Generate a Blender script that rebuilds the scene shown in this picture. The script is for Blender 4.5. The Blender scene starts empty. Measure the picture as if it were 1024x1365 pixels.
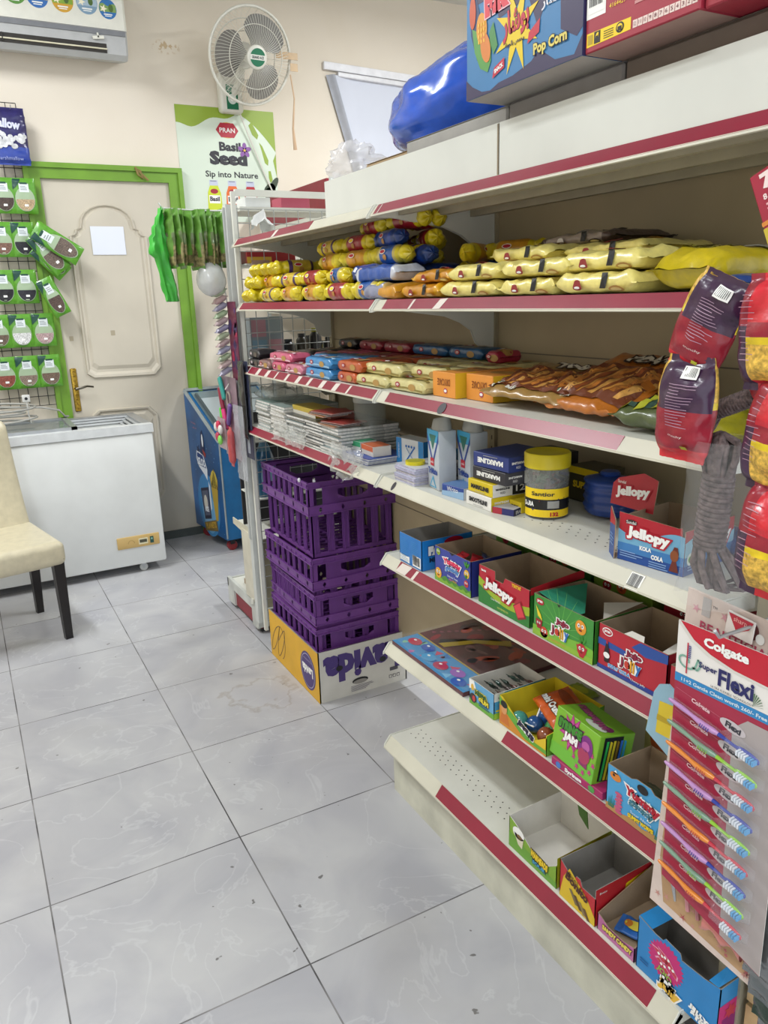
import bpy, math, random
from mathutils import Vector, Matrix, noise
from math import sin, cos, pi
random.seed(7)
SC = bpy.context.scene
COL = SC.collection

# ------------------------------------------------------------------ camera
cam = bpy.data.cameras.new('camera')
cam.sensor_width = 36.0
cam.lens = 1026.82 / 1365 * 36.0
cam.clip_start = 0.02
camo = bpy.data.objects.new('camera', cam)
COL.objects.link(camo)
R_ = Vector((0.87649618, -0.48038931, -0.03131369))
U_ = Vector((0.15607827, 0.22203588, 0.9624654))
F_ = Vector((0.45540533, 0.84848463, -0.26959194))
mw = Matrix((R_, U_, -F_)).transposed().to_4x4()
mw.translation = Vector((0.008036, -1.343175, 1.461691))
camo.matrix_world = mw
SC.camera = camo

# ------------------------------------------------------------------ world, lamps, exposure
w = bpy.data.worlds.new('daylight_street')
SC.world = w
w.use_nodes = True
w.node_tree.nodes['Background'].inputs[0].default_value = (0.86, 0.93, 1.0, 1)
w.node_tree.nodes['Background'].inputs[1].default_value = 1.3
SC.view_settings.view_transform = 'Standard'
SC.view_settings.look = 'None'
SC.view_settings.exposure = 0.5
SC.view_settings.gamma = 1.0
SC.view_settings.use_curve_mapping = False
def area(name, loc, sx, sy, power, color=(0.95, 0.98, 1.0)):
    l = bpy.data.lights.new(name, 'AREA'); l.shape = 'RECTANGLE'; l.size = sx; l.size_y = sy
    l.energy = power; l.color = color
    o = bpy.data.objects.new(name, l); COL.objects.link(o); o.location = loc
    return o
LAMPS = [(-0.75, -1.3, 26), (-0.35, 1.9, 46), (2.7, 1.6, 52)]
for lx, ly, pw in LAMPS:
    area('ceiling_lamp_light', (lx, ly, 3.2), 0.18, 1.25, pw)

# ------------------------------------------------------------------ materials
def srgb(c):
    if isinstance(c, str):
        c = c.lstrip('#'); c = tuple(int(c[i:i+2], 16) / 255 for i in (0, 2, 4))
    return tuple((x / 12.92 if x <= 0.04045 else ((x + 0.055) / 1.055) ** 2.4) for x in c)
MC = {}
def M(col, rough=0.55, metal=0.0, trans=0.0, alpha=1.0, var=0.06, bump=0.0, scale=18.0, coat=0.0, name=None):
    key = (col, rough, metal, trans, alpha, var, bump, scale, coat)
    if key in MC: return MC[key]
    m = bpy.data.materials.new(name or 'mat'); m.use_nodes = True
    nt = m.node_tree; b = nt.nodes['Principled BSDF']
    c = srgb(col)
    b.inputs['Base Color'].default_value = (*c, 1); b.inputs['Roughness'].default_value = rough
    b.inputs['Metallic'].default_value = metal
    if trans: b.inputs['Transmission Weight'].default_value = trans; b.inputs['IOR'].default_value = 1.3
    if alpha < 1: b.inputs['Alpha'].default_value = alpha
    if coat: b.inputs['Coat Weight'].default_value = coat; b.inputs['Coat Roughness'].default_value = 0.1
    if var or bump:
        tc = nt.nodes.new('ShaderNodeTexCoord'); n = nt.nodes.new('ShaderNodeTexNoise')
        n.inputs['Scale'].default_value = scale; n.inputs['Detail'].default_value = 4
        nt.links.new(tc.outputs['Object'], n.inputs['Vector'])
        if var:
            r = nt.nodes.new('ShaderNodeValToRGB')
            r.color_ramp.elements[0].position = 0.3; r.color_ramp.elements[1].position = 0.7
            r.color_ramp.elements[0].color = (*[x * (1 - var * 1.6) for x in c], 1)
            r.color_ramp.elements[1].color = (*[min(1, x * (1 + var)) for x in c], 1)
            nt.links.new(n.outputs['Fac'], r.inputs['Fac']); nt.links.new(r.outputs['Color'], b.inputs['Base Color'])
        if bump:
            bp = nt.nodes.new('ShaderNodeBump'); bp.inputs['Strength'].default_value = bump; bp.inputs['Distance'].default_value = 0.004
            nt.links.new(n.outputs['Fac'], bp.inputs['Height']); nt.links.new(bp.outputs['Normal'], b.inputs['Normal'])
    MC[key] = m
    return m
def ink(col, rough=0.45): return M(col, rough, var=0.0)
def foil(col): return M(col, 0.32, var=0.1, bump=0.35, scale=55, coat=0.25)
def clear(col='#eef2f4', alpha=0.22): return M(col, 0.12, var=0.0, alpha=alpha, coat=0.5)
WHITE_METAL = M('#d9d9cf', 0.42, var=0.05, scale=7)
CREAM_METAL = M('#cdcab8', 0.45, var=0.06, scale=6)
PANEL = M('#b0a182', 0.6, var=0.05, scale=4)
RED = M('#8c2238', 0.34, var=0.06, scale=9)
CARD = M('#a08a70', 0.8, var=0.08)
GREYCARD = M('#8d8983', 0.8, var=0.08)
WCARD = M('#dcd8cf', 0.7, var=0.04)
STEEL = M('#b9bcbe', 0.35, 0.7, var=0.04)
BLACK = M('#16161a', 0.5, var=0.04)
WHITE = ink('#f2f2ee')

# ------------------------------------------------------------------ mesh builder
TXT = {}
def text_geo(s, bold):
    k = (s, bold)
    if k not in TXT:
        c = bpy.data.curves.new('t', 'FONT'); c.body = s; c.size = 1; c.resolution_u = 2; c.offset = bold
        o = bpy.data.objects.new('t', c); COL.objects.link(o); bpy.context.view_layer.update()
        ev = o.evaluated_get(bpy.context.evaluated_depsgraph_get()); m = ev.to_mesh()
        vs = [(v.co.x, v.co.y) for v in m.vertices]; fs = [tuple(p.vertices) for p in m.polygons]
        ev.to_mesh_clear(); bpy.data.objects.remove(o); bpy.data.curves.remove(c)
        TXT[k] = (vs, fs)
    return TXT[k]
class MB:
    def __init__(s): s.v = []; s.f = []; s.m = []; s.mats = []; s.X = Matrix()
    def mi(s, m):
        if m not in s.mats: s.mats.append(m)
        return s.mats.index(m)
    def add(s, vs, fs, mat):
        n = len(s.v); X = s.X
        s.v += [tuple(X @ Vector(p)) for p in vs]
        if isinstance(mat, list):
            for f, mm in zip(fs, mat): s.f.append(tuple(i + n for i in f)); s.m.append(s.mi(mm))
        else:
            k = s.mi(mat)
            for f in fs: s.f.append(tuple(i + n for i in f)); s.m.append(k)
    def box(s, a, b, mat, front=None, inner=None):
        (x0, y0, z0), (x1, y1, z1) = a, b
        vs = [(x0,y0,z0),(x1,y0,z0),(x1,y1,z0),(x0,y1,z0),(x0,y0,z1),(x1,y0,z1),(x1,y1,z1),(x0,y1,z1)]
        s.add(vs, [(0,3,2,1),(4,5,6,7),(0,1,5,4),(1,2,6,5),(2,3,7,6),(3,0,4,7)], mat)
    def bbox(s, a, b, mat, r=0.005, seg=3):
        # box with rounded vertical and horizontal edges (superellipsoid-like bevel)
        cx, cy, cz = [(p + q) / 2 for p, q in zip(a, b)]; hx, hy, hz = [abs(q - p) / 2 for p, q in zip(a, b)]
        r = min(r, hx, hy, hz)
        def ring(z, ins):
            out = []
            for sx, sy, a0 in ((1,1,0),(-1,1,90),(-1,-1,180),(1,-1,270)):
                for k in range(seg + 1):
                    t = math.radians(a0 + 90 * k / seg)
                    out.append((cx + sx * (hx - r) + (r - ins) * cos(t), cy + sy * (hy - r) + (r - ins) * sin(t), z))
            return out
        rings = []
        for k in range(seg + 1):
            t = pi / 2 * k / seg; rings.append((cz - hz + r - r * cos(t), r - r * sin(t)))
        rings = rings + [(2 * cz - z, i) for z, i in rings[::-1]]
        vs = []; fs = []; n = 4 * (seg + 1)
        for z, i in rings: vs += ring(z, i * 0.999)
        for j in range(len(rings) - 1):
            for k in range(n): fs.append((j*n+k, j*n+(k+1)%n, (j+1)*n+(k+1)%n, (j+1)*n+k))
        fs.append(tuple(range(n))[::-1]); fs.append(tuple(range((len(rings)-1)*n, len(rings)*n)))
        s.add(vs, fs, mat)
    def tube(s, pts, r, mat, n=8, closed=False, caps=True):
        pts = [Vector(p) for p in pts]; vs = []; fs = []; L = len(pts)
        rr = r if isinstance(r, (list, tuple)) else [r] * L
        prev = None
        for i, p in enumerate(pts):
            if closed: t = pts[(i+1) % L] - pts[i-1]
            else: t = pts[min(i+1, L-1)] - pts[max(i-1, 0)]
            t = t.normalized() if t.length > 1e-9 else Vector((0,0,1))
            if prev is None:
                a = Vector((0,0,1)) if abs(t.z) < 0.9 else Vector((1,0,0)); e = t.cross(a).normalized()
            else: e = (prev - t * prev.dot(t)).normalized()
            prev = e; g = t.cross(e)
            for k in range(n):
                q = 2*pi*k/n; vs.append(tuple(p + (e*cos(q) + g*sin(q)) * rr[i]))
        for i in range(L if closed else L-1):
            j = (i+1) % L
            for k in range(n): fs.append((i*n+k, i*n+(k+1)%n, j*n+(k+1)%n, j*n+k))
        if caps and not closed: fs.append(tuple(range(n))[::-1]); fs.append(tuple(range((L-1)*n, L*n)))
        s.add(vs, fs, mat)
    def lathe(s, prof, mat, n=24, c=(0,0,0)):
        vs = []; fs = []; ms = []; L = len(prof)
        for r, z in prof:
            for k in range(n): vs.append((c[0] + r*cos(2*pi*k/n), c[1] + r*sin(2*pi*k/n), c[2] + z))
        for i in range(L-1):
            for k in range(n):
                fs.append((i*n+k, i*n+(k+1)%n, (i+1)*n+(k+1)%n, (i+1)*n+k)); ms.append(mat[i] if isinstance(mat, list) else mat)
        if prof[0][0] > 1e-5: fs.append(tuple(range(n))[::-1]); ms.append(ms[0])
        if prof[-1][0] > 1e-5: fs.append(tuple(range((L-1)*n, L*n))); ms.append(ms[-1])
        s.add(vs, fs, ms)
    def prism(s, poly, o, u, v, th, mf, mb=None, ms=None):
        # polygon (a,b) in frame o,u,v; front at o, back at o - n*th
        o, u, v = Vector(o), Vector(u), Vector(v); n = u.cross(v).normalized(); L = len(poly)
        vs = [tuple(o + u*a + v*b) for a, b in poly] + [tuple(o + u*a + v*b - n*th) for a, b in poly]
        fs = [tuple(range(L)), tuple(range(2*L-1, L-1, -1))] + [(i, L+i, L+(i+1)%L, (i+1)%L) for i in range(L)]
        s.add(vs, fs, [mf, mb or mf] + [ms or mb or mf] * L)
    def surf(s, fn, nu, nv, mat, closed_u=False):
        vs = []; fs = []; ms = []
        for j in range(nv + 1):
            for i in range(nu + (0 if closed_u else 1)): vs.append(fn(i / nu, j / nv))
        w_ = nu if closed_u else nu + 1
        for j in range(nv):
            for i in range(nu):
                i2 = (i+1) % w_ if closed_u else i+1
                fs.append((j*w_+i, j*w_+i2, (j+1)*w_+i2, (j+1)*w_+i)); ms.append(mat((i+.5)/nu, (j+.5)/nv) if callable(mat) else mat)
        s.add(vs, fs, ms)
    def build(s, name, parent=None, smooth=0, loc=None, rz=0.0, rot=None):
        me = bpy.data.meshes.new(name); me.from_pydata(s.v, [], s.f)
        for m in s.mats: me.materials.append(m)
        me.polygons.foreach_set('material_index', s.m)
        if smooth:
            me.polygons.foreach_set('use_smooth', [True] * len(s.f))
            try: me.set_sharp_from_angle(angle=math.radians(smooth))
            except Exception: pass
        me.update()
        o = bpy.data.objects.new(name, me); COL.objects.link(o)
        if parent: o.parent = parent
        if loc: o.location = loc
        o.rotation_euler = rot if rot else (0, 0, rz)
        return o
def tag(o, label=None, cat=None, group=None, kind=None):
    for k, val in (('label', label), ('category', cat), ('group', group), ('kind', kind)):
        if val: o[k] = val
    return o
def thing(name, label, cat, loc=(0,0,0), rz=0.0, group=None, rot=None):
    o = bpy.data.objects.new(name, None); COL.objects.link(o); o.empty_display_size = 0.05
    o.location = loc; o.rotation_euler = rot if rot else (0, 0, rz)
    return tag(o, label, cat, group)
def copy_tree(o, loc=None, rz=None, label=None, parent=None, group=None):
    c = o.copy(); COL.objects.link(c)
    if parent: c.parent = parent
    if loc: c.location = loc
    if rz is not None: c.rotation_euler = (o.rotation_euler[0], o.rotation_euler[1], rz)
    if label: c['label'] = label
    if group: c['group'] = group
    for ch in list(o.children): copy_tree(ch, parent=c)
    return c
class Fr:
    """drawing frame on a surface: planar (o,u,v) or a mapping fn(a,b,off)."""
    def __init__(s, mb, o=None, u=None, v=None, fn=None, base=1):
        s.mb = mb; s.base = base
        s.curved = bool(fn)
        if fn: s.fn = fn
        else:
            o, u, v = Vector(o), Vector(u), Vector(v); n = u.cross(v).normalized()
            s.fn = lambda a, b, k: tuple(o + u*a + v*b + n*k)
    def geo(s, vs, fs, mat, lay):
        if s.curved:
            tris = []
            for f in fs:
                P = [vs[i] for i in f]
                if len(P) == 3: st = [tuple(P)]
                else:
                    c = (sum(p[0] for p in P)/len(P), sum(p[1] for p in P)/len(P)); st = [(P[i], P[(i+1) % len(P)], c) for i in range(len(P))]
                while st:
                    t = st.pop(); e = [math.dist(t[i], t[(i+1) % 3]) for i in range(3)]; m = max(e)
                    if m > 0.013:
                        i = e.index(m); a, b, c = t[i], t[(i+1) % 3], t[(i+2) % 3]; q = ((a[0]+b[0])/2, (a[1]+b[1])/2); st += [(a, q, c), (q, b, c)]
                    else: tris.append(t)
            s.mb.add([s.fn(a, b, lay * 0.00035) for t in tris for a, b in t], [(3*i, 3*i+1, 3*i+2) for i in range(len(tris))], mat); return
        s.mb.add([s.fn(a, b, lay * 0.00035) for a, b in vs], fs, mat)
    def poly(s, pts, mat, lay=1): s.geo(pts, [tuple(range(len(pts)))], mat, lay)
    def rect(s, a0, b0, a1, b1, mat, lay=1): s.poly([(a0,b0),(a1,b0),(a1,b1),(a0,b1)], mat, lay)
    def ell(s, ca, cb, ra, rb, mat, lay=1, n=20, rot=0.0):
        c_, s_ = cos(rot), sin(rot)
        s.poly([(ca + ra*cos(2*pi*k/n)*c_ - rb*sin(2*pi*k/n)*s_, cb + ra*cos(2*pi*k/n)*s_ + rb*sin(2*pi*k/n)*c_) for k in range(n)], mat, lay)
    def star(s, ca, cb, r1, r2, n, mat, lay=1, rot=0.0, sx=1.0):
        vs = [(ca, cb)]
        for k in range(2*n):
            r = r1 if k % 2 == 0 else r2; t = rot + pi*k/n; vs.append((ca + sx*r*cos(t), cb + r*sin(t)))
        s.geo(vs, [(0, k+1, (k+1) % (2*n) + 1) for k in range(2*n)], mat, lay)
    def wave(s, a0, a1, b0, f, mat, lay=1, n=16):
        # area between b0 and f(a)
        vs = []
        for i in range(n+1):
            a = a0 + (a1-a0)*i/n; vs += [(a, b0), (a, f(a))]
        up = f((a0+a1)/2) > b0
        s.geo(vs, [((2*i, 2*i+2, 2*i+3, 2*i+1) if up else (2*i+1, 2*i+3, 2*i+2, 2*i)) for i in range(n)], mat, lay)
    def text(s, t, ca, cb, w, mat, lay=3, h=None, rot=0.0, bold=0.0, out=None, outw=0.05, arc=0.0, flip=False):
        vs, fs = text_geo(t, bold)
        if not vs: return
        xs = [p[0] for p in vs]; ys = [p[1] for p in vs]; x0, x1, y0, y1 = min(xs), max(xs), min(ys), max(ys)
        k = w / (x1-x0); ky = (h / (y1-y0)) if h else k
        def tr(vs):
            r = []
            for x, y in vs:
                a = (x - (x0+x1)/2) * k; b = (y - (y0+y1)/2) * ky
                b -= arc * (2*a/w)**2 * w
                if flip: a, b = -a, -b
                r.append((ca + a*cos(rot) - b*sin(rot), cb + a*sin(rot) + b*cos(rot)))
            return r
        if out:
            v2, f2 = text_geo(t, bold + outw); s.geo(tr(v2), f2, out, lay - 1)
        s.geo(tr(vs), fs, mat, lay)
    def lines(s, a0, b0, w, n, dh, mat, lay=2, rnd=None):
        rnd = rnd or random.Random(n * 7 + int(w * 1e4))
        for i in range(n):
            ww = w * rnd.uniform(0.6, 1.0); s.rect(a0, b0 - i*dh - dh*0.45, a0 + ww, b0 - i*dh, mat, lay)
    def barcode(s, a0, b0, a1, b1, lay=2, vertical=True):
        s.rect(a0, b0, a1, b1, WHITE, lay); r = random.Random(5); a = a0 + (a1-a0)*0.08
        while a < a1 - (a1-a0)*0.1:
            ww = (a1-a0) * r.choice([0.02, 0.035, 0.05]); s.rect(a, b0 + (b1-b0)*0.15, a+ww, b1 - (b1-b0)*0.06, BLK, lay+1); a += ww + (a1-a0)*r.choice([0.025, 0.04])
BLK = ink('#141416'); NAVY = ink('#26235c'); CRIM = ink('#b4142c'); YEL = ink('#f2d01c'); GRN = ink('#5e9a2c')
SKIN = ink('#e8a23a')
RZ = -pi / 2     # shelf goods: local -Y faces the aisle, local +X runs toward the camera

def wrapped(mb, L, W, T, mat, p=2.6, fin=0.012, tr=None, wr=0.002, seed=0, ns=22, nt=20, finw=0.98, flat=False, sag=0.0):
    """sealed film pack lying along +X, width across Y, base at z=0. mat: material or fn(s,side) ; returns top mapping (a,b,off)"""
    tr = tr or T * 0.55
    def prof(a):
        e = min(a, L - a)
        if e <= fin: return 0.0012 / T, finw
        q = min(1.0, (e - fin) / tr); q = math.sqrt(max(0, 1 - (1-q)**2))
        return max(0.0012 / T, q), finw + (1 - finw) * q if finw <= 1 else finw - (finw - 1) * min(1, q*1.5)
    def z_c(a): return T / 2 + (sag * (a / L - 0.5) ** 2)
    def fn(i, j):
        a = L * j; tf, wf = prof(a); th = 2*pi*i
        c, s_ = cos(th), sin(th)
        y = W/2*wf*math.copysign(abs(c)**(2/p), c); z = T/2*tf*math.copysign(abs(s_)**(2/p), s_)
        e = min(a, L-a); am = wr * (1 + 1.5 * max(0, 1 - e / (tr*2 + fin)))
        nz = noise.noise(Vector((a*45 + seed*3.1, y*45, z*30 + seed)))*am
        zz = z_c(a) + z + nz * (1 if s_ > 0 else 0.3) * (0.3 if e <= fin else 1)
        if e <= fin: zz += 0.0012*sin(y*600)
        if flat: zz = max(zz, 0.0003)
        return (a, y + nz*0.5, zz)
    mb.surf(fn, nt, ns, mat, closed_u=True)
    def top(a, b, off):
        tf, wf = prof(min(max(a, 0), L)); q = min(0.999, abs(2*b/(W*wf)))
        zl = T/2*tf*(1 - q**p)**(1/p); e = min(a, L-a); am = wr * (1 + 1.5 * max(0, 1 - e / (tr*2 + fin))) * (0.3 if e <= fin else 1)
        nz = noise.noise(Vector((a*45 + seed*3.1, b*45, zl*30 + seed)))*am
        return (a, b, z_c(a) + zl + nz + off + 0.0009)
    return top
# ------------------------------------------------------------------ room shell
def node_mat(name):
    m = bpy.data.materials.new(name); m.use_nodes = True
    return m, m.node_tree, m.node_tree.nodes['Principled BSDF']
def mth(nt, op, a, b=None, c=None):
    n = nt.nodes.new('ShaderNodeMath'); n.operation = op
    for i, x in enumerate((a, b, c)):
        if x is None: continue
        if isinstance(x, (int, float)): n.inputs[i].default_value = x
        else: nt.links.new(x, n.inputs[i])
    return n.outputs[0]
def mixc(nt, f, a, b):
    n = nt.nodes.new('ShaderNodeMix'); n.data_type = 'RGBA'
    for s, x in ((0, f), (6, a), (7, b)):
        if isinstance(x, (int, float)): n.inputs[s].default_value = x
        elif isinstance(x, tuple): n.inputs[s].default_value = (*x, 1)
        else: nt.links.new(x, n.inputs[s])
    return n.outputs[2]
def ramp(nt, f, p0, p1, c0=(0,0,0), c1=(1,1,1)):
    r = nt.nodes.new('ShaderNodeValToRGB'); r.color_ramp.elements[0].position = p0; r.color_ramp.elements[1].position = p1
    r.color_ramp.elements[0].color = (*c0, 1); r.color_ramp.elements[1].color = (*c1, 1); nt.links.new(f, r.inputs[0]); return r.outputs[0]
def noi(nt, vec, sc, det=4, dist=0.0, ty='ShaderNodeTexNoise'):
    n = nt.nodes.new(ty); n.inputs['Scale'].default_value = sc
    if ty == 'ShaderNodeTexNoise': n.inputs['Detail'].default_value = det; n.inputs['Distortion'].default_value = dist
    nt.links.new(vec, n.inputs['Vector']); return n
def floor_mat():
    m, nt, b = node_mat('grey_marble_tile')
    g = nt.nodes.new('ShaderNodeNewGeometry'); P = g.outputs['Position']
    sx = nt.nodes.new('ShaderNodeSeparateXYZ'); nt.links.new(P, sx.inputs[0])
    def line(o):
        fx = mth(nt, 'FRACT', mth(nt, 'MULTIPLY', mth(nt, 'ADD', o, 10.0), 2.0))
        d = mth(nt, 'ABSOLUTE', mth(nt, 'SUBTRACT', fx, 0.5))
        return mth(nt, 'GREATER_THAN', d, 0.4962)
    gr = mth(nt, 'MAXIMUM', line(sx.outputs[0]), line(sx.outputs[1]))
    # per-tile id
    cx = mth(nt, 'FLOOR', mth(nt, 'MULTIPLY', mth(nt, 'ADD', sx.outputs[0], 10.0), 2.0)); cy = mth(nt, 'FLOOR', mth(nt, 'MULTIPLY', mth(nt, 'ADD', sx.outputs[1], 10.0), 2.0))
    cb = nt.nodes.new('ShaderNodeCombineXYZ'); nt.links.new(cx, cb.inputs[0]); nt.links.new(cy, cb.inputs[1])
    wn = nt.nodes.new('ShaderNodeTexWhiteNoise'); nt.links.new(cb.outputs[0], wn.inputs['Vector'])
    ad = nt.nodes.new('ShaderNodeVectorMath'); ad.operation = 'MULTIPLY_ADD'; nt.links.new(wn.outputs['Color'], ad.inputs[0]); ad.inputs[1].default_value = (5, 5, 5); nt.links.new(P, ad.inputs[2])
    V = ad.outputs[0]
    base = ramp(nt, noi(nt, V, 3.2, 6, 0.9).outputs['Fac'], 0.3, 0.7, srgb('#a6a6ac'), srgb('#bdbdbe'))
    vein = noi(nt, V, 2.6, 5, 1.8).outputs['Fac']
    vv = mth(nt, 'ABSOLUTE', mth(nt, 'SUBTRACT', vein, 0.5))
    vm = ramp(nt, vv, 0.0, 0.012, (1,1,1), (0,0,0))
    col = mixc(nt, mth(nt, 'MULTIPLY', vm, 0.28), base, srgb('#d6d8d8'))
    # scuffs and trodden spots
    sp = noi(nt, P, 26, 2).outputs['Fac']; sm = ramp(nt, sp, 0.735, 0.75)
    col = mixc(nt, mth(nt, 'MULTIPLY', sm, 0.8), col, srgb('#55524f'))
    st = noi(nt, P, 2.1, 5, 0.5).outputs['Fac']; col = mixc(nt, mth(nt, 'MULTIPLY', ramp(nt, st, 0.52, 0.75), 0.25), col, srgb('#9a9690'))
    # coffee stain in front of the crates
    d = nt.nodes.new('ShaderNodeVectorMath'); d.operation = 'DISTANCE'; nt.links.new(P, d.inputs[0]); d.inputs[1].default_value = (0.84, 1.25, 0)
    wob = mth(nt, 'ADD', d.outputs['Value'], mth(nt, 'MULTIPLY', noi(nt, P, 14, 3).outputs['Fac'], 0.22))
    ring = ramp(nt, mth(nt, 'ABSOLUTE', mth(nt, 'SUBTRACT', wob, 0.23)), 0.0, 0.014, (1,1,1), (0,0,0))
    col = mixc(nt, mth(nt, 'MULTIPLY', ring, 0.4), col, srgb('#8b7c6c'))
    gd = ramp(nt, noi(nt, P, 5, 3).outputs['Fac'], 0.4, 0.6, srgb('#4c4a4b'), srgb('#8d8b8b'))
    col = mixc(nt, gr, col, gd)
    nt.links.new(col, b.inputs['Base Color'])
    rg = ramp(nt, noi(nt, P, 7, 4).outputs['Fac'], 0.3, 0.7, (0.3,)*3, (0.42,)*3); nt.links.new(mth(nt, 'MAXIMUM', rg, mth(nt, 'MULTIPLY', gr, 0.8)), b.inputs['Roughness'])
    bp = nt.nodes.new('ShaderNodeBump'); bp.inputs['Strength'].default_value = 0.35; bp.inputs['Distance'].default_value = 0.002
    nt.links.new(mth(nt, 'SUBTRACT', 1.0, gr), bp.inputs['Height']); nt.links.new(bp.outputs[0], b.inputs['Normal'])
    return m
def wall_mat():
    m, nt, b = node_mat('cream_painted_plaster')
    g = nt.nodes.new('ShaderNodeNewGeometry'); P = g.outputs['Position']
    col = ramp(nt, noi(nt, P, 1.3, 5, 0.3).outputs['Fac'], 0.3, 0.7, srgb('#ddd2c0'), srgb('#e6ddcf'))
    d = nt.nodes.new('ShaderNodeVectorMath'); d.operation = 'DISTANCE'; nt.links.new(P, d.inputs[0]); mpp = nt.nodes.new('ShaderNodeVectorMath'); mpp.operation = 'MULTIPLY'; nt.links.new(P, mpp.inputs[0]); mpp.inputs[1].default_value = (1, 1, 2.2); nt.links.new(mpp.outputs[0], d.inputs[0]); d.inputs[1].default_value = (1.32, 3.52, 2.855*2.2)
    near = ramp(nt, d.outputs['Value'], 0.05, 0.09, (1,1,1), (0,0,0))
    chip = mth(nt, 'MULTIPLY', near, ramp(nt, noi(nt, P, 40, 4).outputs['Fac'], 0.52, 0.56))
    col = mixc(nt, mth(nt, 'MULTIPLY', chip, 0.6), col, srgb('#b08c50'))
    nt.links.new(col, b.inputs['Base Color']); b.inputs['Roughness'].default_value = 0.85
    bp = nt.nodes.new('ShaderNodeBump'); bp.inputs['Strength'].default_value = 0.12; bp.inputs['Distance'].default_value = 0.003
    nt.links.new(noi(nt, P, 60, 5).outputs['Fac'], bp.inputs['Height']); nt.links.new(bp.outputs[0], b.inputs['Normal'])
    return m
WALL = wall_mat()
def slab(name, a, b, mat):
    mb = MB(); mb.box(a, b, mat); return tag(mb.build(name), kind='structure')
slab('floor', (-2.0, -3.4, -0.1), (4.3, 3.62, 0), floor_mat())
slab('wall_back', (-2.0, 3.522, 0), (4.3, 3.62, 3.315), WALL)
slab('wall_left', (-2.1, -3.4, 0), (-2.0, 3.62, 3.315), WALL)
slab('wall_right', (4.3, -3.4, 0), (4.4, 3.62, 3.315), WALL)
slab('ceiling', (-2.1, -3.4, 3.315), (4.4, 3.62, 3.4), M('#cfcfcc', 0.8, var=0.03, scale=2))
slab('baseboard_back', (1.35, 3.508, 0), (4.3, 3.522, 0.08), M('#4d5452', 0.5))
slab('baseboard_door', (0.47, 3.488, 0), (1.35, 3.503, 0.05), M('#4d5452', 0.5))
for lx, ly, _p in LAMPS:
    mb = MB(); mb.bbox((lx-0.09, ly-0.64, 3.235), (lx+0.09, ly+0.64, 3.315), M('#e8e8e4', 0.4), 0.01)
    tag(mb.build('ceiling_lamp', smooth=40), 'slim white tube lamp fixture on the ceiling', 'lamp', 'ceiling tube lamps')

# door with arched panels, green painted architrave
LEAF = M('#c6beae', 0.5, var=0.05, scale=3)
GP = M('#6f9a2b', 0.42, var=0.08, scale=8)
mb = MB(); mb.box((0.555, 3.505, 0.0), (1.25, 3.5225, 2.14), LEAF)
door = tag(mb.build('door_1'), kind='structure')
def arch_outline():
    pts = [(0.665, 1.075), (0.70, 1.05), (1.055, 1.045), (1.095, 1.085), (1.095, 1.84)]
    pts += [(1.095 - 0.035*sin(t)*1.0, 1.84 + 0.035*(1-cos(t))) for t in (0.6, 1.1, 1.57)]
    pts += [(1.035, 1.885)]
    for k in range(11):
        t = pi * k / 10; pts.append((0.88 + 0.15*cos(t), 1.905 + 0.105*sin(t)))
    pts += [(0.725, 1.885)]
    pts += [(0.665 + 0.035*sin(t)*1.0, 1.84 + 0.035*(1-cos(t))) for t in (1.57, 1.1, 0.6)]
    pts += [(0.665, 1.84)]
    return pts
def molding(mb, pts, y, mat, wd=0.024):
    n = len(pts); cx = sum(p[0] for p in pts)/n; cz = sum(p[1] for p in pts)/n
    sx = (max(p[0] for p in pts)-min(p[0] for p in pts))/2; sz = (max(p[1] for p in pts)-min(p[1] for p in pts))/2
    rings = []
    for ins, dy in ((0, 0), (0.003, -0.014), (wd*0.5, -0.012), (wd*0.9, -0.0005), (wd*1.3, -0.0005), (wd*1.9, -0.010)):
        rings.append([(cx + (p[0]-cx)*(1-ins/sx), y + dy, cz + (p[1]-cz)*(1-ins/sz)) for p in pts])
    vs = sum(rings, []); fs = []
    for j in range(len(rings)-1):
        for k in range(n): fs.append((j*n+k, j*n+(k+1)%n, (j+1)*n+(k+1)%n, (j+1)*n+k))
    fs.append(tuple(range((len(rings)-1)*n, len(rings)*n)))
    mb.add(vs, fs, mat)
for a, b, w_ in ((0.595, 1.27, 0.022), (0.825, 1.29, 0.024)):
    mb = MB(); mb.box((a, 3.4938 if a > .7 else 3.504, b), (a+w_, 3.4945 if a > .7 else 3.5048, b+w_*1.2), ink('#a79c86', 0.7)); mb.build('tape_remnant', door)
mb = MB(); mb.tube([(1.065, 3.47, 2.21), (1.075, 3.465, 2.17), (1.10, 3.468, 2.15), (1.09, 3.466, 2.19), (1.062, 3.466, 2.205), (1.13, 3.468, 2.142)], 0.006, M('#8f7a4a', 0.8), 6); mb.build('twine_knot', door)
mb = MB(); molding(mb, arch_outline(), 3.505, LEAF)
mb.build('door_panel', door)
lo = [(0.66, 0.30), (0.69, 0.27), (1.01, 0.27), (1.045, 0.31), (1.045, 0.81)] + [(1.0, 0.86), (0.70, 0.865), (0.66, 0.83)]
mb = MB(); molding(mb, lo, 3.505, LEAF); mb.build('door_panel', door)
mb = MB()
for (a, b) in (((0.475, 0.0), (0.555, 2.216)), ((1.25, 0.0), (1.33, 2.216)), ((0.555, 2.136), (1.25, 2.216))):
    mb.box((a[0], 3.485, a[1]), (b[0], 3.522, b[1]), GP)
for (a, b) in (((0.475, 0.0), (0.50, 2.216)), ((1.305, 0.0), (1.33, 2.216)), ((0.50, 2.19), (1.305, 2.216))):
    mb.box((a[0], 3.472, a[1]), (b[0], 3.486, b[1]), GP)
mb.build('door_frame', door)
BRASS = M('#b9963c', 0.3, 0.85, var=0.3, bump=0.3, scale=90)
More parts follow.
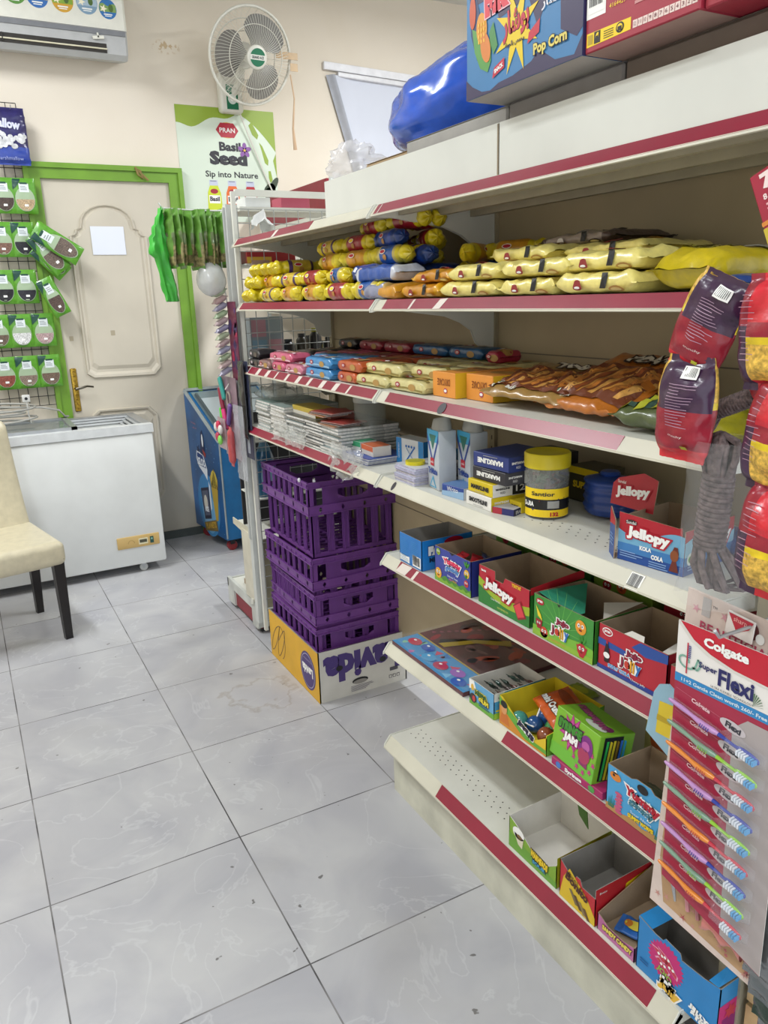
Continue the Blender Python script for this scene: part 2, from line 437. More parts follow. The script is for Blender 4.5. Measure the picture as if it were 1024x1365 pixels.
mb = MB(); mb.bbox((0.572, 3.494, 0.865), (0.607, 3.506, 1.115), BRASS, 0.012)
for k in range(9): mb.lathe([(0.0, 0), (0.008, 0.0), (0.0, 0.003)], M('#6a4d1b', 0.4, 0.6), 8, (0.59, 3.494, 0.88 + k*0.027))
mb.tube([(0.59, 3.50, 1.0), (0.592, 3.46, 1.0), (0.62, 3.455, 1.005), (0.65, 3.455, 1.012), (0.685, 3.46, 1.005)], [0.009, 0.008, 0.007, 0.006, 0.005], M('#5d574d', 0.3, 0.8))
mb.build('door_handle', door, smooth=40)
mb = MB(); mb.box((0.782, 3.4905, 1.74), (0.965, 3.4915, 1.893), ink('#dfe3ee', 0.8))
tag(mb.build('paper_notice'), 'blank white paper sheet taped high on the panelled door', 'paper')

# air conditioner
t = thing('air_conditioner', 'white wall split air conditioner with round stickers above the packets', 'air conditioner', (0.15, 3.29, 2.67))
ACW = M('#e2e1d6', 0.35, var=0.03); ACG = M('#b5b6b6', 0.4, var=0.04)
mb = MB(); prof = [(0.232, 0.075), (0.10, 0.045), (0.05, 0.038), (0.022, 0.06), (0.01, 0.165), (0.0, 0.17), (0.0, 0.30), (0.02, 0.37), (0.08, 0.40), (0.232, 0.40)]
L = 0.91; n = len(prof); vs = [(0, y, z) for y, z in prof] + [(L-0.012, y, z) for y, z in prof] + [(L, 0.232 + (y-0.232)*0.95, 0.2 + (z-0.2)*0.96) for y, z in prof]
fs = [(i, n+i, n+(i+1)%n, (i+1)%n) for i in range(n)] + [(n+i, 2*n+i, 2*n+(i+1)%n, n+(i+1)%n) for i in range(n)] + [tuple(range(n)), tuple(range(2*n, 3*n))[::-1]]
ms = [ACG if i in (1, 2, 3, 4, 9) or i == 0 else ACW for i in range(n)] * 2 + [ACW, ACW]
mb.add(vs, fs, ms); mb.build('housing', t)
mb = MB(); mb.box((0.03, 0.004, 0.172), (0.87, 0.012, 0.178), M('#77797c'))
mb.box((0.0, 0.006, 0.145), (0.9, 0.02, 0.167), M('#7c7e83', 0.4)); mb.build('trim_band', t)
mb = MB(); SL = M('#2e2a26', 0.6)
def slope(z): return 0.022 - (z-0.06)*0.11
mb.box((0.03, 0.0165, 0.062), (0.80, 0.05, 0.105), SL); mb.build('air_outlet', t)
mb = MB(); mb.box((0.03, 0.008, 0.076), (0.80, 0.03, 0.082), M('#d8d2b8', 0.4)); mb.box((0.30, 0.006, 0.064), (0.305, 0.03, 0.103), SL); mb.build('louver', t)
fr = [(0.385, 0.285, '#5b8f3f', '#e7c94a'), (0.487, 0.28, '#3a6fb5', '#e9c33e'), (0.605, 0.275, '#cf9f37', '#86a83c'), (0.722, 0.28, '#7f9cb4', '#a9bccb'), (0.823, 0.262, '#3070b2', '#7fa05a')]
for i, (x, z, c1, c2) in enumerate(fr):
    mb = MB(); f = Fr(mb, (0, 0, 0), (1, 0, 0), (0, 0, 1)); r = 0.052 if i != 4 else 0.044
    f.ell(x, z, r, r*1.05, ink(c1), 1, 28); f.wave(x-r*0.93, x+r*0.93, z-r*0.3, lambda a: z + r*0.45 + 0.006*sin(a*120), ink(c2), 2)
    f.star(x-r*0.5, z, 0.02, 0.008, 5, ink('#f3ead0'), 3); f.ell(x+r*0.35, z+0.005, 0.012, 0.018, ink('#4e6b34'), 3)
    f.rect(x-r*0.5, z-r*0.62, x+r*0.45, z-r*0.5, WHITE, 3); f.rect(x-r*0.4, z-r*0.78, x+r*0.35, z-r*0.7, WHITE, 3)
    mb.build('sticker', t)
mb = MB(); mb.X = Matrix.Translation((0.76, -0.004, 0.125)) @ Matrix.Rotation(-0.12, 4, 'Y'); mb.box((-0.028, 0, -0.006), (0.028, 0.01, 0.008), ACW); mb.box((-0.004, 0, 0.0), (0.004, 0.01, 0.022), ACW); mb.build('louver_clip', t)

# basil seed poster
t = thing('poster', 'pale green drink poster with bottles on the wall below the fan', 'poster', (1.333, 3.519, 1.93))
mb = MB(); mb.box((0, 0, 0), (0.605, 0.002, 0.635), ink('#d3dfce', 0.35)); f = Fr(mb, (0, 0, 0), (1, 0, 0), (0, 0, 1))
OL = ink('#8fa832'); W_ = 0.605
f.wave(0, 0.36, 0.635, lambda a: 0.53 + 0.012*cos(a*30) + 0.075*max(0, min(1, (a-0.08)/0.28))**1.0, OL, 1)
f.wave(0.36, W_, 0.635, lambda a: 0.61 - 1.9*(a-0.36)**1.6, OL, 1)
f.poly([(0.44, 0.55), (0.46, 0.57), (0.50, 0.50), (0.49, 0.475), (0.46, 0.50)], OL, 2)
f.poly([(0.50, 0.46), (0.52, 0.44), (0.555, 0.36), (0.55, 0.33), (0.53, 0.345), (0.515, 0.41)], OL, 2)
f.poly([(0.55, 0.30), (0.565, 0.30), (0.575, 0.25), (0.56, 0.23), (0.55, 0.26)], OL, 2)
f.poly([(0.585, 0.36), (0.605, 0.40), (0.605, 0.26)], OL, 2)
cx = 0.31
f.ell(cx-0.005, 0.515, 0.062, 0.044, ink('#d6b25a'), 1); f.poly([(cx-0.075, 0.515), (cx-0.045, 0.475), (cx+0.035, 0.475), (cx+0.065, 0.515), (cx+0.035, 0.555), (cx-0.045, 0.555)], ink('#b02235'), 2)
f.text('PRAN', cx-0.005, 0.515, 0.095, WHITE, 4, h=0.026, bold=0.015)
DK = ink('#24222a')
f.text('Basil', cx+0.005, 0.425, 0.135, DK, 3, h=0.05, bold=0.045)
f.text('Seed', cx-0.01, 0.36, 0.235, DK, 3, h=0.078, bold=0.07)
for k in range(5): f.ell(cx+0.095 + 0.022*cos(k*1.257+0.3), 0.41 + 0.022*sin(k*1.257+0.3), 0.021, 0.013, ink('#8a55a0'), 4, 14, rot=k*1.257+0.3)
f.ell(cx+0.095, 0.41, 0.007, 0.007, ink('#e8c23c'), 5)
f.text('Sip into Nature', cx+0.005, 0.265, 0.33, DK, 3, h=0.045, bold=0.02)
for k, c in enumerate(('#c9d62b', '#e06a25', '#b5222a')):
    bx = 0.195 + k*0.115; f = Fr(mb, (0, 0, 0.045), (1, 0, 0), (0, 0, 1))
    f.poly([(bx-0.030, 0.0), (bx+0.030, 0.0), (bx+0.036, 0.09), (bx+0.026, 0.15), (bx+0.026, 0.19), (bx-0.026, 0.19), (bx-0.026, 0.15), (bx-0.036, 0.09)], ink('#c3c8dc'), 2)
    f.poly([(bx-0.046, 0.02), (bx+0.046, 0.02), (bx+0.040, 0.12), (bx+0.024, 0.16), (bx-0.024, 0.16), (bx-0.040, 0.12)], ink(c), 3)
    f.ell(bx, 0.128, 0.024, 0.014, ink('#a01c2c'), 4, 14); f.rect(bx-0.02, 0.182, bx+0.018, 0.188, ink('#8a90a5'), 3); f.text('Basil', bx, 0.085, 0.06, DK, 5, bold=0.04); f.rect(bx-0.034, 0.06, bx+0.034, 0.105, WHITE, 4)
for q in ((0.55, 0.14, 0.035, 0.05), (0.575, 0.17, 0.02, 0.06), (0.565, 0.125, 0.045, 0.028)): f.ell(q[0], q[1], q[2], q[3], ink('#33402a'), 3, 16, rot=-0.6)
mb.build('printed_sheet', t)

# wall fan
t = thing('wall_fan', 'white caged wall fan with three grey blades and green hub badge', 'fan', (1.70, 3.2, 2.765))
FW = M('#d9d7cc', 0.4, var=0.03); FB = M('#77746e', 0.4, var=0.05)
nrm = Vector((0.06, -0.96, -0.28)).normalized(); ex = Vector((0, 0, 1)).cross(-nrm).normalized() * 1.0; ez = (-nrm).cross(ex).normalized() * -1
if ez.z < 0: ez = -ez
ex = ez.cross(nrm) if ez.cross(nrm).x > 0 else -ez.cross(nrm)
FM = Matrix((ex, -nrm, ez)).transposed().to_4x4()      # local x right, -y forward, z up
Rf = 0.238
def circ(r, y, n=48): return [(r*cos(2*pi*k/n), y, r*sin(2*pi*k/n)) for k in range(n)]
mb = MB(); mb.X = FM
mb.tube(circ(Rf, 0.0), 0.008, FW, 8, closed=True)
wires = 76
for k in range(wires):
    a = 2*pi*k/wires; a2 = a + 0.16
    mb.tube([(0.055*cos(a), -0.085, 0.055*sin(a)), (0.13*cos(a+.06), -0.082, 0.13*sin(a+.06)), (0.2*cos(a+.12), -0.055, 0.2*sin(a+.12)), (Rf*cos(a2), -0.004, Rf*sin(a2))], 0.0010, FW, 4, caps=False)
mb.tube(circ(0.155, -0.078), 0.0022, FW, 6, closed=True)
mb.build('front_grille', t, smooth=60)
mb = MB(); mb.X = FM
for k in range(36):
    a = 2*pi*k/36
    mb.tube([(0.06*cos(a), 0.09, 0.06*sin(a)), (0.2*cos(a), 0.07, 0.2*sin(a)), (Rf*cos(a), 0.004, Rf*sin(a))], 0.0010, FW, 4, caps=False)
for r, y in ((0.12, 0.083), (0.18, 0.074), (Rf, 0.012)): mb.tube(circ(r, y), 0.003, FW, 6, closed=True)
mb.build('rear_grille', t, smooth=60)
for k in range(3):
    mb = MB(); mb.X = FM; a0 = 2*pi*k/3 + 1.05
    def bl(i, j):
        r = 0.04 + 0.175*j; sp = 0.42 + 0.40*sin(min(1, j*1.25)*pi*0.62); a = a0 + (i-0.5)*2*sp*(1 - 0.25*max(0, j-0.75)*4*abs(i-0.5)*2)
        rr = r*(1 - 0.10*(2*i-1)**2*j)
        return (rr*cos(a), -0.02 + (i-0.5)*0.05, rr*sin(a))
    mb.surf(bl, 14, 10, FB); mb.build('blade', t, smooth=60)
mb = MB(); mb.X = FM @ Matrix.Rotation(pi/2, 4, 'X')
mb.lathe([(0.0, 0.098), (0.048, 0.097), (0.058, 0.09), (0.06, 0.08), (0.04, 0.07), (0.03, -0.06)], [FW]*5, 28)
mb.X = FM; f = Fr(mb, (0, -0.099, 0), (1, 0, 0), (0, 0, 1)); G = ink('#136b4a')
f.ell(0, 0, 0.044, 0.044, G, 1, 28); f.rect(-0.0435, -0.012, 0.0435, 0.012, ink('#d8d8d0'), 2); f.text('GRAND ACE', 0, 0, 0.07, ink('#2a3a36'), 4, h=0.014, bold=0.03)
mb.build('hub', t, smooth=40)
mb = MB(); mb.X = FM @ Matrix.Rotation(pi/2, 4, 'X'); mb.lathe([(0.06, -0.075), (0.068, -0.09), (0.062, -0.15), (0.03, -0.185), (0, -0.19)], [FW]*4, 20)
mb.X = Matrix(); mb.tube([tuple(-nrm*0.14), (0.0, 0.2, -0.08), (-0.03, 0.27, -0.14), (-0.03, 0.30, -0.17)], [0.03, 0.025, 0.022, 0.022], FW, 10)
mb.build('motor_housing', t, smooth=40)
mb = MB(); mb.bbox((-0.11, 0.245, -0.235), (0.03, 0.32, -0.02), FW, 0.02)
f = Fr(mb, (-0.075, 0.2445, -0.22), (1, 0, 0), (0, 0, 1)); f.rect(0.0, 0, 0.07, 0.13, G, 1); f.ell(0.035, 0.055, 0.026, 0.028, ink('#cfd8d2'), 2); f.ell(0.035, 0.055, 0.012, 0.012, WHITE, 3)
for k in range(4): f.rect(0.006, 0.095 + k*0.009, 0.064, 0.1 + k*0.009, ink('#9fb5a8'), 2)
mb.build('control_box', t, smooth=40)
mb = MB(); mb.tube([(0.0, 0.28, -0.2), (0.07, 0.3, -0.36), (0.15, 0.31, -0.55), (0.26, 0.315, -0.78)], 0.005, FW, 6); mb.build('power_cable', t, smooth=60)
mb = MB(); TP = M('#b79562', 0.4, alpha=0.85)
mb.X = Matrix.Translation((0.0,0,0)); mb.tube([(0.215, -0.04, -0.08), (0.235, -0.03, -0.2), (0.23, 0.0, -0.35), (0.245, 0.02, -0.46)], [0.004, 0.004, 0.006, 0.011], M('#c8a98a', 0.6), 6)
mb.box((0.14, -0.03, 0.0), (0.27, -0.027, 0.035), TP); mb.box((0.22, -0.035, -0.06), (0.265, -0.032, -0.02), TP)
mb.build('tape_strip', t)

# torn white blind on the back wall
t = thing('window_blind', 'white window blind with sagging left edge on the back wall', 'blind', (2.26, 3.5, 2.0))
mb = MB(); mb.X = Matrix.Rotation(0.03, 4, 'Y'); mb.bbox((0, -0.005, 0.83), (1.0, 0.02, 0.875), M('#e6e6ea', 0.5), 0.004); mb.bbox((0.09, -0.02, 0.795), (1.0, 0.012, 0.822), M('#dcdce0', 0.4), 0.004); mb.build('head_rail', t, smooth=40)
mb = MB(); BLM = M('#cdd1dd', 0.8, var=0.03, scale=3)
mb.surf(lambda i, j: ((0.07 + 0.24*j) + i*(0.93 - 0.24*j), 0.006 + 0.01*sin(i*22)*j - 0.025*math.exp(-(i*9)**2), 0.80 - 0.8*j - 0.04*i*(1-j)), 40, 8, BLM); mb.build('cloth', t, smooth=80)
mb = MB(); mb.surf(lambda i, j: ((0.04 + 0.25*j) + i*0.045*(1-0.3*j), -0.012 + 0.02*cos(i*pi), 0.80 - 0.8*j), 5, 6, M('#aeb2bc', 0.8)); mb.build('folded_edge', t, smooth=80)
# ------------------------------------------------------------------ gondola shelving along the aisle
LV = [(0.19, 0.978), (0.492, 0.985), (0.765, 0.985), (0.99, 0.98), (1.22, 0.985), (1.453, 0.985), (1.68, 0.985)]
LD, LH = 0.021, 0.027      # price channel: how far it leans out, how tall it is
XB = 1.36
def lip(mb, y0, y1, x, z):
    # rounded deck nose, then a price channel leaning outward
    k = 1.25 if z < 0.3 else 1.0; p = [(x+0.004, z), (x-0.001, z-0.001), (x-LD*k+0.001, z-LH*k+0.004), (x-LD*k, z-LH*k), (x-LD*k+0.004, z-LH*k-0.001), (x+0.006, z-0.014)]
    n = len(p); vs = [(a, y0, b) for a, b in p] + [(a, y1, b) for a, b in p]
    mb.add(vs, [(i, n+i, n+(i+1)%n, (i+1)%n) for i in range(n)] + [tuple(range(n))[::-1], tuple(range(n, 2*n))], CREAM_METAL)
def strip(y0, y1, x, z, parent, mat=RED, tags=(), y_o=0.0):
    # red price strip lying in the channel; frame: a = -y, b = up the slope
    mb = MB(); u = Vector((0, -1, 0)); v = Vector((LD, 0, LH)).normalized(); k = 1.25 if z < 0.3 else 1.0; o = Vector((x-LD*k, y1, z-LH*k)) + v*0.0032; n = u.cross(v).normalized(); o = o + n*0.0016
    H = 0.0305*k
    mb.prism([(0, 0), (y1-y0, 0), (y1-y0, H), (0, H)], tuple(o), tuple(u), tuple(v), 0.001, mat)
    f = Fr(mb, o, u, v)
    for a, wd, sk in tags: f.poly([(a, 0.001), (a+wd, 0.002), (a+wd+sk*.6, H-0.001), (a+sk*.6, H-0.003)], ink('#d9cfc6'), 2)
    return mb.build('price_strip', parent)
def bay(name, label, y0, y1, levels, strips, holes=(), plinth=True):
    Y0 = y0
    t = thing(name, label, 'shelf unit', (0, 0, 0), 0)
    mb = MB(); mb.box((XB, y0, 0.1), (XB+0.02, y1, 1.74), PANEL)
    for z in (0.72, 1.30): mb.box((XB-0.001, y0, z), (XB, y1, z+0.003), M('#6f675a'))
    mb.box((XB-0.002, y0+0.001, 0.1), (XB, y0+0.003, 1.74), M('#7a7263')); mb.build('back_panel', t)
    for y in ((y0, y1) if plinth else (y1,)):
        mb = MB(); mb.box((XB-0.012, y-0.012, 0.02), (XB-0.001, y+0.012, 1.76), M('#a3977c', 0.5))
        for k in range(50): mb.box((XB-0.0128, y-0.002, 0.12 + k*0.032), (XB-0.0115, y+0.002, 0.132 + k*0.032), M('#4f473a'))
        mb.build('upright', t)
    for li in levels:
        z, x = LV[li]; mb = MB(); y0 = -0.665 if (li == 6 and plinth) else Y0; und = M('#a59d88', 0.55, var=0.05)
        mb.box((x, y0+0.002, z-0.004), (XB-0.013, y1-0.002, z), WHITE_METAL)
        for q in range(3): mb.box((x+0.06+q*0.11, y0+0.01, z-0.022), (x+0.075+q*0.11, y1-0.01, z-0.004), und)
        lip(mb, y0+0.004, y1-0.004, x, z)
        if li in holes:
            f = Fr(mb, (x, y1, z), (0, -1, 0), (1, 0, 0)); DH = ink('#33302b')
            k = 0
            while 0.03 + k*0.027 < y1-y0-0.03:
                for c in range(3): f.ell(0.03 + k*0.027 + 0.0135*(c % 2), 0.055 + c*0.018, 0.0022, 0.0022, DH, 1, 6)
                k += 1
        sh = mb.build('shelf', t)
        for y in (y0+0.004, y1-0.006):
            # side bracket: a plate deep at the back, shallow at the front
            mb = MB(); dp = 0.11 if li else 0.03
            poly = [(x-LD-0.004, z-LH-0.004), (x-LD-0.003, z-LH+0.004), (x-0.004, z+0.003), (x+0.02, z+0.003), (XB-0.012, z+0.003), (XB-0.012, z-dp-0.03), (XB-0.05, z-dp-0.03), (XB-0.07, z-dp-0.015), (XB-0.085, z-dp+0.02), (XB-0.12, z-dp*0.62), (XB-0.17, z-dp*0.45), (x+0.05, z-0.028), (x, z-0.027)]
            mb.prism([(a, b) for a, b in poly], (0, y, 0), (1, 0, 0), (0, 0, 1), 0.0025, WHITE_METAL); mb.build('bracket', sh)
        for s in strips.get(li, ()): strip(s[0], s[1], x, z, sh, tags=s[2] if len(s) > 2 else ())
    if plinth:
        mb = MB(); mb.box((0.985, y0+0.004, 0.0), (1.0, y1-0.004, 0.145), M('#c6c5b4', 0.5, var=0.14, scale=9)); mb.box((1.0, y1-0.006, 0.0), (XB, y1-0.004, 0.145), CREAM_METAL); mb.box((1.0, y0+0.004, 0.0), (XB, y0+0.006, 0.145), CREAM_METAL)
        mb.build('kick_plate', t)
    return t
rt = random.Random(3)
tg1 = [(0.03 + k*0.095, rt.choice([0.012, 0.02, 0.03]), 0.012) for k in range(10)]
near = bay('shelf_unit', 'near cream shelving bay with red price strips holding candy boxes', -0.62, 0.47, [0, 1, 2, 3, 4, 5, 6],
    {0: [(-0.56, 0.18, ())], 1: [(-0.60, -0.09, ())], 2: [(-0.6, 0.385, [(0.0, 0.05, 0.02), (0.08, 0.012, 0.01)])], 4: [(-0.40, 0.42, ())],
     5: [(-0.6, 0.42, [(0.13, 0.01, 0.006), (0.24, 0.03, 0.018)])], 6: [(-0.66, 0.45, [(0.02, 0.004, 0.004)])]}, holes=(0, 3, 1))
far = bay('shelf_unit', 'far cream shelving bay above the purple crates with snack rolls and notebooks', 0.47, 1.56, [3, 4, 5, 6],
    {3: [(0.62, 1.54, ())], 4: [(0.49, 1.54, tg1)], 5: [(0.49, 1.54, ())], 6: [(0.85, 1.54, [(0.38, 0.025, 0.02)])]}, plinth=False)
mb = MB(); DC = ink('#2b2730')
v = Vector((LD, 0, LH)).normalized(); f = Fr(mb, Vector((0.985-LD, 0.40, 1.22-LH)), (0, -1, 0), v)
f.ell(0.245, 0.017, 0.015, 0.015, DC, 9, 14); mb.build('stuck_sticker', near); mb = MB(); f2 = Fr(mb, Vector((0.98-LD, 0.40, 0.99-LH)), (0, -1, 0), v); f2.ell(0.012, 0.017, 0.008, 0.013, DC, 5, 14); mb.build('stuck_sticker', near); mb = MB(); f2 = Fr(mb, Vector((0.98-LD, 0.40, 0.99-LH)), (0, -1, 0), v); f2.barcode(0.84, 0.002, 0.87, 0.032, 4)
mb.build('barcode_sticker', near)
# header boards and cartons riding on the top shelf
for i, (ya, yb, lab) in enumerate(((0.768, -0.036, 'long white board standing on the shelf top below the blue bag'), (-0.038, -0.665, 'white board standing on the shelf top below the popcorn carton'))):
    mb = MB(); mb.box((0.986, yb, 1.6805), (0.994, ya, 1.774), M('#d6d8d0', 0.5, var=0.04, scale=5)); mb.box((0.985, yb, 1.682), (0.987, yb+0.004, 1.772), M('#8b7d66'))
    tag(mb.build('header_board'), lab, 'board')
GRB = M('#8f8c86', 0.7)
for ya, yb, xa, xb, h, lab, c in ((0.60, 0.36, 1.03, 1.32, 1.795, 'flat brown carton on the shelf top left of the blue bag', '#a88f6b'), (0.355, -0.03, 1.01, 1.33, 1.806, 'grey flat carton under the blue bag', '#a3a19c'), (-0.034, -0.33, 1.01, 1.33, 1.809, 'dull grey carton carrying the popcorn box', '#8b8784'), (-0.334, -0.62, 1.01, 1.33, 1.809, 'dull brown carton carrying the red printed box', '#75695f')):
    mb = MB(); mb.bbox((xa, yb, 1.6805), (xb, ya, h), M(c, 0.75), 0.004, 1); mb.box((xa, yb, h), (xb, ya, h+0.0004), M(c, 0.75)); tag(mb.build('flat_carton', smooth=30), lab, 'carton')

# end grid of the far bay and the two hook posts
def grid(mb, o, u, v, nu, nv, du, dv, r, mat):
    o, u, v = Vector(o), Vector(u), Vector(v)
    for i in range(nu+1): mb.tube([o + u*du*i, o + u*du*i + v*dv*nv], r, mat, 5)
    for j in range(nv+1): mb.tube([o + v*dv*j + u.cross(v)*r*1.5, o + v*dv*j + u*du*nu + u.cross(v)*r*1.5], r, mat, 5)
t = thing('end_grid_panel', 'white wire grid panel closing the end of the far bay', 'wire panel', (0, 1.592, 0))
mb = MB(); grid(mb, (1.0, 0, 0.14), (1, 0, 0), (0, 0, 1), 8, 33, 0.05, 0.05, 0.0018, M('#a7a9a6', 0.4, 0.3)); mb.build('wire_mesh', t)
mb = MB(); mb.box((1.0005, -0.0075, 1.835), (1.3995, 0.0075, 1.858), WHITE_METAL); mb.box((0.985, -0.008, 0.1), (1.0, 0.008, 1.85), WHITE_METAL); mb.box((1.40, -0.008, 0.1), (1.415, 0.008, 1.85), WHITE_METAL); mb.build('panel_frame', t)

t = thing('end_shelf_unit', 'white end shelf unit with corner post behind the purple crates', 'shelf unit', (0, 0, 0))
WP = M('#c9ccc8', 0.42, var=0.06, scale=12)
mb = MB(); mb.box((0.975, 1.63, 0.12), (1.02, 1.665, 1.81), WP); mb.box((1.86, 1.63, 0.12), (1.90, 1.665, 1.81), WP); mb.box((0.968, 1.64, 0.5), (0.975, 1.655, 1.8), M('#b2b4b1', 0.5)); mb.build('post', t)
mb = MB(); mb.box((1.04, 1.70, 0.15), (1.86, 1.715, 0.47), M('#b5ab92', 0.6, var=0.1)); mb.box((1.02, 1.70, 0.15), (1.03, 1.92, 0.47), M('#cfcab8', 0.5)); mb.box((1.04, 1.93, 0.47), (1.86, 1.94, 0.985), M('#232326', 0.7)); mb.build('lower_panel_and_dark_sheet', t)  # last box: near-black sheet added to stand in for the dark behind the grid
BS = M('#c4c6c0', 0.5, var=0.12, scale=10)
mb = MB(); mb.box((1.02, 1.775, 0.03), (1.14, 1.79, 0.145), BS); mb.box((1.02, 1.62, 0.115), (1.06, 1.78, 0.145), BS); mb.box((1.02, 2.2, 0.02), (1.9, 2.215, 0.14), BS); mb.box((1.02, 1.775, 0.10), (1.035, 2.215, 0.145), BS); mb.box((1.02, 2.12, 0.02), (1.035, 2.2, 0.1), BS); mb.box((1.02, 1.79, 0.02), (1.035, 1.86, 0.1), BS); mb.box((1.03, 1.79, 0.02), (1.05, 2.2, 0.09), M('#8c3039')); mb.box((1.035, 1.79, 0.125), (1.9, 2.2, 0.135), WHITE_METAL); mb.box((1.02, 1.60, 0.145), (1.11, 1.76, 0.152), BS)
mb.prism([(0,0),(0.035,0.01),(0.04,0.035),(0.008,0.03)], (1.015, 1.85, 0.125), (0,-1,0), (0,0,1), 0.006, WHITE_METAL)
mb.box((1.04, 1.795, 0.0), (1.06, 1.815, 0.03), BLACK); mb.box((1.04, 2.17, 0.0), (1.06, 2.19, 0.03), BLACK); mb.box((1.84, 2.17, 0.0), (1.86, 2.19, 0.03), BLACK); mb.box((1.84, 1.795, 0.0), (1.86, 1.815, 0.03), BLACK); mb.build('base', t)
for z in (0.48, 0.655, 0.9):
    mb = MB(); mb.box((1.03, 1.67, z-0.005), (1.86, 2.02 if z < .6 else 1.9, z), WHITE_METAL)
    if z < .6: mb.prism([(-1.67, z-0.07), (-1.67, z+0.01), (-2.05, z+0.01), (-2.05, z-0.02), (-1.9, z-0.03)][::-1], (1.025, 0, 0), (0, -1, 0), (0, 0, 1), 0.004, M('#c9c4b0', 0.5))
    mb.build('shelf', t)
mb = MB(); mb.box((1.07, 1.90, 0.135), (1.2, 2.1, 0.16), CARD); tag(mb.build('cardboard_sheet'), 'flat piece of brown cardboard on the end shelf base', 'cardboard')

t = thing('near_post', 'cream steel shelf post at the near end beside the blue candy box', 'post', (0, 0, 0))
mb = MB(); mb.box((1.03, -0.69, 0.0), (1.12, -0.645, 1.60), M('#a59f8a', 0.5, var=0.05)); mb.build('upright', t)
mb = MB(); mb.tube([(1.05, -0.69, 1.5), (1.02, -0.75, 1.5), (0.90, -0.76, 1.5), (0.885, -0.76, 1.51)], 0.002, STEEL, 6); mb.build('hook', t, smooth=50)
mb = MB(); mb.tube([(1.05, -0.70, 1.01), (0.95, -0.71, 1.0), (0.86, -0.71, 1.0), (0.85, -0.71, 1.012)], 0.0025, STEEL, 6); mb.build('hook', t, smooth=50)
mb = MB(); mb.tube([(1.05, -0.69, 0.61), (0.98, -0.79, 0.61), (0.92, -0.815, 0.605), (0.915, -0.818, 0.615)], 0.002, STEEL, 6); mb.build('hook', t, smooth=50)
t = thing('wooden_crate', 'pale wooden slatted crate at the near shelf foot', 'crate', (0, 0, 0))
WD = M('#cdb07f', 0.6, var=0.15, bump=0.2)
mb = MB()
for k in range(4): mb.box((1.03, -0.875, 0.03 + k*0.08), (1.42, -0.8605, 0.10 + k*0.08), WD); mb.box((1.035, -0.86, 0.03+k*0.08), (1.0495, -0.70, 0.10+k*0.08), WD)
mb.box((1.05, -0.86, 0.0), (1.09, -0.83, 0.36), WD); mb.box((1.05, -0.73, 0.0), (1.09, -0.70, 0.36), WD); mb.box((1.36, -0.86, 0.0), (1.4, -0.83, 0.36), WD); mb.box((1.36, -0.73, 0.0), (1.4, -0.70, 0.36), WD); mb.box((1.05, -0.86, 0.02), (1.4, -0.70, 0.03), WD); mb.build('slats', t)

# ------------------------------------------------------------------ back display shelf seen above and through the far bay
t = thing('display_shelf', 'distant display shelf with red header panel behind the far bay', 'shelf unit', (0, 0, 0))
mb = MB(); mb.box((1.80, 2.5, 1.885), (1.815, 3.49, 2.05), M('#8f1c33', 0.4)); mb.box((1.795, 2.5, 1.865), (1.82, 3.49, 1.885), WHITE_METAL); mb.build('header_panel', t)
mb = MB(); mb.box((2.2, 2.45, 0.0), (2.22, 3.49, 2.05), PANEL); mb.box((1.80, 2.45, 0.0), (1.82, 2.47, 2.05), WP); mb.box((1.80, 3.47, 0.0), (1.82, 3.49, 2.05), WP); mb.build('frame', t)
for z in (0.15, 0.6, 1.1, 1.4, 1.70):
    mb = MB(); mb.box((1.80, 2.47, z-0.02), (2.2, 3.47, z), WHITE_METAL); mb.build('shelf', t)
rj = random.Random(11)
jar0 = None
for z, n, cols in ((1.1, 9, ['#1b1a1c', '#27211c', '#16161a', '#5c5216']), (1.70, 6, ['#8c2a2c', '#39455f', '#b6b3ad'])):
    for k in range(n):
        mb = MB(); r = rj.uniform(0.028, 0.04); h = rj.uniform(0.09, 0.15); c = M(rj.choice(cols), 0.3)
        mb.lathe([(r*0.9, 0), (r, 0.006), (r, h*0.72), (r*0.7, h*0.8), (r*0.72, h*0.82), (r*0.72, h), (0, h)], [c, c, c, c, M('#1a1a1a'), M('#1a1a1a')], 14)
        tag(mb.build('jar', smooth=40, loc=(1.87 + (k % 2)*0.1, 2.55 + k*(0.88/n), z)), 'dark lidded jar on the distant shelf seen through the wire grid' if z < 1.3 else 'small tub on the distant upper shelf under the red header', 'jar', 'dark jars on the distant shelf' if z < 1.3 else 'tubs on the distant upper shelf')
mb = MB(); mb.box((0, 0, 0), (0.14, 0.05, 0.16), ink('#8e98a0')); f = Fr(mb, (0, 0, 0), (1, 0, 0), (0, 0, 1))
for a, b, c in ((0.0, 0.08, '#b98b94'), (0.07, 0.0, '#b98b94'), (0.0, 0.0, '#7f9db0'), (0.07, 0.09, '#9aa6aa')): f.rect(a+0.004, b+0.004, a+0.066, b+0.072, ink(c), 1)
tag(mb.build('picture_box', loc=(1.06, 1.70, 1.235)), 'pink and grey patterned box behind the wire grid', 'box')
mb = MB(); mb.box((1.04, 1.67, 1.222), (1.86, 1.92, 1.232), WHITE_METAL)
tag(mb.build('wall_shelf_board'), 'narrow white shelf board behind the wire grid', 'shelf')
for k in range(5):
    mb = MB(); h = 0.07 + 0.02*(k % 3); c = M(['#1c1a1a', '#2a2519', '#151517'][k % 3], 0.35); mb.lathe([(0.024, 0), (0.026, 0.01), (0.026, h*0.7), (0.015, h*0.85), (0.017, h*0.86), (0.017, h), (0, h)], [c]*4 + [M('#8d8a24' if k == 2 else '#1d1d1f', 0.4)]*2, 14)
    tag(mb.build('bottle', smooth=40, loc=(1.235 + k*0.062, 1.74, 1.232)), 'small dark bottle behind the wire grid', 'bottle', 'dark bottles behind the wire grid')

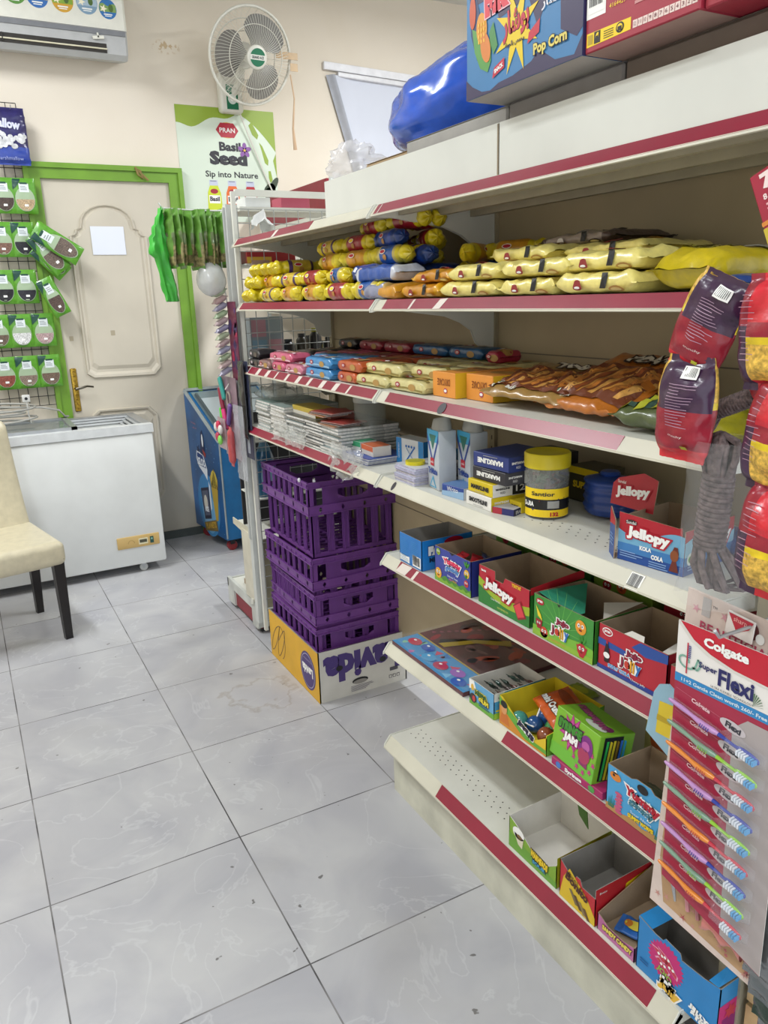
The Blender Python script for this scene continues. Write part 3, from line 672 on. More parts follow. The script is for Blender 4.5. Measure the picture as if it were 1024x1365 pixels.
# detergent bottle behind the grid
t = thing('detergent_bottle', 'blue liquid detergent bottle with white cap behind the crates', 'bottle', (1.085, 1.72, 0.655))
BL_ = M('#1d5f86', 0.15, var=0.02, coat=0.5)
mb = MB()
mb.surf(lambda i, j: ((0.045 - 0.033*max(0, (j-0.6)/0.4)**1.5)*cos(2*pi*i), (0.028 - 0.016*max(0, (j-0.6)/0.4)**1.5)*sin(2*pi*i), 0.24*j), 24, 16, lambda i, j: BL_ if j < 0.8 else clear('#7fb3cc', 0.5), closed_u=True)
f = Fr(mb, fn=lambda a, b, k: (a, -0.0285*math.sqrt(max(0, 1-(a/0.045)**2)) - k - 0.001, b))
f.ell(0.004, 0.085, 0.032, 0.07, ink('#8fb7d2'), 1, 28); f.ell(0.0, 0.125, 0.013, 0.013, ink('#2b4f9c'), 3); f.lines(-0.018, 0.095, 0.036, 5, 0.009, ink('#dfe9f2'), 3)
mb.build('body', t, smooth=60)
mb = MB(); mb.lathe([(0.013, 0.24), (0.016, 0.242), (0.016, 0.27), (0.0, 0.27)], [ink('#1f56a8')]*3, 16); mb.lathe([(0.012, 0.27), (0.011, 0.30), (0, 0.305)], [WHITE]*2, 16); mb.build('cap', t, smooth=40)

# ------------------------------------------------------------------ white chest freezer
t = thing('chest_freezer', 'white chest freezer with sliding glass lids in front of the door', 'freezer', (-0.36, 2.93, 0))
FZ = M('#dcdedc', 0.38, var=0.04, scale=5); AL = M('#a9abad', 0.35, 0.5)
W_, D_ = 1.245, 0.53
mb = MB(); mb.bbox((0, 0, 0.05), (W_, D_, 0.79), FZ, 0.012, 2); mb.build('body', t, smooth=40)
mb = MB(); mb.box((-0.004, -0.006, 0.79), (W_+0.004, 0.05, 0.835), M('#d2d5d6', 0.35)); mb.box((-0.004, D_-0.05, 0.79), (W_+0.004, D_+0.004, 0.835), AL); mb.box((-0.004, 0.05, 0.79), (0.04, D_-0.05, 0.835), AL); mb.box((W_-0.045, 0.05, 0.79), (W_+0.004, D_-0.05, 0.835), AL)
for k in range(3): mb.box((W_-0.06-0.02*k, 0.06+.01*k, 0.815-0.012*k), (W_-0.045-0.02*k, D_-0.06, 0.823-0.012*k), M('#b9bcbe', 0.4))
for k in range(3): mb.box((0.8, D_-0.075-0.025*k, 0.822-0.012*k), (W_-0.045, D_-0.06-0.025*k, 0.83-0.012*k), M('#c5c8ca', 0.4))
mb.build('rim', t)
mb = MB(); mb.box((0.10, 0.06, 0.835), (0.86, D_-0.05, 0.842), M('#8f9a98', 0.08, alpha=0.55, var=0)); 
for a, b in (((0.09, 0.05), (0.87, 0.07)), ((0.09, D_-0.07), (0.87, D_-0.04)), ((0.84, 0.05), (0.87, D_-0.04)), ((0.09, 0.05), (0.115, D_-0.04))): mb.box((a[0], a[1], 0.833), (b[0], b[1], 0.85), AL)
mb.build('sliding_lid', t)
mb = MB(); GD = M('#c7a768', 0.4, var=0.03); mb.bbox((0.985, -0.006, 0.155), (1.215, 0.004, 0.222), GD, 0.004, 2); f = Fr(mb, (0.985, -0.006, 0.155), (1, 0, 0), (0, 0, 1))
f.rect(0.115, 0.015, 0.165, 0.05, ink('#d9d2b0'), 1); f.rect(0.12, 0.024, 0.16, 0.042, ink('#4b4a38'), 2); f.rect(0.177, 0.014, 0.197, 0.052, ink('#1f4d44'), 2); f.rect(0.182, 0.034, 0.192, 0.044, ink('#7fae9c'), 3)
for k in range(11):
    a = pi*(0.1 + 0.08*k); f.rect(0.075 + 0.018*cos(a)-.0008, 0.02 + 0.022*sin(a), 0.075 + 0.018*cos(a)+.0008, 0.026 + 0.022*sin(a), ink('#8a6f3c'), 1)
mb.build('thermostat_panel', t, smooth=30)
for x in (1.12, 0.1):
    for y in (0.05, 0.48):
        mb = MB(); mb.X = Matrix.Translation((x, y, 0.022)) @ Matrix.Rotation(pi/2, 4, 'X'); mb.lathe([(0.0, -0.012), (0.022, -0.012), (0.022, 0.012), (0.0, 0.012)], [M('#c9cbc9', 0.5)]*3, 20); mb.lathe([(0.0, -0.014), (0.008, -0.014), (0.008, 0.014), (0.0, 0.014)], [STEEL]*3, 12); mb.X = Matrix(); mb.box((x-0.012, y-0.016, 0.03), (x+0.012, y+0.016, 0.052), STEEL); mb.build('castor', t, smooth=40)
# loose cable on the lid
mb = MB(); pts = []
for k in range(90):
    a = k * 0.24; pts.append((0.12 + 0.20*cos(a) + 0.03*sin(a*0.37), 3.23 + 0.10*sin(a) + 0.02*cos(a*0.53), 0.858 + 0.0012*k + 0.006*sin(a*1.3)))
pts += [(0.38, 3.30, 0.93), (0.47, 3.36, 0.90), (0.50, 3.38, 0.86), (0.52, 3.40, 0.856)]
mb.tube(pts, 0.0055, M('#a3a29c', 0.5), 6)
tag(mb.build('coiled_cable', smooth=60), 'loosely coiled grey cable lying on the white freezer lid', 'cable')
mb = MB(); mb.bbox((0.28, 3.20, 0.975), (0.32, 3.208, 1.015), M('#cfcfcb', 0.4), 0.004); f = Fr(mb, (0.28, 3.1995, 0.975), (1, 0, 0), (0, 0, 1)); f.ell(0.02, 0.02, 0.008, 0.008, BLK, 1)
mb.tube([(0.30, 3.204, 0.975), (0.302, 3.21, 0.90), (0.31, 3.22, 0.862)], 0.004, M('#cfcfcb', 0.4), 6)
tag(mb.build('wire_clip', smooth=40), 'small white metal plate clip standing among the freezer cables', 'clip')

# ------------------------------------------------------------------ igloo ice cream freezer
t = thing('ice_cream_freezer', 'blue ice cream freezer with penguin artwork between door and shelves', 'freezer', (1.262, 2.985, 0), 0.10)
FBm = M('#1c5c98', 0.3, var=0.35, scale=3.2); FB2 = M('#0e5e93', 0.35, var=0.08)
prof = [(0, 0.08), (0, 0.66), (0.03, 0.695), (0.47, 0.925), (0.50, 0.925), (0.50, 0.08)]
mb = MB(); n = len(prof); Wd = 0.50
mb.add([(0, y, z) for y, z in prof] + [(Wd, y, z) for y, z in prof], [tuple(range(n)), tuple(range(n, 2*n))[::-1]] + [(i, n+i, n+(i+1)%n, (i+1)%n) for i in range(n)], [FBm, FBm] + [FB2]*n)
f = Fr(mb, (0, 0.47, 0.08), (0, -1, 0), (0, 0, 1))
f.ell(0.22, 0.17, 0.17, 0.2, ink('#3f86bd'), 1, 28); f.ell(0.22, 0.12, 0.11, 0.13, ink('#6fa9d2'), 2, 28); f.ell(0.19, 0.10, 0.06, 0.1, ink('#8dbde0'), 3, 24)
WB = ink('#e8ecf2')
f.poly([(0.10, 0.50), (0.20, 0.49), (0.25, 0.40), (0.24, 0.33), (0.20, 0.36), (0.12, 0.40), (0.085, 0.45)], WB, 4); f.poly([(0.108, 0.49), (0.195, 0.48), (0.235, 0.405), (0.125, 0.41), (0.095, 0.45)], ink('#1b3f7d'), 5)
f.text('IGLOO', 0.165, 0.435, 0.125, WB, 6, h=0.05, bold=0.06, rot=-0.05)
f.poly([(0.16, 0.49), (0.19, 0.62), (0.215, 0.64), (0.235, 0.60), (0.24, 0.52), (0.22, 0.48)], ink('#1d2a52'), 5); f.ell(0.212, 0.575, 0.013, 0.04, WB, 6, 14); f.poly([(0.20, 0.52), (0.25, 0.50), (0.24, 0.47), (0.215, 0.49)], ink('#a3342c'), 6); f.star(0.13, 0.51, 0.03, 0.012, 5, ink('#1d2a52'), 4)
f.poly([(0.25, 0.33), (0.27, 0.30), (0.27, 0.16), (0.25, 0.14)], WB, 4)
f.poly([(0.11, 0.26), (0.24, 0.29), (0.25, 0.09), (0.14, 0.065)], ink('#2a2a40'), 5); f.poly([(0.125, 0.245), (0.225, 0.268), (0.235, 0.11), (0.15, 0.09)], ink('#5b6075'), 6); f.ell(0.18, 0.18, 0.03, 0.05, ink('#d8d2c4'), 7, 14); f.text('ICE', 0.19, 0.14, 0.06, WB, 8, bold=0.05, rot=0.15)
f.poly([(0.28, 0.36), (0.35, 0.42), (0.40, 0.36), (0.36, 0.10), (0.32, 0.09)], ink('#b99b3a'), 5)
for k in range(5): f.poly([(0.35, 0.42), (0.29 + k*0.023, 0.30), (0.30 + k*0.023, 0.30)], ink('#2c2618'), 6)
f.ell(0.345, 0.36, 0.045, 0.05, ink('#d3bb4c'), 6, 18)
for k in range(6): f.poly([(0.345, 0.40), (0.31+k*0.014, 0.32), (0.315+k*0.014, 0.315)], ink('#2c2618'), 7)
f.poly([(0.12, 0.04), (0.33, 0.10), (0.345, 0.03), (0.14, -0.02+0.01)], ink('#7d6a3c'), 8); f.text('PLANETS', 0.235, 0.045, 0.17, ink('#caa23c'), 9, h=0.04, bold=0.05, rot=0.25)
f.text('Ice Cream', 0.085, 0.67, 0.075, ink('#c97f8f'), 4, rot=-0.1); f.text('with me', 0.10, 0.64, 0.06, ink('#c97f8f'), 4)
rs = random.Random(4)
for k in range(42): q = rs.uniform(0.0015, 0.006); a_, b_ = rs.uniform(0.02, 0.45), rs.uniform(0.02, 0.6); f.star(a_, b_, q, q*0.4, 4, ink('#8fb9dc'), 3)
f2 = Fr(mb, (0, 0, 0.08), (1, 0, 0), (0, 0, 1))
for k in range(14): q = rs.uniform(0.002, 0.006); f2.star(rs.uniform(0.02, 0.3), rs.uniform(0.02, 0.5), q, q*0.4, 4, ink('#5b9ac8'), 1)
mb.build('body', t)
mb = MB(); AL2 = M('#9aa3a6', 0.35, 0.4)
def bar(a, b, w2=0.012): mb.tube([a, b], w2, AL2, 4)
bar((0.004, 0.0, 0.675), (0.004, 0.49, 0.935), 0.014); bar((Wd, 0.0, 0.675), (Wd, 0.49, 0.935), 0.014); bar((0, 0.49, 0.935), (Wd, 0.49, 0.935), 0.014); bar((0, 0.0, 0.675), (Wd, 0.0, 0.675), 0.014)
bar((0.002, 0.0, 0.09), (0.002, 0.0, 0.67), 0.006); mb.build('lid_frame', t)
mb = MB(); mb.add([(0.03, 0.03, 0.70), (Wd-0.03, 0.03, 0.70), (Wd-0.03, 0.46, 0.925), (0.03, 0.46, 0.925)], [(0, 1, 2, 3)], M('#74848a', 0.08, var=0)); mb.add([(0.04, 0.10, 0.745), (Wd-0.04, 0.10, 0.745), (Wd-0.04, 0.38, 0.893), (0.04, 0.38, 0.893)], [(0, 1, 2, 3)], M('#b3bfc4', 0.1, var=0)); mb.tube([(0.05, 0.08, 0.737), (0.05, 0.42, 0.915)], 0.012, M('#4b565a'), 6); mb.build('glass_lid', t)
for x in (0.05, 0.45):
    for y in (0.06, 0.44):
        mb = MB(); mb.X = Matrix.Translation((x, y, 0.03)) @ Matrix.Rotation(pi/2, 4, 'X'); mb.lathe([(0, -0.012), (0.03, -0.012), (0.03, 0.012), (0, 0.012)], [M('#8e2a30')]*3, 16); mb.X = Matrix(); mb.box((x-0.014, y-0.018, 0.04), (x+0.014, y+0.018, 0.08), BLACK); mb.build('castor', t, smooth=40)

# ------------------------------------------------------------------ cream dining chair
t = thing('dining_chair', 'cream leather dining chair with black legs in front of the white freezer', 'chair', (0.26, 2.22, 0), 0.20)
LE = M('#c9c0a5', 0.36, var=0.06, bump=0.12, scale=30); LEG = M('#1a1616', 0.35, var=0.1)
Wc, Dc = 0.44, 0.42
mb = MB(); mb.bbox((-Wc, -0.035, 0.355), (0.035, Dc+0.03, 0.465), LE, 0.03, 5); mb.tube([(-Wc+0.01, -0.03, 0.385), (0.022, -0.03, 0.385), (0.03, -0.01, 0.385), (0.03, Dc, 0.385)], 0.0025, M('#a79e84'), 5); mb.build('seat', t, smooth=50)
mb = MB(); mb.X = Matrix.Translation((0, Dc-0.03, 0.40)) @ Matrix.Rotation(-0.10, 4, 'X')
def bk(i, j):
    a = 2*pi*i; hw = (Wc+0.03)/2 - 0.03*j; p = 6; c, s_ = cos(a), sin(a)
    e = (1 - max(0, (j-0.93)/0.07)**2*0.5) if j < 1 else 0.35
    return (-Wc/2+0.01 + hw*math.copysign(abs(c)**(2/p), c)*(0.9+0.1*e), 0.035 + 0.036*e*math.copysign(abs(s_)**(2/3), s_) + 0.02*sin(j*pi), 0.0 + 0.56*j)
mb.surf(bk, 40, 24, LE, closed_u=True); mb.add([bk(i/40, 1) for i in range(40)], [tuple(range(40))], LE); mb.build('backrest', t, smooth=60)
for x, y, dy in ((-0.0, 0.0, -0.0), (-Wc+0.04, 0.0, -0.0), (0.0, Dc-0.03, 0.03), (-Wc+0.04, Dc-0.03, 0.03)):
    mb = MB(); a, b = 0.023, 0.016
    mb.add([(x-b, y-b+dy, 0), (x+b, y-b+dy, 0), (x+b, y+b+dy, 0), (x-b, y+b+dy, 0), (x-a, y-a, 0.37), (x+a, y-a, 0.37), (x+a, y+a, 0.37), (x-a, y+a, 0.37)], [(0,3,2,1),(4,5,6,7),(0,1,5,4),(1,2,6,5),(2,3,7,6),(3,0,4,7)], LEG); mb.build('leg', t)

# ------------------------------------------------------------------ left wire display with seed packets
t = thing('wire_display_panel', 'black wire display grid left of the green door frame', 'wire panel', (0, 3.49, 0))
mb = MB(); grid(mb, (-0.17, 0, 0.92), (1, 0, 0), (0, 0, 1), 13, 30, 0.0505, 0.0525, 0.0022, M('#3c3a37', 0.5, 0.2)); mb.build('wire_mesh', t)
for x in (0.28, 0.38, 0.45):
    mb = MB(); mb.tube([(x, 0, 2.445), (x, -0.05, 2.45), (x, -0.11, 2.45), (x, -0.12, 2.462)], 0.002, STEEL, 5); mb.build('hook', t)
def packet_mesh(mb, W, H, T, content, empty, seed, film='#5a9a2a'):
    """hanging seed packet: local -Y is the front, x centred, top at z=0"""
    FG = foil(film) if isinstance(film, str) else film; DGR = ink('#16453a')
    mb.X = mb.X @ Matrix.Translation((0, 0, 0)) @ Matrix(((0, 1, 0, 0), (0, 0, -1, 0), (-1, 0, 0, 0), (0, 0, 0, 1)))
    top = wrapped(mb, H, W, T, FG, p=2.2, fin=0.008, wr=0.0015, seed=seed, ns=14, nt=18)
    f = Fr(mb, fn=lambda a, b, k: top(min(H, max(0, H-b)), a, k + 0.0012))
    f.poly([(-W*0.48, H*0.98), (-W*0.48, H*0.66), (-W*0.25, H*0.80), (-W*0.1, H*0.97)], DGR, 1)
    CL = ink('#9fb394'); f.ell(0, H*0.40, W*0.41, H*0.34, CL, 1, 22)
    lvl = H*(0.40 + 0.34*(1-2*empty))
    pts = []
    for k in range(25):
        a = pi + pi*k/24; pts.append((W*0.39*cos(a), H*0.40 + H*0.32*sin(a)))
    cc = M(content, 0.6, var=0.45, scale=260) ; pts2 = [(x, min(z, lvl)) for x, z in pts] + [(W*0.37, max(H*0.40, min(lvl, H*.5))), (-W*0.37, max(H*0.40, min(lvl, H*.5)))]
    f.poly(pts2, cc, 2)
    f.rect(-W*0.2, H*0.60, W*0.2, H*0.84, ink('#d9e0e2'), 3); f.rect(-W*0.15, H*0.82, W*0.15, H*0.87, DGR, 4)
    f.lines(-W*0.15, H*0.77, W*0.3, 3, H*0.045, ink('#8f979c'), 4); f.rect(-W*0.06, H*0.2, W*0.1, H*0.26, WHITE, 4)
def packet(x, z, content, label, W=0.088, H=0.128, y=3.455, rzz=0.0, tilt=0.0, empty=0.5, film='#5a9a2a', group=None):
    mb = MB(); mb.X = Matrix.Rotation(tilt, 4, 'Y'); packet_mesh(mb, W, H, 0.022, content, empty, x*7+z, film)
    mb.X = Matrix(); mb.tube([(0, 0.0, -0.004), (0, 0.03, 0.0)], 0.002, STEEL, 5)
    return tag(mb.build('seed_packet', smooth=60, loc=(x, y, z), rz=rzz), label, 'packet', group)
rows = [(2.125, [(0.360, '#4a3a33', 'dark mixed seeds'), (0.462, '#b9a07e', 'pale mixed beans')]),
        (1.905, [(0.318, '#7b5a4c', 'reddish seeds'), (0.425, '#23232b', 'coarse black seeds')]),
        (1.662, [(0.290, '#1d1c22', 'very dark seeds'), (0.402, '#2b2a33', 'black seeds')]),
        (1.430, [(0.232, '#6b5a4c', 'brown spice'), (0.345, '#e2e2df', 'white powder'), (0.460, '#b59a9a', 'pinkish spice')]),
        (1.205, [(0.232, '#8d4a3c', 'red brown spice'), (0.345, '#8a776a', 'brown bark pieces'), (0.462, '#756052', 'ground brown spice')])]
rn = ['topmost', 'second', 'middle', 'fourth', 'lowest']
for r, (zz, its) in enumerate(rows):
    for q, (x, c, nm) in enumerate(its):
        packet(x, zz, c, 'green packet of %s in the %s row of the wire display' % (nm, rn[r]), H=0.178, W=0.118, empty=0.45 + 0.1*((q+r) % 2), y=3.45)
packet(0.475, 1.865, '#6e5f55', 'large green seed packet sticking out sideways over the door', W=0.105, H=0.26, y=3.38, tilt=-0.98, empty=0.25)
packet(0.470, 1.84, '#6e5f55', 'green seed packet fanned behind the one sticking out over the door', W=0.105, H=0.23, y=3.41, tilt=-0.62, empty=0.25)
packet(0.475, 1.78, '#5c4d44', 'lower green seed packet of the fan beside the door frame', W=0.10, H=0.20, y=3.43, tilt=-0.75, empty=0.25)
packet(0.485, 1.61, '#5a4740', 'slanting green packet of dark pods over the left door frame', W=0.09, H=0.21, y=3.40, tilt=-0.42, empty=0.25)
mb = MB(); PU = M('#2a2560', 0.28, var=0.15, bump=0.3, scale=40, coat=0.3); BU = M('#27409a', 0.28, var=0.1, bump=0.3, scale=40, coat=0.3); HH = 0.275
mb.X = Matrix(((0, 1, 0, 0), (0, 0, -1, 0), (-1, 0, 0, 0), (0, 0, 0, 1)))
top = wrapped(mb, HH, 0.20, 0.05, lambda i, j: PU if j < 0.68 else BU, p=2.2, fin=0.012, wr=0.004, seed=5, ns=26, nt=24)
f = Fr(mb, fn=lambda a, b, k: top(b, a, k+0.002)); MW = M('#cfd0d2', 0.6, var=0.2, bump=0.6, scale=70)
rm = random.Random(8)
for k in range(46): f.ell(rm.uniform(-0.082, 0.082), rm.uniform(0.125, 0.19), 0.013, 0.012, MW, 2 + k % 3, 10)
f2 = Fr(mb, fn=lambda a, b, k: top(HH-b, a, k+0.002)); f2.text('Mallow', 0.0, 0.195, 0.14, ink('#cdd0ea'), 5, h=0.045, bold=0.05, rot=-0.1); f2.text('Marshmallow', 0.0, 0.03, 0.13, ink('#aab4e2'), 4, h=0.016)
tag(mb.build('marshmallow_bag', smooth=60, loc=(0.415, 3.44, 2.458)), 'purple and blue marshmallow bag hanging topmost left of the door', 'bag')

# ------------------------------------------------------------------ things hanging on the far post
t = thing('hook_rod', 'thin white hook rod reaching left from the far post', 'hook', (0, 1.72, 1.79))
mb = MB(); mb.tube([(0.975, -0.07, 0.0), (0.90, 0, 0.005), (0.76, 0, 0.012), (0.75, 0, 0.03)], 0.003, M('#d8d8d6', 0.4), 6); mb.build('rod', t, smooth=50)
NUT = M('#8d8458', 0.45, var=0.45, bump=0.5, scale=70); SGR = foil('#5f9038'); SCL = M('#7f9460', 0.2, var=0.2, alpha=0.75, coat=0.5)
for k in range(10):
    mb = MB(); mb.X = Matrix.Rotation(rt.uniform(-0.10, 0.10), 4, 'Y') @ Matrix(((0, 1, 0, 0), (0, 0, -1, 0), (-1, 0, 0, 0), (0, 0, 0, 1)))
    wrapped(mb, 0.20 + rt.uniform(-.015, .015), 0.095, 0.024, lambda i, j: (SGR if (j < 0.42 or (0.10 < i < 0.20 and j < 0.8)) else (SCL if j < 0.58 else (NUT if j < 0.93 else SGR))), p=2.0, fin=0.01, finw=0.8, tr=0.11, wr=0.005, seed=k*3, ns=20, nt=20)
    mb.X = Matrix(); mb.tube([(0, 0, -0.006), (0, 0.004, 0.003)], 0.002, STEEL, 5)
    tag(mb.build('seed_bag', smooth=60, loc=(0.785 + k*0.0235, 1.72, 1.80 + rt.uniform(-.006, .004)), rz=-1.28 + rt.uniform(-0.28, 0.22)), 'green topped clear bag of shelled nuts hanging in the row on the far post hook', 'bag', 'green seed bags hanging on the far post hook')
mb = MB(); GB = M('#3fae3c', 0.4, var=0.1, bump=0.2, scale=25); 
def gl(i, j):
    a = 2*pi*i; wd = [0.008, 0.016, 0.024, 0.036, 0.040, 0.026, 0.026, 0.028, 0.030, 0.026][min(9, int(j*9.99))]
    nz = noise.noise(Vector((cos(a)*2, sin(a)*2, j*5)))
    return (-0.015*sin(j*4) + wd*cos(a)*(1+0.3*nz), 0.018*sin(a)*(1+nz) , -0.33*j + 0.012*nz)
mb.surf(gl, 26, 28, GB, closed_u=True); mb.add([gl(i/26, 1) for i in range(26)], [tuple(range(26))], GB)
tag(mb.build('green_plastic_bag', smooth=50, loc=(0.755, 1.72, 1.80)), 'crumpled bright green plastic bag hanging leftmost on the hook', 'bag')
mb = MB(); mb.surf(lambda i, j: (0.057*sin(pi*j)*cos(2*pi*i)*(1+0.08*noise.noise(Vector((i*9, j*6, 1)))), 0.05*sin(pi*j)*sin(2*pi*i), 0.062*cos(pi*j) + 0.004*noise.noise(Vector((i*7, j*7, 2)))), 24, 14, M('#cfd2d0', 0.25, var=0.05, bump=0.4, scale=30, coat=0.4), closed_u=True)
mb.tube([(0, 0, 0.06), (0.0, 0, 0.16)], 0.0015, WHITE, 5)
tag(mb.build('white_plastic_bag', smooth=60, loc=(0.917, 1.70, 1.545)), 'small round white plastic bag hanging below the green seed bags', 'bag')
t = thing('sweet_garland', 'long strip of pastel wrapped sweets hanging beside the far post', 'candy strip', (0.965, 1.70, 1.52))
mb = MB(); mb.tube([(0.0, 0, 0.01), (0.012, 0, -0.1), (0.010, 0, -0.3), (-0.006, 0, -0.37), (-0.03, 0, -0.40)], 0.0028, M('#d8d4ce'), 6); mb.tube([(0, 0, 0), (0.0, 0.0, 0.12)], 0.001, WHITE, 4); mb.build('cord', t)
pc = ['#a8b79b', '#b99c9c', '#9a95ad', '#a3b894', '#b8a2a4', '#918ca6', '#adb89a', '#b8a0a0', '#9a9ab0', '#a0b090', '#bfa9a6', '#9c98ae']
for k in range(12):
    mb = MB(); mb.X = Matrix.Translation((-0.045, 0, -0.05 - k*0.0275)) @ Matrix.Rotation(-0.45, 4, 'Y'); wrapped(mb, 0.066, 0.031, 0.024, foil(pc[k]), p=2, fin=0.006, wr=0.002, seed=k, ns=10, nt=12); mb.build('sweet', t, smooth=60)
# blister cards of hair things on the far post (face the aisle)
def sidecard(name, label, y, z0, z1, w_, x, draw, cat='card', back='#8f4a60'):
    tt = thing(name, label, cat, (x + 0.012, y - 0.055, z0), RZ); mb = MB(); H = z1-z0
    mb.box((0, 0, 0), (w_, 0.002, H), M(back, 0.3, var=0.15, scale=30)); fr_ = Fr(mb, (0, 0, 0), (1, 0, 0), (0, 0, 1)); draw(mb, fr_, w_, H, tt); mb.build('backing_card', tt)
    return tt
def d1(mb, f, w_, H, tt):
    r = random.Random(2)
    for k in range(16): f.ell(r.uniform(0.01, w_-0.01), r.uniform(0.02, H-0.02), r.uniform(0.008, 0.02), r.uniform(0.01, 0.03), ink(r.choice(['#7c1f4b', '#54306b', '#a3214a', '#6a2348', '#3b2a55'])), 1 + k % 3, 14)
sidecard('hair_clip_card', 'dark magenta hair clip card hanging highest on the far post', 1.74, 1.16, 1.46, 0.10, 0.955, d1, back='#6b2140')
def d2(mb, f, w_, H, tt):
    for k, (x, z, c, rt_) in enumerate(((0.05, 0.28, '#2f8f86', -0.5), (0.03, 0.235, '#8c1d3a', -0.3), (0.055, 0.16, '#d4357a', -0.35), (0.02, 0.15, '#58c43a', -0.05), (0.12, 0.18, '#6b4a8e', 0.5))):
        m2 = MB(); m2.X = Matrix.Translation((x, -0.012, z)) @ Matrix.Rotation(rt_, 4, 'Y'); m2.bbox((-0.012, -0.008, -0.05), (0.012, 0.008, 0.05), M(c, 0.3), 0.007); m2.build('nail_file', tt, smooth=50)
    m2 = MB(); m2.tube([(0.11 + 0.022*cos(a/10), -0.006, 0.24 + 0.03*sin(a/10)) for a in range(63)], 0.004, M('#9c8f86', 0.4), 6); m2.build('hair_band', tt)
sidecard('accessory_card', 'beauty accessory card with coloured tools below the sweet strip', 1.865, 0.84, 1.17, 0.20, 0.94, d2, back='#8a6f7c')
def d3(mb, f, w_, H, tt):
    for k, (x, z, c) in enumerate(((0.02, 0.09, '#d8d6d2'), (0.05, 0.10, '#c32a4e'), (0.03, 0.05, '#b02f52'), (0.06, 0.04, '#7fd05a'), (0.075, 0.085, '#d8d6d2'))):
        m2 = MB(); m2.X = Matrix.Translation((x, -0.014, z)); m2.surf(lambda i, j: (0.018*sin(pi*j)*cos(2*pi*i), 0.010*sin(pi*j)*sin(2*pi*i), 0.02*cos(pi*j)), 12, 8, M(c, 0.35), closed_u=True); m2.build('hair_clip', tt, smooth=60)
sidecard('clip_card', 'small card of pink white and green clips lowest left on the far post', 1.87, 0.87, 1.0, 0.10, 0.915, d3, back='#a58a90')
def d4(mb, f, w_, H, tt):
    BKF = M('#0e0e12', 0.15, bump=0.6, scale=50, coat=0.6)
    m2 = MB(); m2.X = Matrix.Translation((0.01, -0.002, H)) @ Matrix(((0, 1, 0, 0), (0, 0, -1, 0), (-1, 0, 0, 0), (0, 0, 0, 1))) @ Matrix.Translation((0, 0.03, 0)); wrapped(m2, H-0.08, 0.06, 0.018, BKF, p=2.3, wr=0.004, seed=9); m2.build('black_pouch', tt, smooth=60)
    f.rect(0.02, 0.02, 0.05, 0.10, ink('#b4bac2'), 2)
sidecard('black_pouch_card', 'long black foil pouches hanging along the far post', 1.64, 0.86, 1.24, 0.085, 0.955, d4, back='#3a3f55')
mb = MB(); mb.X = Matrix(((0, 1, 0, 0), (0, 0, -1, 0), (-1, 0, 0, 0), (0, 0, 0, 1))); wrapped(mb, 0.16, 0.035, 0.03, foil('#b6474a'), p=2, wr=0.002, seed=3)
tag(mb.build('pink_comb_pack', smooth=60, loc=(0.935, 1.63, 0.98), rz=RZ), 'salmon pink wrapped tube lowest on the far post', 'packet')
mb = MB(); mb.X = Matrix(((0, 1, 0, 0), (0, 0, -1, 0), (-1, 0, 0, 0), (0, 0, 0, 1))) @ Matrix.Translation((0, 0, 0)); wrapped(mb, 0.30, 0.12, 0.012, clear('#c8ccd4', 0.3), p=2.4, wr=0.004, seed=12)
tag(mb.build('clear_sleeve', smooth=60, loc=(0.945, 1.57, 1.07), rz=RZ), 'clear plastic sleeve hanging from the far post edge', 'packet')
# ------------------------------------------------------------------ cartons
def carton(mb, W, D, H, fm, sm=None, im=CARD, prof=None, back=None, side=None, left=None, th=0.0018):
    """open printed display carton; local front faces -Y"""
    sm = sm or fm; Hb = back if back is not None else H; Hs = side or [(0, H), (D, Hb)]; Hl = left or [(0, Hb), (D, H)]
    p = prof or [(0, H), (W, H)]
    mb.prism([(0, 0), (W, 0)] + p[::-1], (0, 0, 0), (1, 0, 0), (0, 0, 1), th, fm, im)
    mb.prism([(0, 0), (D, 0)] + Hs[::-1], (W, 0, 0), (0, 1, 0), (0, 0, 1), th, sm, im)
    mb.prism([(0, 0), (D, 0)] + Hl[::-1], (0, D, 0), (0, -1, 0), (0, 0, 1), th, sm, im)
    mb.prism([(0, 0), (W, 0), (W, Hb), (0, Hb)], (W, D, 0), (-1, 0, 0), (0, 0, 1), th, sm, im)
    mb.box((0.001, 0.001, 0.0004), (W-0.001, D-0.001, 0.0015), im)
    return Fr(mb, (0, 0, 0), (1, 0, 0), (0, 0, 1)), Fr(mb, (W, 0, 0), (0, 1, 0), (0, 0, 1))
def cbox(name, label, loc, W, D, H, fc, sc=None, im=CARD, art=None, sart=None, rz=RZ, rough=0.38, extra=None, rot=None, group=None, cat='box', **k):
    t = thing(name, label, cat, loc, rz, group, rot); mb = MB()
    f, s = carton(mb, W, D, H, M(fc, rough, var=0.03), M(sc or fc, rough, var=0.03), im, **k)
    if art: art(f, W, H)
    if sart: sart(s, D, H)
    mb.build('carton_body', t)
    if extra: extra(t)
    return t
def flap(t, pts, mat, name='flap'):
    mb = MB(); mb.add(pts, [tuple(range(len(pts)))], mat); return mb.build(name, t)
def fruit(f, x, z, r, c, lay=3):
    f.ell(x, z, r, r, ink(c), lay, 18); f.ell(x-r*0.35, z+r*0.2, r*0.25, r*0.3, WHITE, lay+1, 10); f.ell(x+r*0.35, z+r*0.2, r*0.25, r*0.3, WHITE, lay+1, 10)
    f.ell(x-r*0.3, z+r*0.2, r*0.1, r*0.14, BLK, lay+2, 8); f.ell(x+r*0.3, z+r*0.2, r*0.1, r*0.14, BLK, lay+2, 8); f.ell(x, z-r*0.4, r*0.3, r*0.15, ink('#7c1a1a'), lay+1, 10)
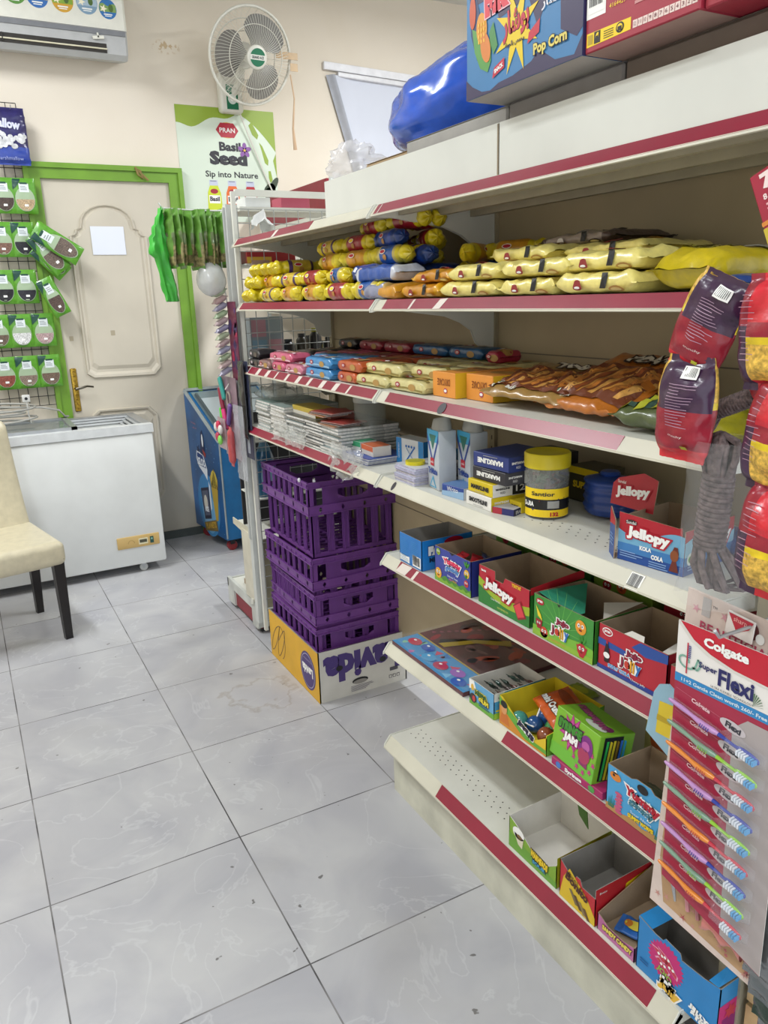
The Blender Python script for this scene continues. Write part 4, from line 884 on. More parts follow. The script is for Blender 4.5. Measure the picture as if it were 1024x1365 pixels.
def leafs(f, x, z, r, c='#3f8f2e', lay=4):
    for a in (0.9, 1.57, 2.2): f.ell(x + r*cos(a)*0.6, z + r*sin(a)*0.6, r*0.6, r*0.2, ink(c), lay, 10, rot=a)

# ---- shelf at 0.755: candy boxes
z5 = 0.766
def a_fa(f, W, H):
    LBL = ink('#3b86c8')
    for c in (0.01, W/2+0.005): f.lines(c, H-0.012, W/2-0.02, 10, 0.0052, LBL, 2); 
    f.rect(0.003, 0.004, W*0.46, 0.022, WHITE, 2); f.lines(0.006, 0.02, W*0.4, 4, 0.0045, ink('#9db3c8'), 3); f.barcode(W*0.60, 0.004, W*0.96, 0.034, 2)
def s_fa(f, D, H):
    f.text('FANTAST', 0.085, 0.052, 0.13, WHITE, 4, h=0.026, bold=0.09, out=ink('#123e86')); f.ell(0.10, 0.068, 0.03, 0.012, CRIM, 2); f.text('Mini', 0.038, 0.027, 0.03, ink('#15304f'), 3, bold=0.04)
cbox('candy_box', 'tall blue printed candy box at the left end of the middle candy shelf', (0.987, 0.397, z5), 0.115, 0.16, 0.082, '#2a78c2', '#1f7cc9', GREYCARD, a_fa, s_fa)
def a_yum(f, W, H):
    f.wave(0, W, 0, lambda a: 0.018 + 0.004*sin(a*160), ink('#4f8a36'), 1, 24); f.wave(0, W, 0, lambda a: 0.009 + 0.003*sin(a*260), ink('#7fae3a'), 2, 24)
    f.poly([(W*0.42, H), (W*0.58, H), (W*0.5, H-0.007)], BLK, 2)
    f.text('Yummy', W*0.5, 0.063, 0.078, ink('#e0305a'), 5, h=0.02, bold=0.06, out=WHITE, outw=0.12, arc=0.05); f.text('gummy', W*0.51, 0.045, 0.06, ink('#4f8ac9'), 5, h=0.013, bold=0.05, out=WHITE, outw=0.1, arc=0.05)
    fruit(f, 0.018, 0.022, 0.014, '#e2a52a'); fruit(f, 0.018, H-0.012, 0.009, '#8fae2e'); fruit(f, W-0.018, 0.03, 0.009, '#c03a3a'); leafs(f, W-0.018, 0.043, 0.009)
    fruit(f, W-0.016, 0.055, 0.011, '#e0b02e'); leafs(f, W-0.016, 0.07, 0.015); f.text('Delicious Treats', W*0.52, 0.027, 0.045, WHITE, 4, h=0.005); f.text('MIX FRUIT', W*0.53, 0.019, 0.035, ink('#e58a5a'), 4, h=0.005)
cbox('candy_box', 'navy blue gummy candy box with cartoon fruit, second from left on the middle candy shelf', (0.989, 0.221, z5), 0.158, 0.15, 0.09, '#39459b', '#2b2f78', CARD, a_yum)
# contents wraps
def wrapper(x, y, z, L, W, T, c, label, rot=(0, 0, 0), name='candy_packet', mat=None, group=None, **k):
    mb = MB(); mb.X = Matrix.Translation((-L/2, 0, -T/2)); top = wrapped(mb, L, W, T, mat or foil(c), seed=x*9+y*5, **k)
    d = k.get('draw')
    return tag(mb.build(name, smooth=60, loc=(x, y, z), rot=rot), label, 'packet', group)
for k, (x, y, c, nm) in enumerate(((1.03, 0.18, '#b3202c', 'small red wrapped candy'), (1.05, 0.13, '#a81c28', 'second red wrapped candy'), (1.09, 0.13, '#1d2f66', 'small dark blue wrapped candy'))):
    wrapper(x, y, z5+0.055, 0.06, 0.03, 0.014, c, nm + ' inside the navy gummy box', rot=(0.3*k, -0.4, 0.7*k))
wrapper(1.055, 0.145, z5+0.028, 0.10, 0.12, 0.05, '#6a4a40', 'brown candy bag lying at the bottom of the navy gummy box')
def jelly_logo(f, cx, cz, w, rot=0.0, lay=4):
    f.text('Jellopy', cx, cz, w*0.96, WHITE, lay+2, h=w*0.27, bold=0.06, rot=rot, out=CRIM, outw=0.11); f.text('Jellopy', cx, cz, w*1.03, ink('#f4ecec'), lay-1, h=w*0.31, bold=0.15, rot=rot)
def a_jel(f, W, H):
    f.wave(0, W, 0, lambda a: 0.064 - 0.05*a - 0.02*sin(a*15), ink('#9db52b'), 1, 16); f.wave(0, W, 0, lambda a: 0.045 - 0.05*a - 0.022*sin(a*15), ink('#2f7c34'), 2, 16)
    jelly_logo(f, W*0.42, H*0.54, W*0.60, -0.12, 5)
    f.text('Sendul', W*0.11, H*0.90, 0.018, WHITE, 4, bold=0.05); f.text('Center Filled Jelly', W*0.36, H*0.25, 0.035, WHITE, 4, h=0.006)
    f.text('WATERMELON', W*0.5, H*0.1, 0.04, ink('#d8df6a'), 4, h=0.0045)
    f.poly([(W*0.70, 0.035), (W*0.84, 0.052), (W*0.95, 0.018), (W*0.80, 0.006)], ink('#8f1f2c'), 4); f.poly([(W*0.72, 0.034), (W*0.83, 0.048), (W*0.92, 0.02), (W*0.80, 0.011)], ink('#d8414a'), 5)
    f.text('TTATTAT', W*0.76, H*0.87, 0.032, YEL, 4, h=0.008, bold=0.05)
cbox('candy_box', 'red and green jelly candy box with watermelon slice on the middle candy shelf', (0.995, 0.039, z5), 0.185, 0.15, 0.092, '#b51f31', '#2f7a32', CARD, a_jel, None,
     prof=[(0, 0.092), (0.062, 0.092), (0.062, 0.072), (0.092, 0.072), (0.098, 0.086), (0.185, 0.086)], side=[(0, 0.086), (0.15, 0.098)],
     extra=lambda t: flap(t, [(0.1868, 0, 0.075), (0.1868, 0.15, 0.085), (0.1868, 0.15, 0.105), (0.1868, 0, 0.092)], M('#b92330', 0.4)))
def jojo_logo(f, cx, cz, w, lay=5):
    f.text('JoJo', cx+w*0.12, cz+w*0.25, w*0.66, ink('#8a1c3a'), lay, h=w*0.25, bold=0.07, out=WHITE, outw=0.12)
    cs = ['#8a1c3a', '#c9402f', '#e0a21f', '#c23a5a', '#2f6fb5']; x = cx - w*0.42
    f.text('Jelly', cx-w*0.02, cz-w*0.12, w*0.98, WHITE, lay, h=w*0.46, bold=0.14)
    for ch, c, ww in (('J', cs[0], .15), ('e', cs[1], .2), ('l', cs[2], .07), ('l', cs[2], .07), ('y', cs[4], .22)):
        f.text(ch, x + w*ww/2, cz - w*(0.12 if ch != 'y' else 0.16), w*ww, ink(c), lay+2, h=w*(0.38 if ch in 'Jl' else (0.26 if ch == 'e' else 0.36)), bold=0.06); x += w*(ww+0.04)
def a_jg(f, W, H):
    f.star(W*0.48, H*0.42, W*0.52, W*0.05, 18, ink('#5fa94a'), 1); f.wave(0, W, 0, lambda a: 0.022 + 0.16*max(0, a-0.07) - (0.9*max(0, a-0.13)**1.5), ink('#7bb83a'), 2, 18)
    f.rect(0, 0, W, 0.012, ink('#8fb83c'), 3)
    jojo_logo(f, W*0.47, H*0.42, W*0.34); f.ell(W*0.12, H*0.86, 0.012, 0.007, CRIM, 3); f.text('pran', W*0.12, H*0.86, 0.016, WHITE, 4, bold=0.05)
    f.poly([(W*0.05, H*0.75), (W*0.09, H*0.5), (W*0.17, H*0.42), (W*0.14, H*0.55)], ink('#e6cf2c'), 4); f.poly([(W*0.05, H*0.42), (W*0.17, H*0.42), (W*0.15, H*0.2), (W*0.08, H*0.2)], ink('#9c1f2b'), 4); fruit(f, W*0.11, H*0.32, 0.009, '#a62330', 5); fruit(f, W*0.2, H*0.16, 0.012, '#c8452c')
    fruit(f, W*0.80, H*0.72, 0.015, '#e3962a'); f.poly([(W*0.74, H*0.30), (W*0.92, H*0.30), (W*0.86, H*0.04), (W*0.80, H*0.04)], ink('#b2232f'), 4); fruit(f, W*0.83, H*0.22, 0.013, '#b8252f', 5); leafs(f, W*0.83, H*0.35, 0.014)
    f.text('Assorted Fruit', W*0.42, H*0.09, 0.05, ink('#d98b3c'), 4, h=0.005); f.poly([(W*0.41, H), (W*0.47, H), (W*0.44, H-0.006)], BLK, 3)
cbox('candy_box', 'green jelly candy box with banana and strawberry faces on the middle candy shelf', (0.989, -0.166, z5), 0.178, 0.14, 0.09, '#3f8f3a', '#3a7f2c', CARD, a_jg, None,
     extra=lambda t: (flap(t, [(0.002, 0.01, 0.091), (0.11, 0.012, 0.075), (0.12, 0.03, 0.08), (0.03, 0.12, 0.096)], M('#2f8a6c', 0.4)), flap(t, [(0.1, 0.10, 0.08), (0.17, 0.03, 0.085), (0.176, 0.13, 0.10)], WCARD)))
def a_jr(f, W, H):
    f.wave(0, W*0.62, 0.048, lambda a: 0.062 - 0.05*a + 0.0, ink('#2b4f9c'), 1, 10); f.poly([(W*0.50, H*0.8), (W*0.62, H*0.98), (W, H*0.99), (W, H*0.80), (W*0.7, H*0.72)], ink('#2b4f9c'), 1)
    f.wave(0, W, 0, lambda a: 0.008 + 0.01*a, ink('#2a3f8f'), 2, 6); jojo_logo(f, W*0.5, H*0.46, W*0.36)
    f.ell(W*0.14, H*0.88, 0.013, 0.008, WHITE, 2); f.ell(W*0.14, H*0.88, 0.011, 0.006, CRIM, 3); f.text('pran', W*0.14, H*0.88, 0.015, WHITE, 4, bold=0.05)
    f.poly([(W*0.13, H*0.62), (W*0.16, H*0.62), (W*0.19, H*0.4), (W*0.18, H*0.2), (W*0.11, H*0.2), (W*0.10, H*0.4)], ink('#261a1c'), 4); f.rect(W*0.13, H*0.62, W*0.16, H*0.68, CRIM, 4); f.ell(W*0.145, H*0.36, 0.008, 0.006, WHITE, 5)
    f.text('FIZZY COLA', W*0.34, H*0.16, 0.055, ink('#4f9ad9'), 4, h=0.007, bold=0.05, out=WHITE, outw=.08); f.text('Chewy Jelly', W*0.62, H*0.10, 0.035, WHITE, 4, h=0.005)
cbox('candy_box', 'red cola jelly candy box beside the green fruit jelly box on the middle candy shelf', (0.995, -0.350, z5), 0.165, 0.14, 0.09, '#b42433', '#8e1c2a', CARD, a_jr, None,
     extra=lambda t: (flap(t, [(0.163, 0.005, 0.088), (0.163, 0.13, 0.096), (0.12, 0.135, 0.09), (0.14, 0.01, 0.082)], WCARD), flap(t, [(0.06, 0.0, 0.089), (0.11, 0.0, 0.089), (0.10, 0.012, 0.096), (0.07, 0.012, 0.096)], WCARD)))
def a_edge(f, W, H): f.text('Sandal', W*0.35, H*0.8, 0.04, WHITE, 4, h=0.009, bold=0.05); f.ell(W*0.3, H*0.3, 0.02, 0.02, ink('#2a3f8f'), 2)
cbox('candy_box', 'red candy box at the near end of the middle candy shelf behind the toothbrush card', (0.995, -0.52, z5), 0.10, 0.13, 0.075, '#b02533', None, CARD, a_edge)
# back row of sealed cartons on the same shelf
def closed_box(name, label, loc, W, D, H, c, art=None, sart=None, tart=None, rz=RZ, rot=None, cat='box', group=None, side=None, top=None, r=0.0012, bottom=None):
    mb = MB(); mb.bbox((0, 0, 0), (W, D, H), M(c, 0.45, var=0.04), r, 1)
    f = Fr(mb, (0, 0, 0), (1, 0, 0), (0, 0, 1)); s = Fr(mb, (W, 0, 0), (0, 1, 0), (0, 0, 1)); tp = Fr(mb, (0, 0, H), (1, 0, 0), (0, 1, 0))
    if bottom: Fr(mb, (0, D, 0), (1, 0, 0), (0, -1, 0)).rect(0.001, 0.001, W-0.001, D-0.001, M(bottom, 0.7), 1)
    if side: s.rect(0.001, 0.001, D-0.001, H-0.001, M(side, 0.45, var=0.03), 1)
    if top: tp.rect(0.001, 0.001, W-0.001, D-0.001, M(top, 0.45, var=0.03), 1)
    if art: art(f, W, H)
    if sart: sart(s, D, H)
    if tart: tart(tp, W, D)
    return tag(mb.build(name, loc=loc, rz=rz, rot=rot), label, cat, group)
def a_gb(seed, red=False):
    def a(f, W, H):
        r = random.Random(seed)
        f.wave(0, W, 0, lambda q: H*0.35 + 0.01*sin(q*60), ink('#6b8f2c' if not red else '#9c1f2b'), 1, 14)
        fruit(f, W*0.25, H*0.62, 0.013, '#a8262e'); fruit(f, W*0.5, H*0.7, 0.014, '#c05a2a'); fruit(f, W*0.8, H*0.35, 0.015, '#b4402c'); f.poly([(W*0.6, H*0.3), (W*0.72, H*0.5), (W*0.8, H*0.25)], ink('#c23a3a'), 3)
    return a
closed_box('candy_carton', 'green sealed candy carton with strawberry faces behind the navy gummy box', (1.19, 0.235, z5), 0.17, 0.13, 0.125, '#5c8a2f', a_gb(1))
closed_box('candy_carton', 'plain green sealed candy carton behind the watermelon jelly box', (1.19, 0.05, z5), 0.17, 0.13, 0.12, '#3f7a26', a_gb(2))
closed_box('candy_carton', 'olive green sealed candy carton behind the green fruit jelly box', (1.19, -0.13, z5), 0.17, 0.14, 0.105, '#7a9a34', a_gb(3))
closed_box('candy_carton', 'red sealed candy carton behind the red cola jelly box', (1.19, -0.33, z5), 0.20, 0.14, 0.11, '#a32331', a_gb(4, True))

# ---- shelf at 0.50: party packs and boxes
z1 = 0.493
mb = MB(); PK = M('#5d1f26', 0.3, var=0.25, scale=14, coat=0.4)
CLR = clear('#cfd6d8', 0.10)
mb.box((0, 0, 0), (0.36, 0.33, 0.012), PK); f = Fr(mb, (0, 0, 0.012), (1, 0, 0), (0, 1, 0))
f.rect(0, 0, 0.36, 0.085, ink('#4f93c4'), 1)
rr = random.Random(21)
for k in range(26): f.star(rr.uniform(0.01, 0.35), rr.uniform(0.01, 0.075), rr.uniform(0.006, 0.02), 0.008, 3, ink(rr.choice(['#7cb8dc', '#c9506a', '#3f76b5', '#8fc4a8', '#b874a8'])), 2, rot=rr.uniform(0, 3))
for x, y, c in ((0.045, 0.05, '#c24356'), (0.10, 0.06, '#3f5fb0'), (0.21, 0.03, '#b83a5c'), (0.27, 0.045, '#9c62b8'), (0.31, 0.02, '#3a62b5'), (0.15, 0.03, '#5aa3d0')): f.ell(x, y, 0.026, 0.018, ink(c), 5, 20); f.ell(x-.008, y+.006, 0.006, 0.004, WHITE, 6, 10)
f.rect(0, 0.085, 0.36, 0.09, ink('#b8a14a'), 3)
for k in range(22): f.ell(rr.uniform(0.02, 0.34), rr.uniform(0.11, 0.31), rr.uniform(0.012, 0.04), rr.uniform(0.008, 0.022), ink(rr.choice(['#8d2026', '#a8432a', '#3d2224', '#7b1c22', '#b8482a', '#8a5f5f'])), 2, 16, rot=rr.uniform(0, 3))
f.poly([(0.09, 0.10), (0.12, 0.10), (0.15, 0.19), (0.22, 0.26), (0.19, 0.28), (0.12, 0.20)], ink('#b59a2c'), 5); f.poly([(0.07, 0.12), (0.09, 0.10), (0.13, 0.20), (0.18, 0.26), (0.16, 0.26)], ink('#1f1a1c'), 5)
for k in range(8): f.text('@', 0.02 + k*0.01, 0.13+0.02*k, 0.012, ink('#b8637a'), 4)
tag(mb.build('party_pack', loc=(0.984, 0.45, z1), rz=RZ), 'flat party decoration pack with balloons picture on the lower candy shelf', 'party pack')
mb = MB(); mb.surf(lambda i, j: (0.37*i - 0.005, 0.34*j, 0.0145 + 0.004*noise.noise(Vector((i*9, j*9, 2))) + (0 if j > 0.03 else -0.012)), 40, 36, CLR)
tag(mb.build('party_pack_film', smooth=70, loc=(0.978, 0.455, z1), rz=RZ), 'crinkled clear plastic film over the party decoration pack', 'plastic film')
def a_t1(f, W, H):
    f.wave(0, W, 0, lambda a: 0.014, ink('#6aa83a'), 1, 4); f.text('MEGA', W*0.5, H*0.62, 0.05, ink('#2b5f2c'), 5, h=0.013, bold=0.08, out=YEL, outw=.1); f.text('GUM', W*0.6, H*0.42, 0.04, ink('#e8d73a'), 5, h=0.013, bold=0.08, out=BLK, outw=.1)
    f.poly([(0, H), (0.02, H), (0.028, H*0.75), (0, H*0.6)], WHITE, 2); f.ell(0.014, H*0.72, 0.006, 0.009, ink('#e0b23a'), 3); f.ell(0.017, H*0.3, 0.014, 0.012, ink('#3a2f2c'), 3); f.ell(0.02, H*0.3, 0.006, 0.008, ink('#c23a3a'), 4); f.lines(W*0.4, 0.018, 0.05, 2, 0.005, ink('#1f4f7f'), 3)
def s_t1(f, D, H): f.rect(0, H-0.02, 0.03, H, ink('#e0d9d9'), 1); f.wave(0.0, D, 0, lambda a: 0.016, ink('#9cc23a'), 1, 4); f.ell(0.02, 0.03, 0.006, 0.015, BLK, 3); f.rect(0.005, H*0.3, 0.05, H*0.36, YEL, 2)
cbox('candy_box', 'small pale blue gum box full of dark packs on the lower candy shelf', (0.984, 0.062, z1), 0.10, 0.155, 0.066, '#64a5cf', '#4f9bc9', WCARD, a_t1, s_t1)
for k in range(12): wrapper(1.0 + (k // 2)*0.022, 0.022 - (k % 2)*0.042, z1+0.045 + 0.004*(k % 3), 0.04, 0.02, 0.009, ['#28453c', '#3a2b2a', '#20362f', '#5e2a24'][k % 4], 'dark green gum pack standing inside the pale blue gum box', rot=(0.9, 0.0, pi/2 + 0.1*(k % 3)), group='gum packs in the pale blue box')
def a_t2(f, W, H):
    f.poly([(0, H), (0.02, H*0.8), (W*0.75, H*0.2), (W, H*0.2), (W, 0), (W*0.6, 0.0), (W*0.3, 0.0), (0.02, H*0.45), (0, H*0.7)], ink('#64a83a'), 1)
    f.wave(0, W, 0, lambda a: 0.05 - 0.5*a if a < 0.09 else 0.005, ink('#cf8a2a'), 2, 12); f.text('JIGGLES', W*0.58, H*0.38, 0.06, ink('#241c3a'), 5, h=0.018, bold=0.08, rot=-0.35, out=WHITE, outw=0.1)
    f.ell(0.018, H*0.62, 0.011, 0.014, ink('#d69a62'), 4); f.ell(0.018, H*0.78, 0.012, 0.009, BLK, 5); f.poly([(0.01, H*0.45), (0.03, H*0.45), (0.04, H*0.1), (0.0, H*0.1)], ink('#c8702a'), 3)
cbox('candy_box', 'yellow and green candy box holding an orange packet on the lower candy shelf', (0.99, -0.052, z1), 0.165, 0.165, 0.072, '#dfbf1f', '#6fae34', M('#e0c92c', 0.5), a_t2, None,
     prof=[(0, 0.072), (0.01, 0.07), (0.06, 0.04), (0.13, 0.022), (0.165, 0.045)], side=[(0, 0.05), (0.165, 0.075)])
for k, (x, y, c, nm) in enumerate(((1.03, -0.13, '#1f4f86', 'blue'), (1.05, -0.17, '#3f8a4a', 'green'), (1.07, -0.12, '#275a9c', 'dark blue'), (1.01, -0.10, '#4a9a8c', 'teal'), (1.02, -0.18, '#8a4a2c', 'brown'), (1.09, -0.16, '#2f6a3a', 'dark green'))):
    mb = MB(); mb.surf(lambda i, j: (0.02*sin(pi*j)*cos(2*pi*i), 0.02*sin(pi*j)*sin(2*pi*i), 0.02*cos(pi*j)), 16, 10, M(c, 0.2, coat=0.4), closed_u=True); mb.tube([(0, 0, 0.018), (0.004, 0.0, 0.045)], 0.002, WHITE, 5)
    tag(mb.build('lollipop', smooth=60, loc=(x, y, z1+0.022 + 0.004*(k % 2)), rot=(0.5*k, 0.3, 0)), '%s round candy pop inside the yellow and green box' % nm, 'candy')
def packet_flat(name, label, L, W, T, mat, loc, rot, draw=None, cat='packet', group=None, **k):
    mb = MB(); mb.X = Matrix.Translation((-L/2, 0, 0)); top = wrapped(mb, L, W, T, mat, **k)
    if draw: draw(Fr(mb, fn=lambda a, b, o: top(a, b - W/2, o + 0.0012)), L, W)
    return tag(mb.build(name, smooth=60, loc=loc, rot=rot), label, cat, group)
def dr_or(f, L, W): f.text('mini Crunch', L*0.5, W*0.3, L*0.7, WHITE, 4, h=0.018, bold=0.05, out=ink('#3a2414'), outw=.06); f.ell(L*0.5, W*0.7, L*0.35, 0.012, ink('#8a3a14'), 2)
packet_flat('candy_packet', 'orange snack packet leaning out of the yellow and green candy box', 0.14, 0.09, 0.025, foil('#c8571c'), (1.08, -0.165, z1+0.055), (0.25, 0, RZ-0.35), dr_or, seed=3)
def a_sj(f, W, H):
    f.wave(0, W, 0, lambda a: H*0.25 + 0.35*a*0.2, ink('#6fb83a'), 1, 6)
    f.star(W*0.42, H*0.66, 0.042, 0.024, 11, ink('#a82a78'), 2); f.star(W*0.42, H*0.66, 0.036, 0.02, 11, ink('#c24a94'), 3)
    f.text('SYRINGE', W*0.37, H*0.74, 0.075, ink('#3f8a2c'), 6, h=0.021, bold=0.08, out=ink('#2a1a2c'), outw=.1); f.text('JAM', W*0.42, H*0.53, 0.045, WHITE, 6, h=0.022, bold=0.08, out=ink('#8a1f5c'), outw=.1)
    f.ell(W*0.76, H*0.6, 0.021, 0.025, ink('#7a2a7c'), 4, 20); f.ell(W*0.75, H*0.42, 0.018, 0.016, ink('#a83a5c'), 5); f.ell(W*0.76, H*0.62, 0.012, 0.01, ink('#b85aa0'), 5); f.poly([(W*0.66, H*0.4), (W*0.84, H*0.4), (W*0.86, H*0.2), (W*0.66, H*0.22)], ink('#8a2f62'), 4)
    for k in range(9): f.star(W*0.75 + 0.03*cos(k*0.7), H*0.36 + 0.028*sin(k*0.7), 0.008, 0.003, 5, ink('#b83a7c'), 3)
def t_sj(f, W, D): f.text('SYRINGE JAM', W*0.45, D*0.45, 0.11, ink('#a84a7c'), 4, h=0.022, bold=0.08, rot=-0.2, out=ink('#4a2a4c'), outw=.06); f.ell(W*0.7, D*0.25, 0.03, 0.012, ink('#c9cfc2'), 3); f.ell(W*0.85, D*0.4, 0.012, 0.012, ink('#7a2a5c'), 3)
def s_sj(f, D, H):
    f.rect(0.012, 0.006, D-0.03, H-0.004, BLK, 3)
    for k, c in enumerate(('#2fae4a', '#d6c22a', '#d6c22a', '#8a6a1a', '#2f6ac2', '#2a9ac2')): f.poly([(0.016+k*0.009, 0.008), (0.022+k*0.009, 0.008), (0.024+k*0.009, H-0.012-0.003*(k % 2)), (0.018+k*0.009, H-0.012)], ink(c), 5)
closed_box('candy_box', 'bright green syringe candy box standing tilted on the lower candy shelf', (0.995, -0.222, z1+0.018), 0.138, 0.09, 0.105, '#7fb82e', a_sj, s_sj, t_sj, rot=(-0.18, 0.0, RZ-0.08))
def a_un(f, W, H): f.text('Syringe', W*0.45, H*0.5, 0.05, WHITE, 3, h=0.012, bold=0.06); f.ell(W*0.15, H*0.5, 0.008, 0.007, ink('#4a7ac2'), 2); f.ell(W*0.8, H*0.5, 0.009, 0.007, ink('#4fa04a'), 2)
closed_box('candy_tray', 'magenta candy tray under the bright green syringe candy box', (0.985, -0.24, z1), 0.15, 0.12, 0.017, '#a82a62', a_un)
def a_yg(f, W, H):
    f.wave(0, W, 0, lambda a: 0.012 + 0.003*sin(a*120), ink('#b58a52'), 1, 20)
    for k in range(9): f.tri = None; f.poly([(0.006+k*0.003 + (0.1 if k > 4 else 0), 0.008), (0.009+k*0.003+(0.1 if k > 4 else 0), 0.008), (0.008+k*0.004+(0.1 if k > 4 else 0), 0.03+0.004*(k % 3))], ink('#2f7a5c'), 2)
    f.text('Yummy', W*0.63, H*0.66, 0.085, CRIM, 6, h=0.024, bold=0.07, rot=-0.10, out=WHITE, outw=.12); f.text('gummy', W*0.62, H*0.47, 0.06, ink('#3f7a8a'), 6, h=0.014, bold=0.05, rot=-0.12, out=WHITE, outw=.1)
    f.text('Sour Neon', W*0.62, H*0.30, 0.05, ink('#dfe9ef'), 4, h=0.006); f.text('GUMMY WORMS', W*0.62, H*0.20, 0.062, YEL, 5, h=0.009, bold=0.06, out=ink('#4a6a2c'), outw=.06)
    f.ell(0.022, H*0.82, 0.014, 0.009, ink('#d6812f'), 3); f.ell(0.018, H*0.84, 0.003, 0.003, BLK, 4); f.poly([(0.015, H*0.88), (0.022, H*0.97), (0.028, H*0.88)], WHITE, 3)
    for k in range(6): f.ell(0.032 + 0.002*(k % 2), H*0.48 - k*0.0075, 0.009, 0.004, ink('#c2577a'), 3, 12)
    f.ell(W*0.62, H*0.93, 0.013, 0.009, BLK, 3)
cbox('candy_box', 'sky blue sour worms candy box near the toothbrush card on the lower candy shelf', (0.98, -0.405, z1), 0.142, 0.115, 0.096, '#4a9fd2', '#3f8fc4', CARD, a_yg, None,
     prof=[(0, 0.096), (0.06, 0.096), (0.072, 0.102), (0.105, 0.102), (0.115, 0.094), (0.142, 0.094)])
wrapper(1.03, -0.46, z1+0.04, 0.07, 0.06, 0.03, '#3a3f2f', 'dark candy bag inside the sky blue worms box')
def a_mk(f, W, H): f.ell(W*0.5, H*0.6, 0.024, 0.026, ink('#c0602a'), 2); f.ell(W*0.4, H*0.68, 0.005, 0.006, WHITE, 3); f.text('MILKITA', W*0.5, H*0.25, W*0.8, ink('#3a8a6a'), 3, bold=.06)
closed_box('candy_carton', 'small beige candy carton with orange monster behind the sky blue worms box', (1.16, -0.33, z1), 0.08, 0.10, 0.10, '#b5a86a', a_mk)
def dr_g(f, L, W): f.ell(L*.5, W*.5, L*.3, W*.25, ink('#b8c22c'), 2)
packet_flat('candy_packet', 'lime green packet lying flat at the back of the lower candy shelf', 0.08, 0.06, 0.01, foil('#8aa82a'), (1.24, -0.05, z1), (0, 0, RZ), dr_g)

# ---- base shelf boxes at 0.19
z0 = 0.191
def a_wh(f, W, H):
    f.wave(0, W, 0, lambda a: 0.04 - 0.15*a, ink('#6ba03a'), 1, 6)
    f.ell(0.036, H*0.66, 0.021, 0.015, WHITE, 3); f.poly([(0.02, H*0.62), (0.055, H*0.6), (0.05, H*0.25), (0.035, H*0.3)], ink('#d8d2b8'), 3); f.ell(0.04, H*0.58, 0.01, 0.005, ink('#7a5a3a'), 4)
    f.text('WARHEADS', W*0.66, H*0.42, 0.06, ink('#e8c82a'), 6, h=0.02, bold=0.08, rot=-0.12, out=BLK, outw=.12); f.text('SOUR', W*0.66, H*0.22, 0.045, ink('#4a9ac2'), 6, h=0.01, bold=0.06, out=BLK, outw=.1)
cbox('candy_box', 'lime green empty candy box with white inside on the bottom shelf', (0.985, -0.10, z0), 0.168, 0.16, 0.082, '#7fa832', '#a8b82a', WCARD, a_wh, None, prof=[(0, 0.082), (0.03, 0.07), (0.08, 0.042), (0.14, 0.038), (0.168, 0.06)], side=[(0, 0.062), (0.16, 0.078)], left=[(0, 0.09), (0.16, 0.082)], back=0.09,
     extra=lambda t: flap(t, [(0.169, 0, 0.055), (0.169, 0.16, 0.065), (0.169, 0.16, 0.088), (0.169, 0, 0.080)], M('#a6bf26', 0.4)))
tag((lambda mb: (mb.prism([(0, 0.0), (0.04, -0.02), (0.05, -0.09), (0.02, -0.07)], (1.10, -0.19, 0.37), (0, -1, 0), (0, 0, 1), 0.002, M('#4a6f2c', 0.4)), Fr(mb, (1.10, -0.19, 0.37), (0, -1, 0), (0, 0, 1)).text('SOUR', 0.026, -0.035, 0.028, YEL, 3, bold=.08, rot=-0.3, out=BLK, outw=.1), mb.build('box_topper'))[-1])(MB()), 'dark green pointed display card sticking up behind the lime green box', 'display card')
def a_bo(f, W, H):
    f.poly([(0, 0.0), (0.012, H*0.6), (0.03, H*0.95), (W*0.78, H*0.55), (W, 0.02), (W, 0)], ink('#d8b82a'), 1); f.text('Bonito', W*0.50, H*0.63, 0.07, ink('#4a2414'), 5, h=0.022, bold=0.05, rot=-0.28); f.text('Bites', W*0.4, H*0.78, 0.03, ink('#4a2414'), 5, rot=-.2)
    for k in range(4): f.poly([(W*0.28+k*0.014, H*0.42-k*0.006), (W*0.36+k*0.014, H*0.44-k*0.006), (W*0.55+k*0.012, H*0.14-k*0.004), (W*0.47+k*0.012, H*0.12-k*0.004)], ink(['#7a6a4a', '#5a4426', '#8c7a50', '#6a4f30'][k]), 3)
def s_bo(f, D, H):
    f.poly([(0.075, H*0.35), (0.085, H*0.78), (D-0.005, H*0.9), (D-0.005, H*0.25)], YEL, 1); f.text('\ufeee\ufe98\ufef4\ufedf\ufeee\ufee7', 0.12, H*0.62, 0.05, BLK, 4, h=0.025, bold=0.03)
    f.text('Bonito', 0.02, H*0.85, 0.02, WHITE, 3)
    for k in range(3): f.poly([(0.03+k*0.009, H*0.2+k*0.008), (0.04+k*0.009, H*0.17+k*0.008), (0.06+k*0.006, H*0.5), (0.05+k*0.006, H*0.53)], ink(['#7a4a24', '#8f7a3c', '#5a3418'][k]), 2)
cbox('candy_box', 'red and yellow biscuit box with Arabic side panel on the bottom shelf', (0.982, -0.282, z0), 0.108, 0.16, 0.092, '#b8242c', '#b8242c', GREYCARD, a_bo, s_bo, prof=[(0, 0.092), (0.03, 0.072), (0.045, 0.072), (0.05, 0.082), (0.062, 0.082), (0.068, 0.068), (0.108, 0.068)], side=[(0, 0.09), (0.16, 0.095)])
def a_pk(f, W, H):
    f.text('SANDY CANDY', W*0.55, H*0.5, W*0.8, ink('#e0d05a'), 5, h=0.012, bold=0.08, out=ink('#5a1f4a'), outw=.1)
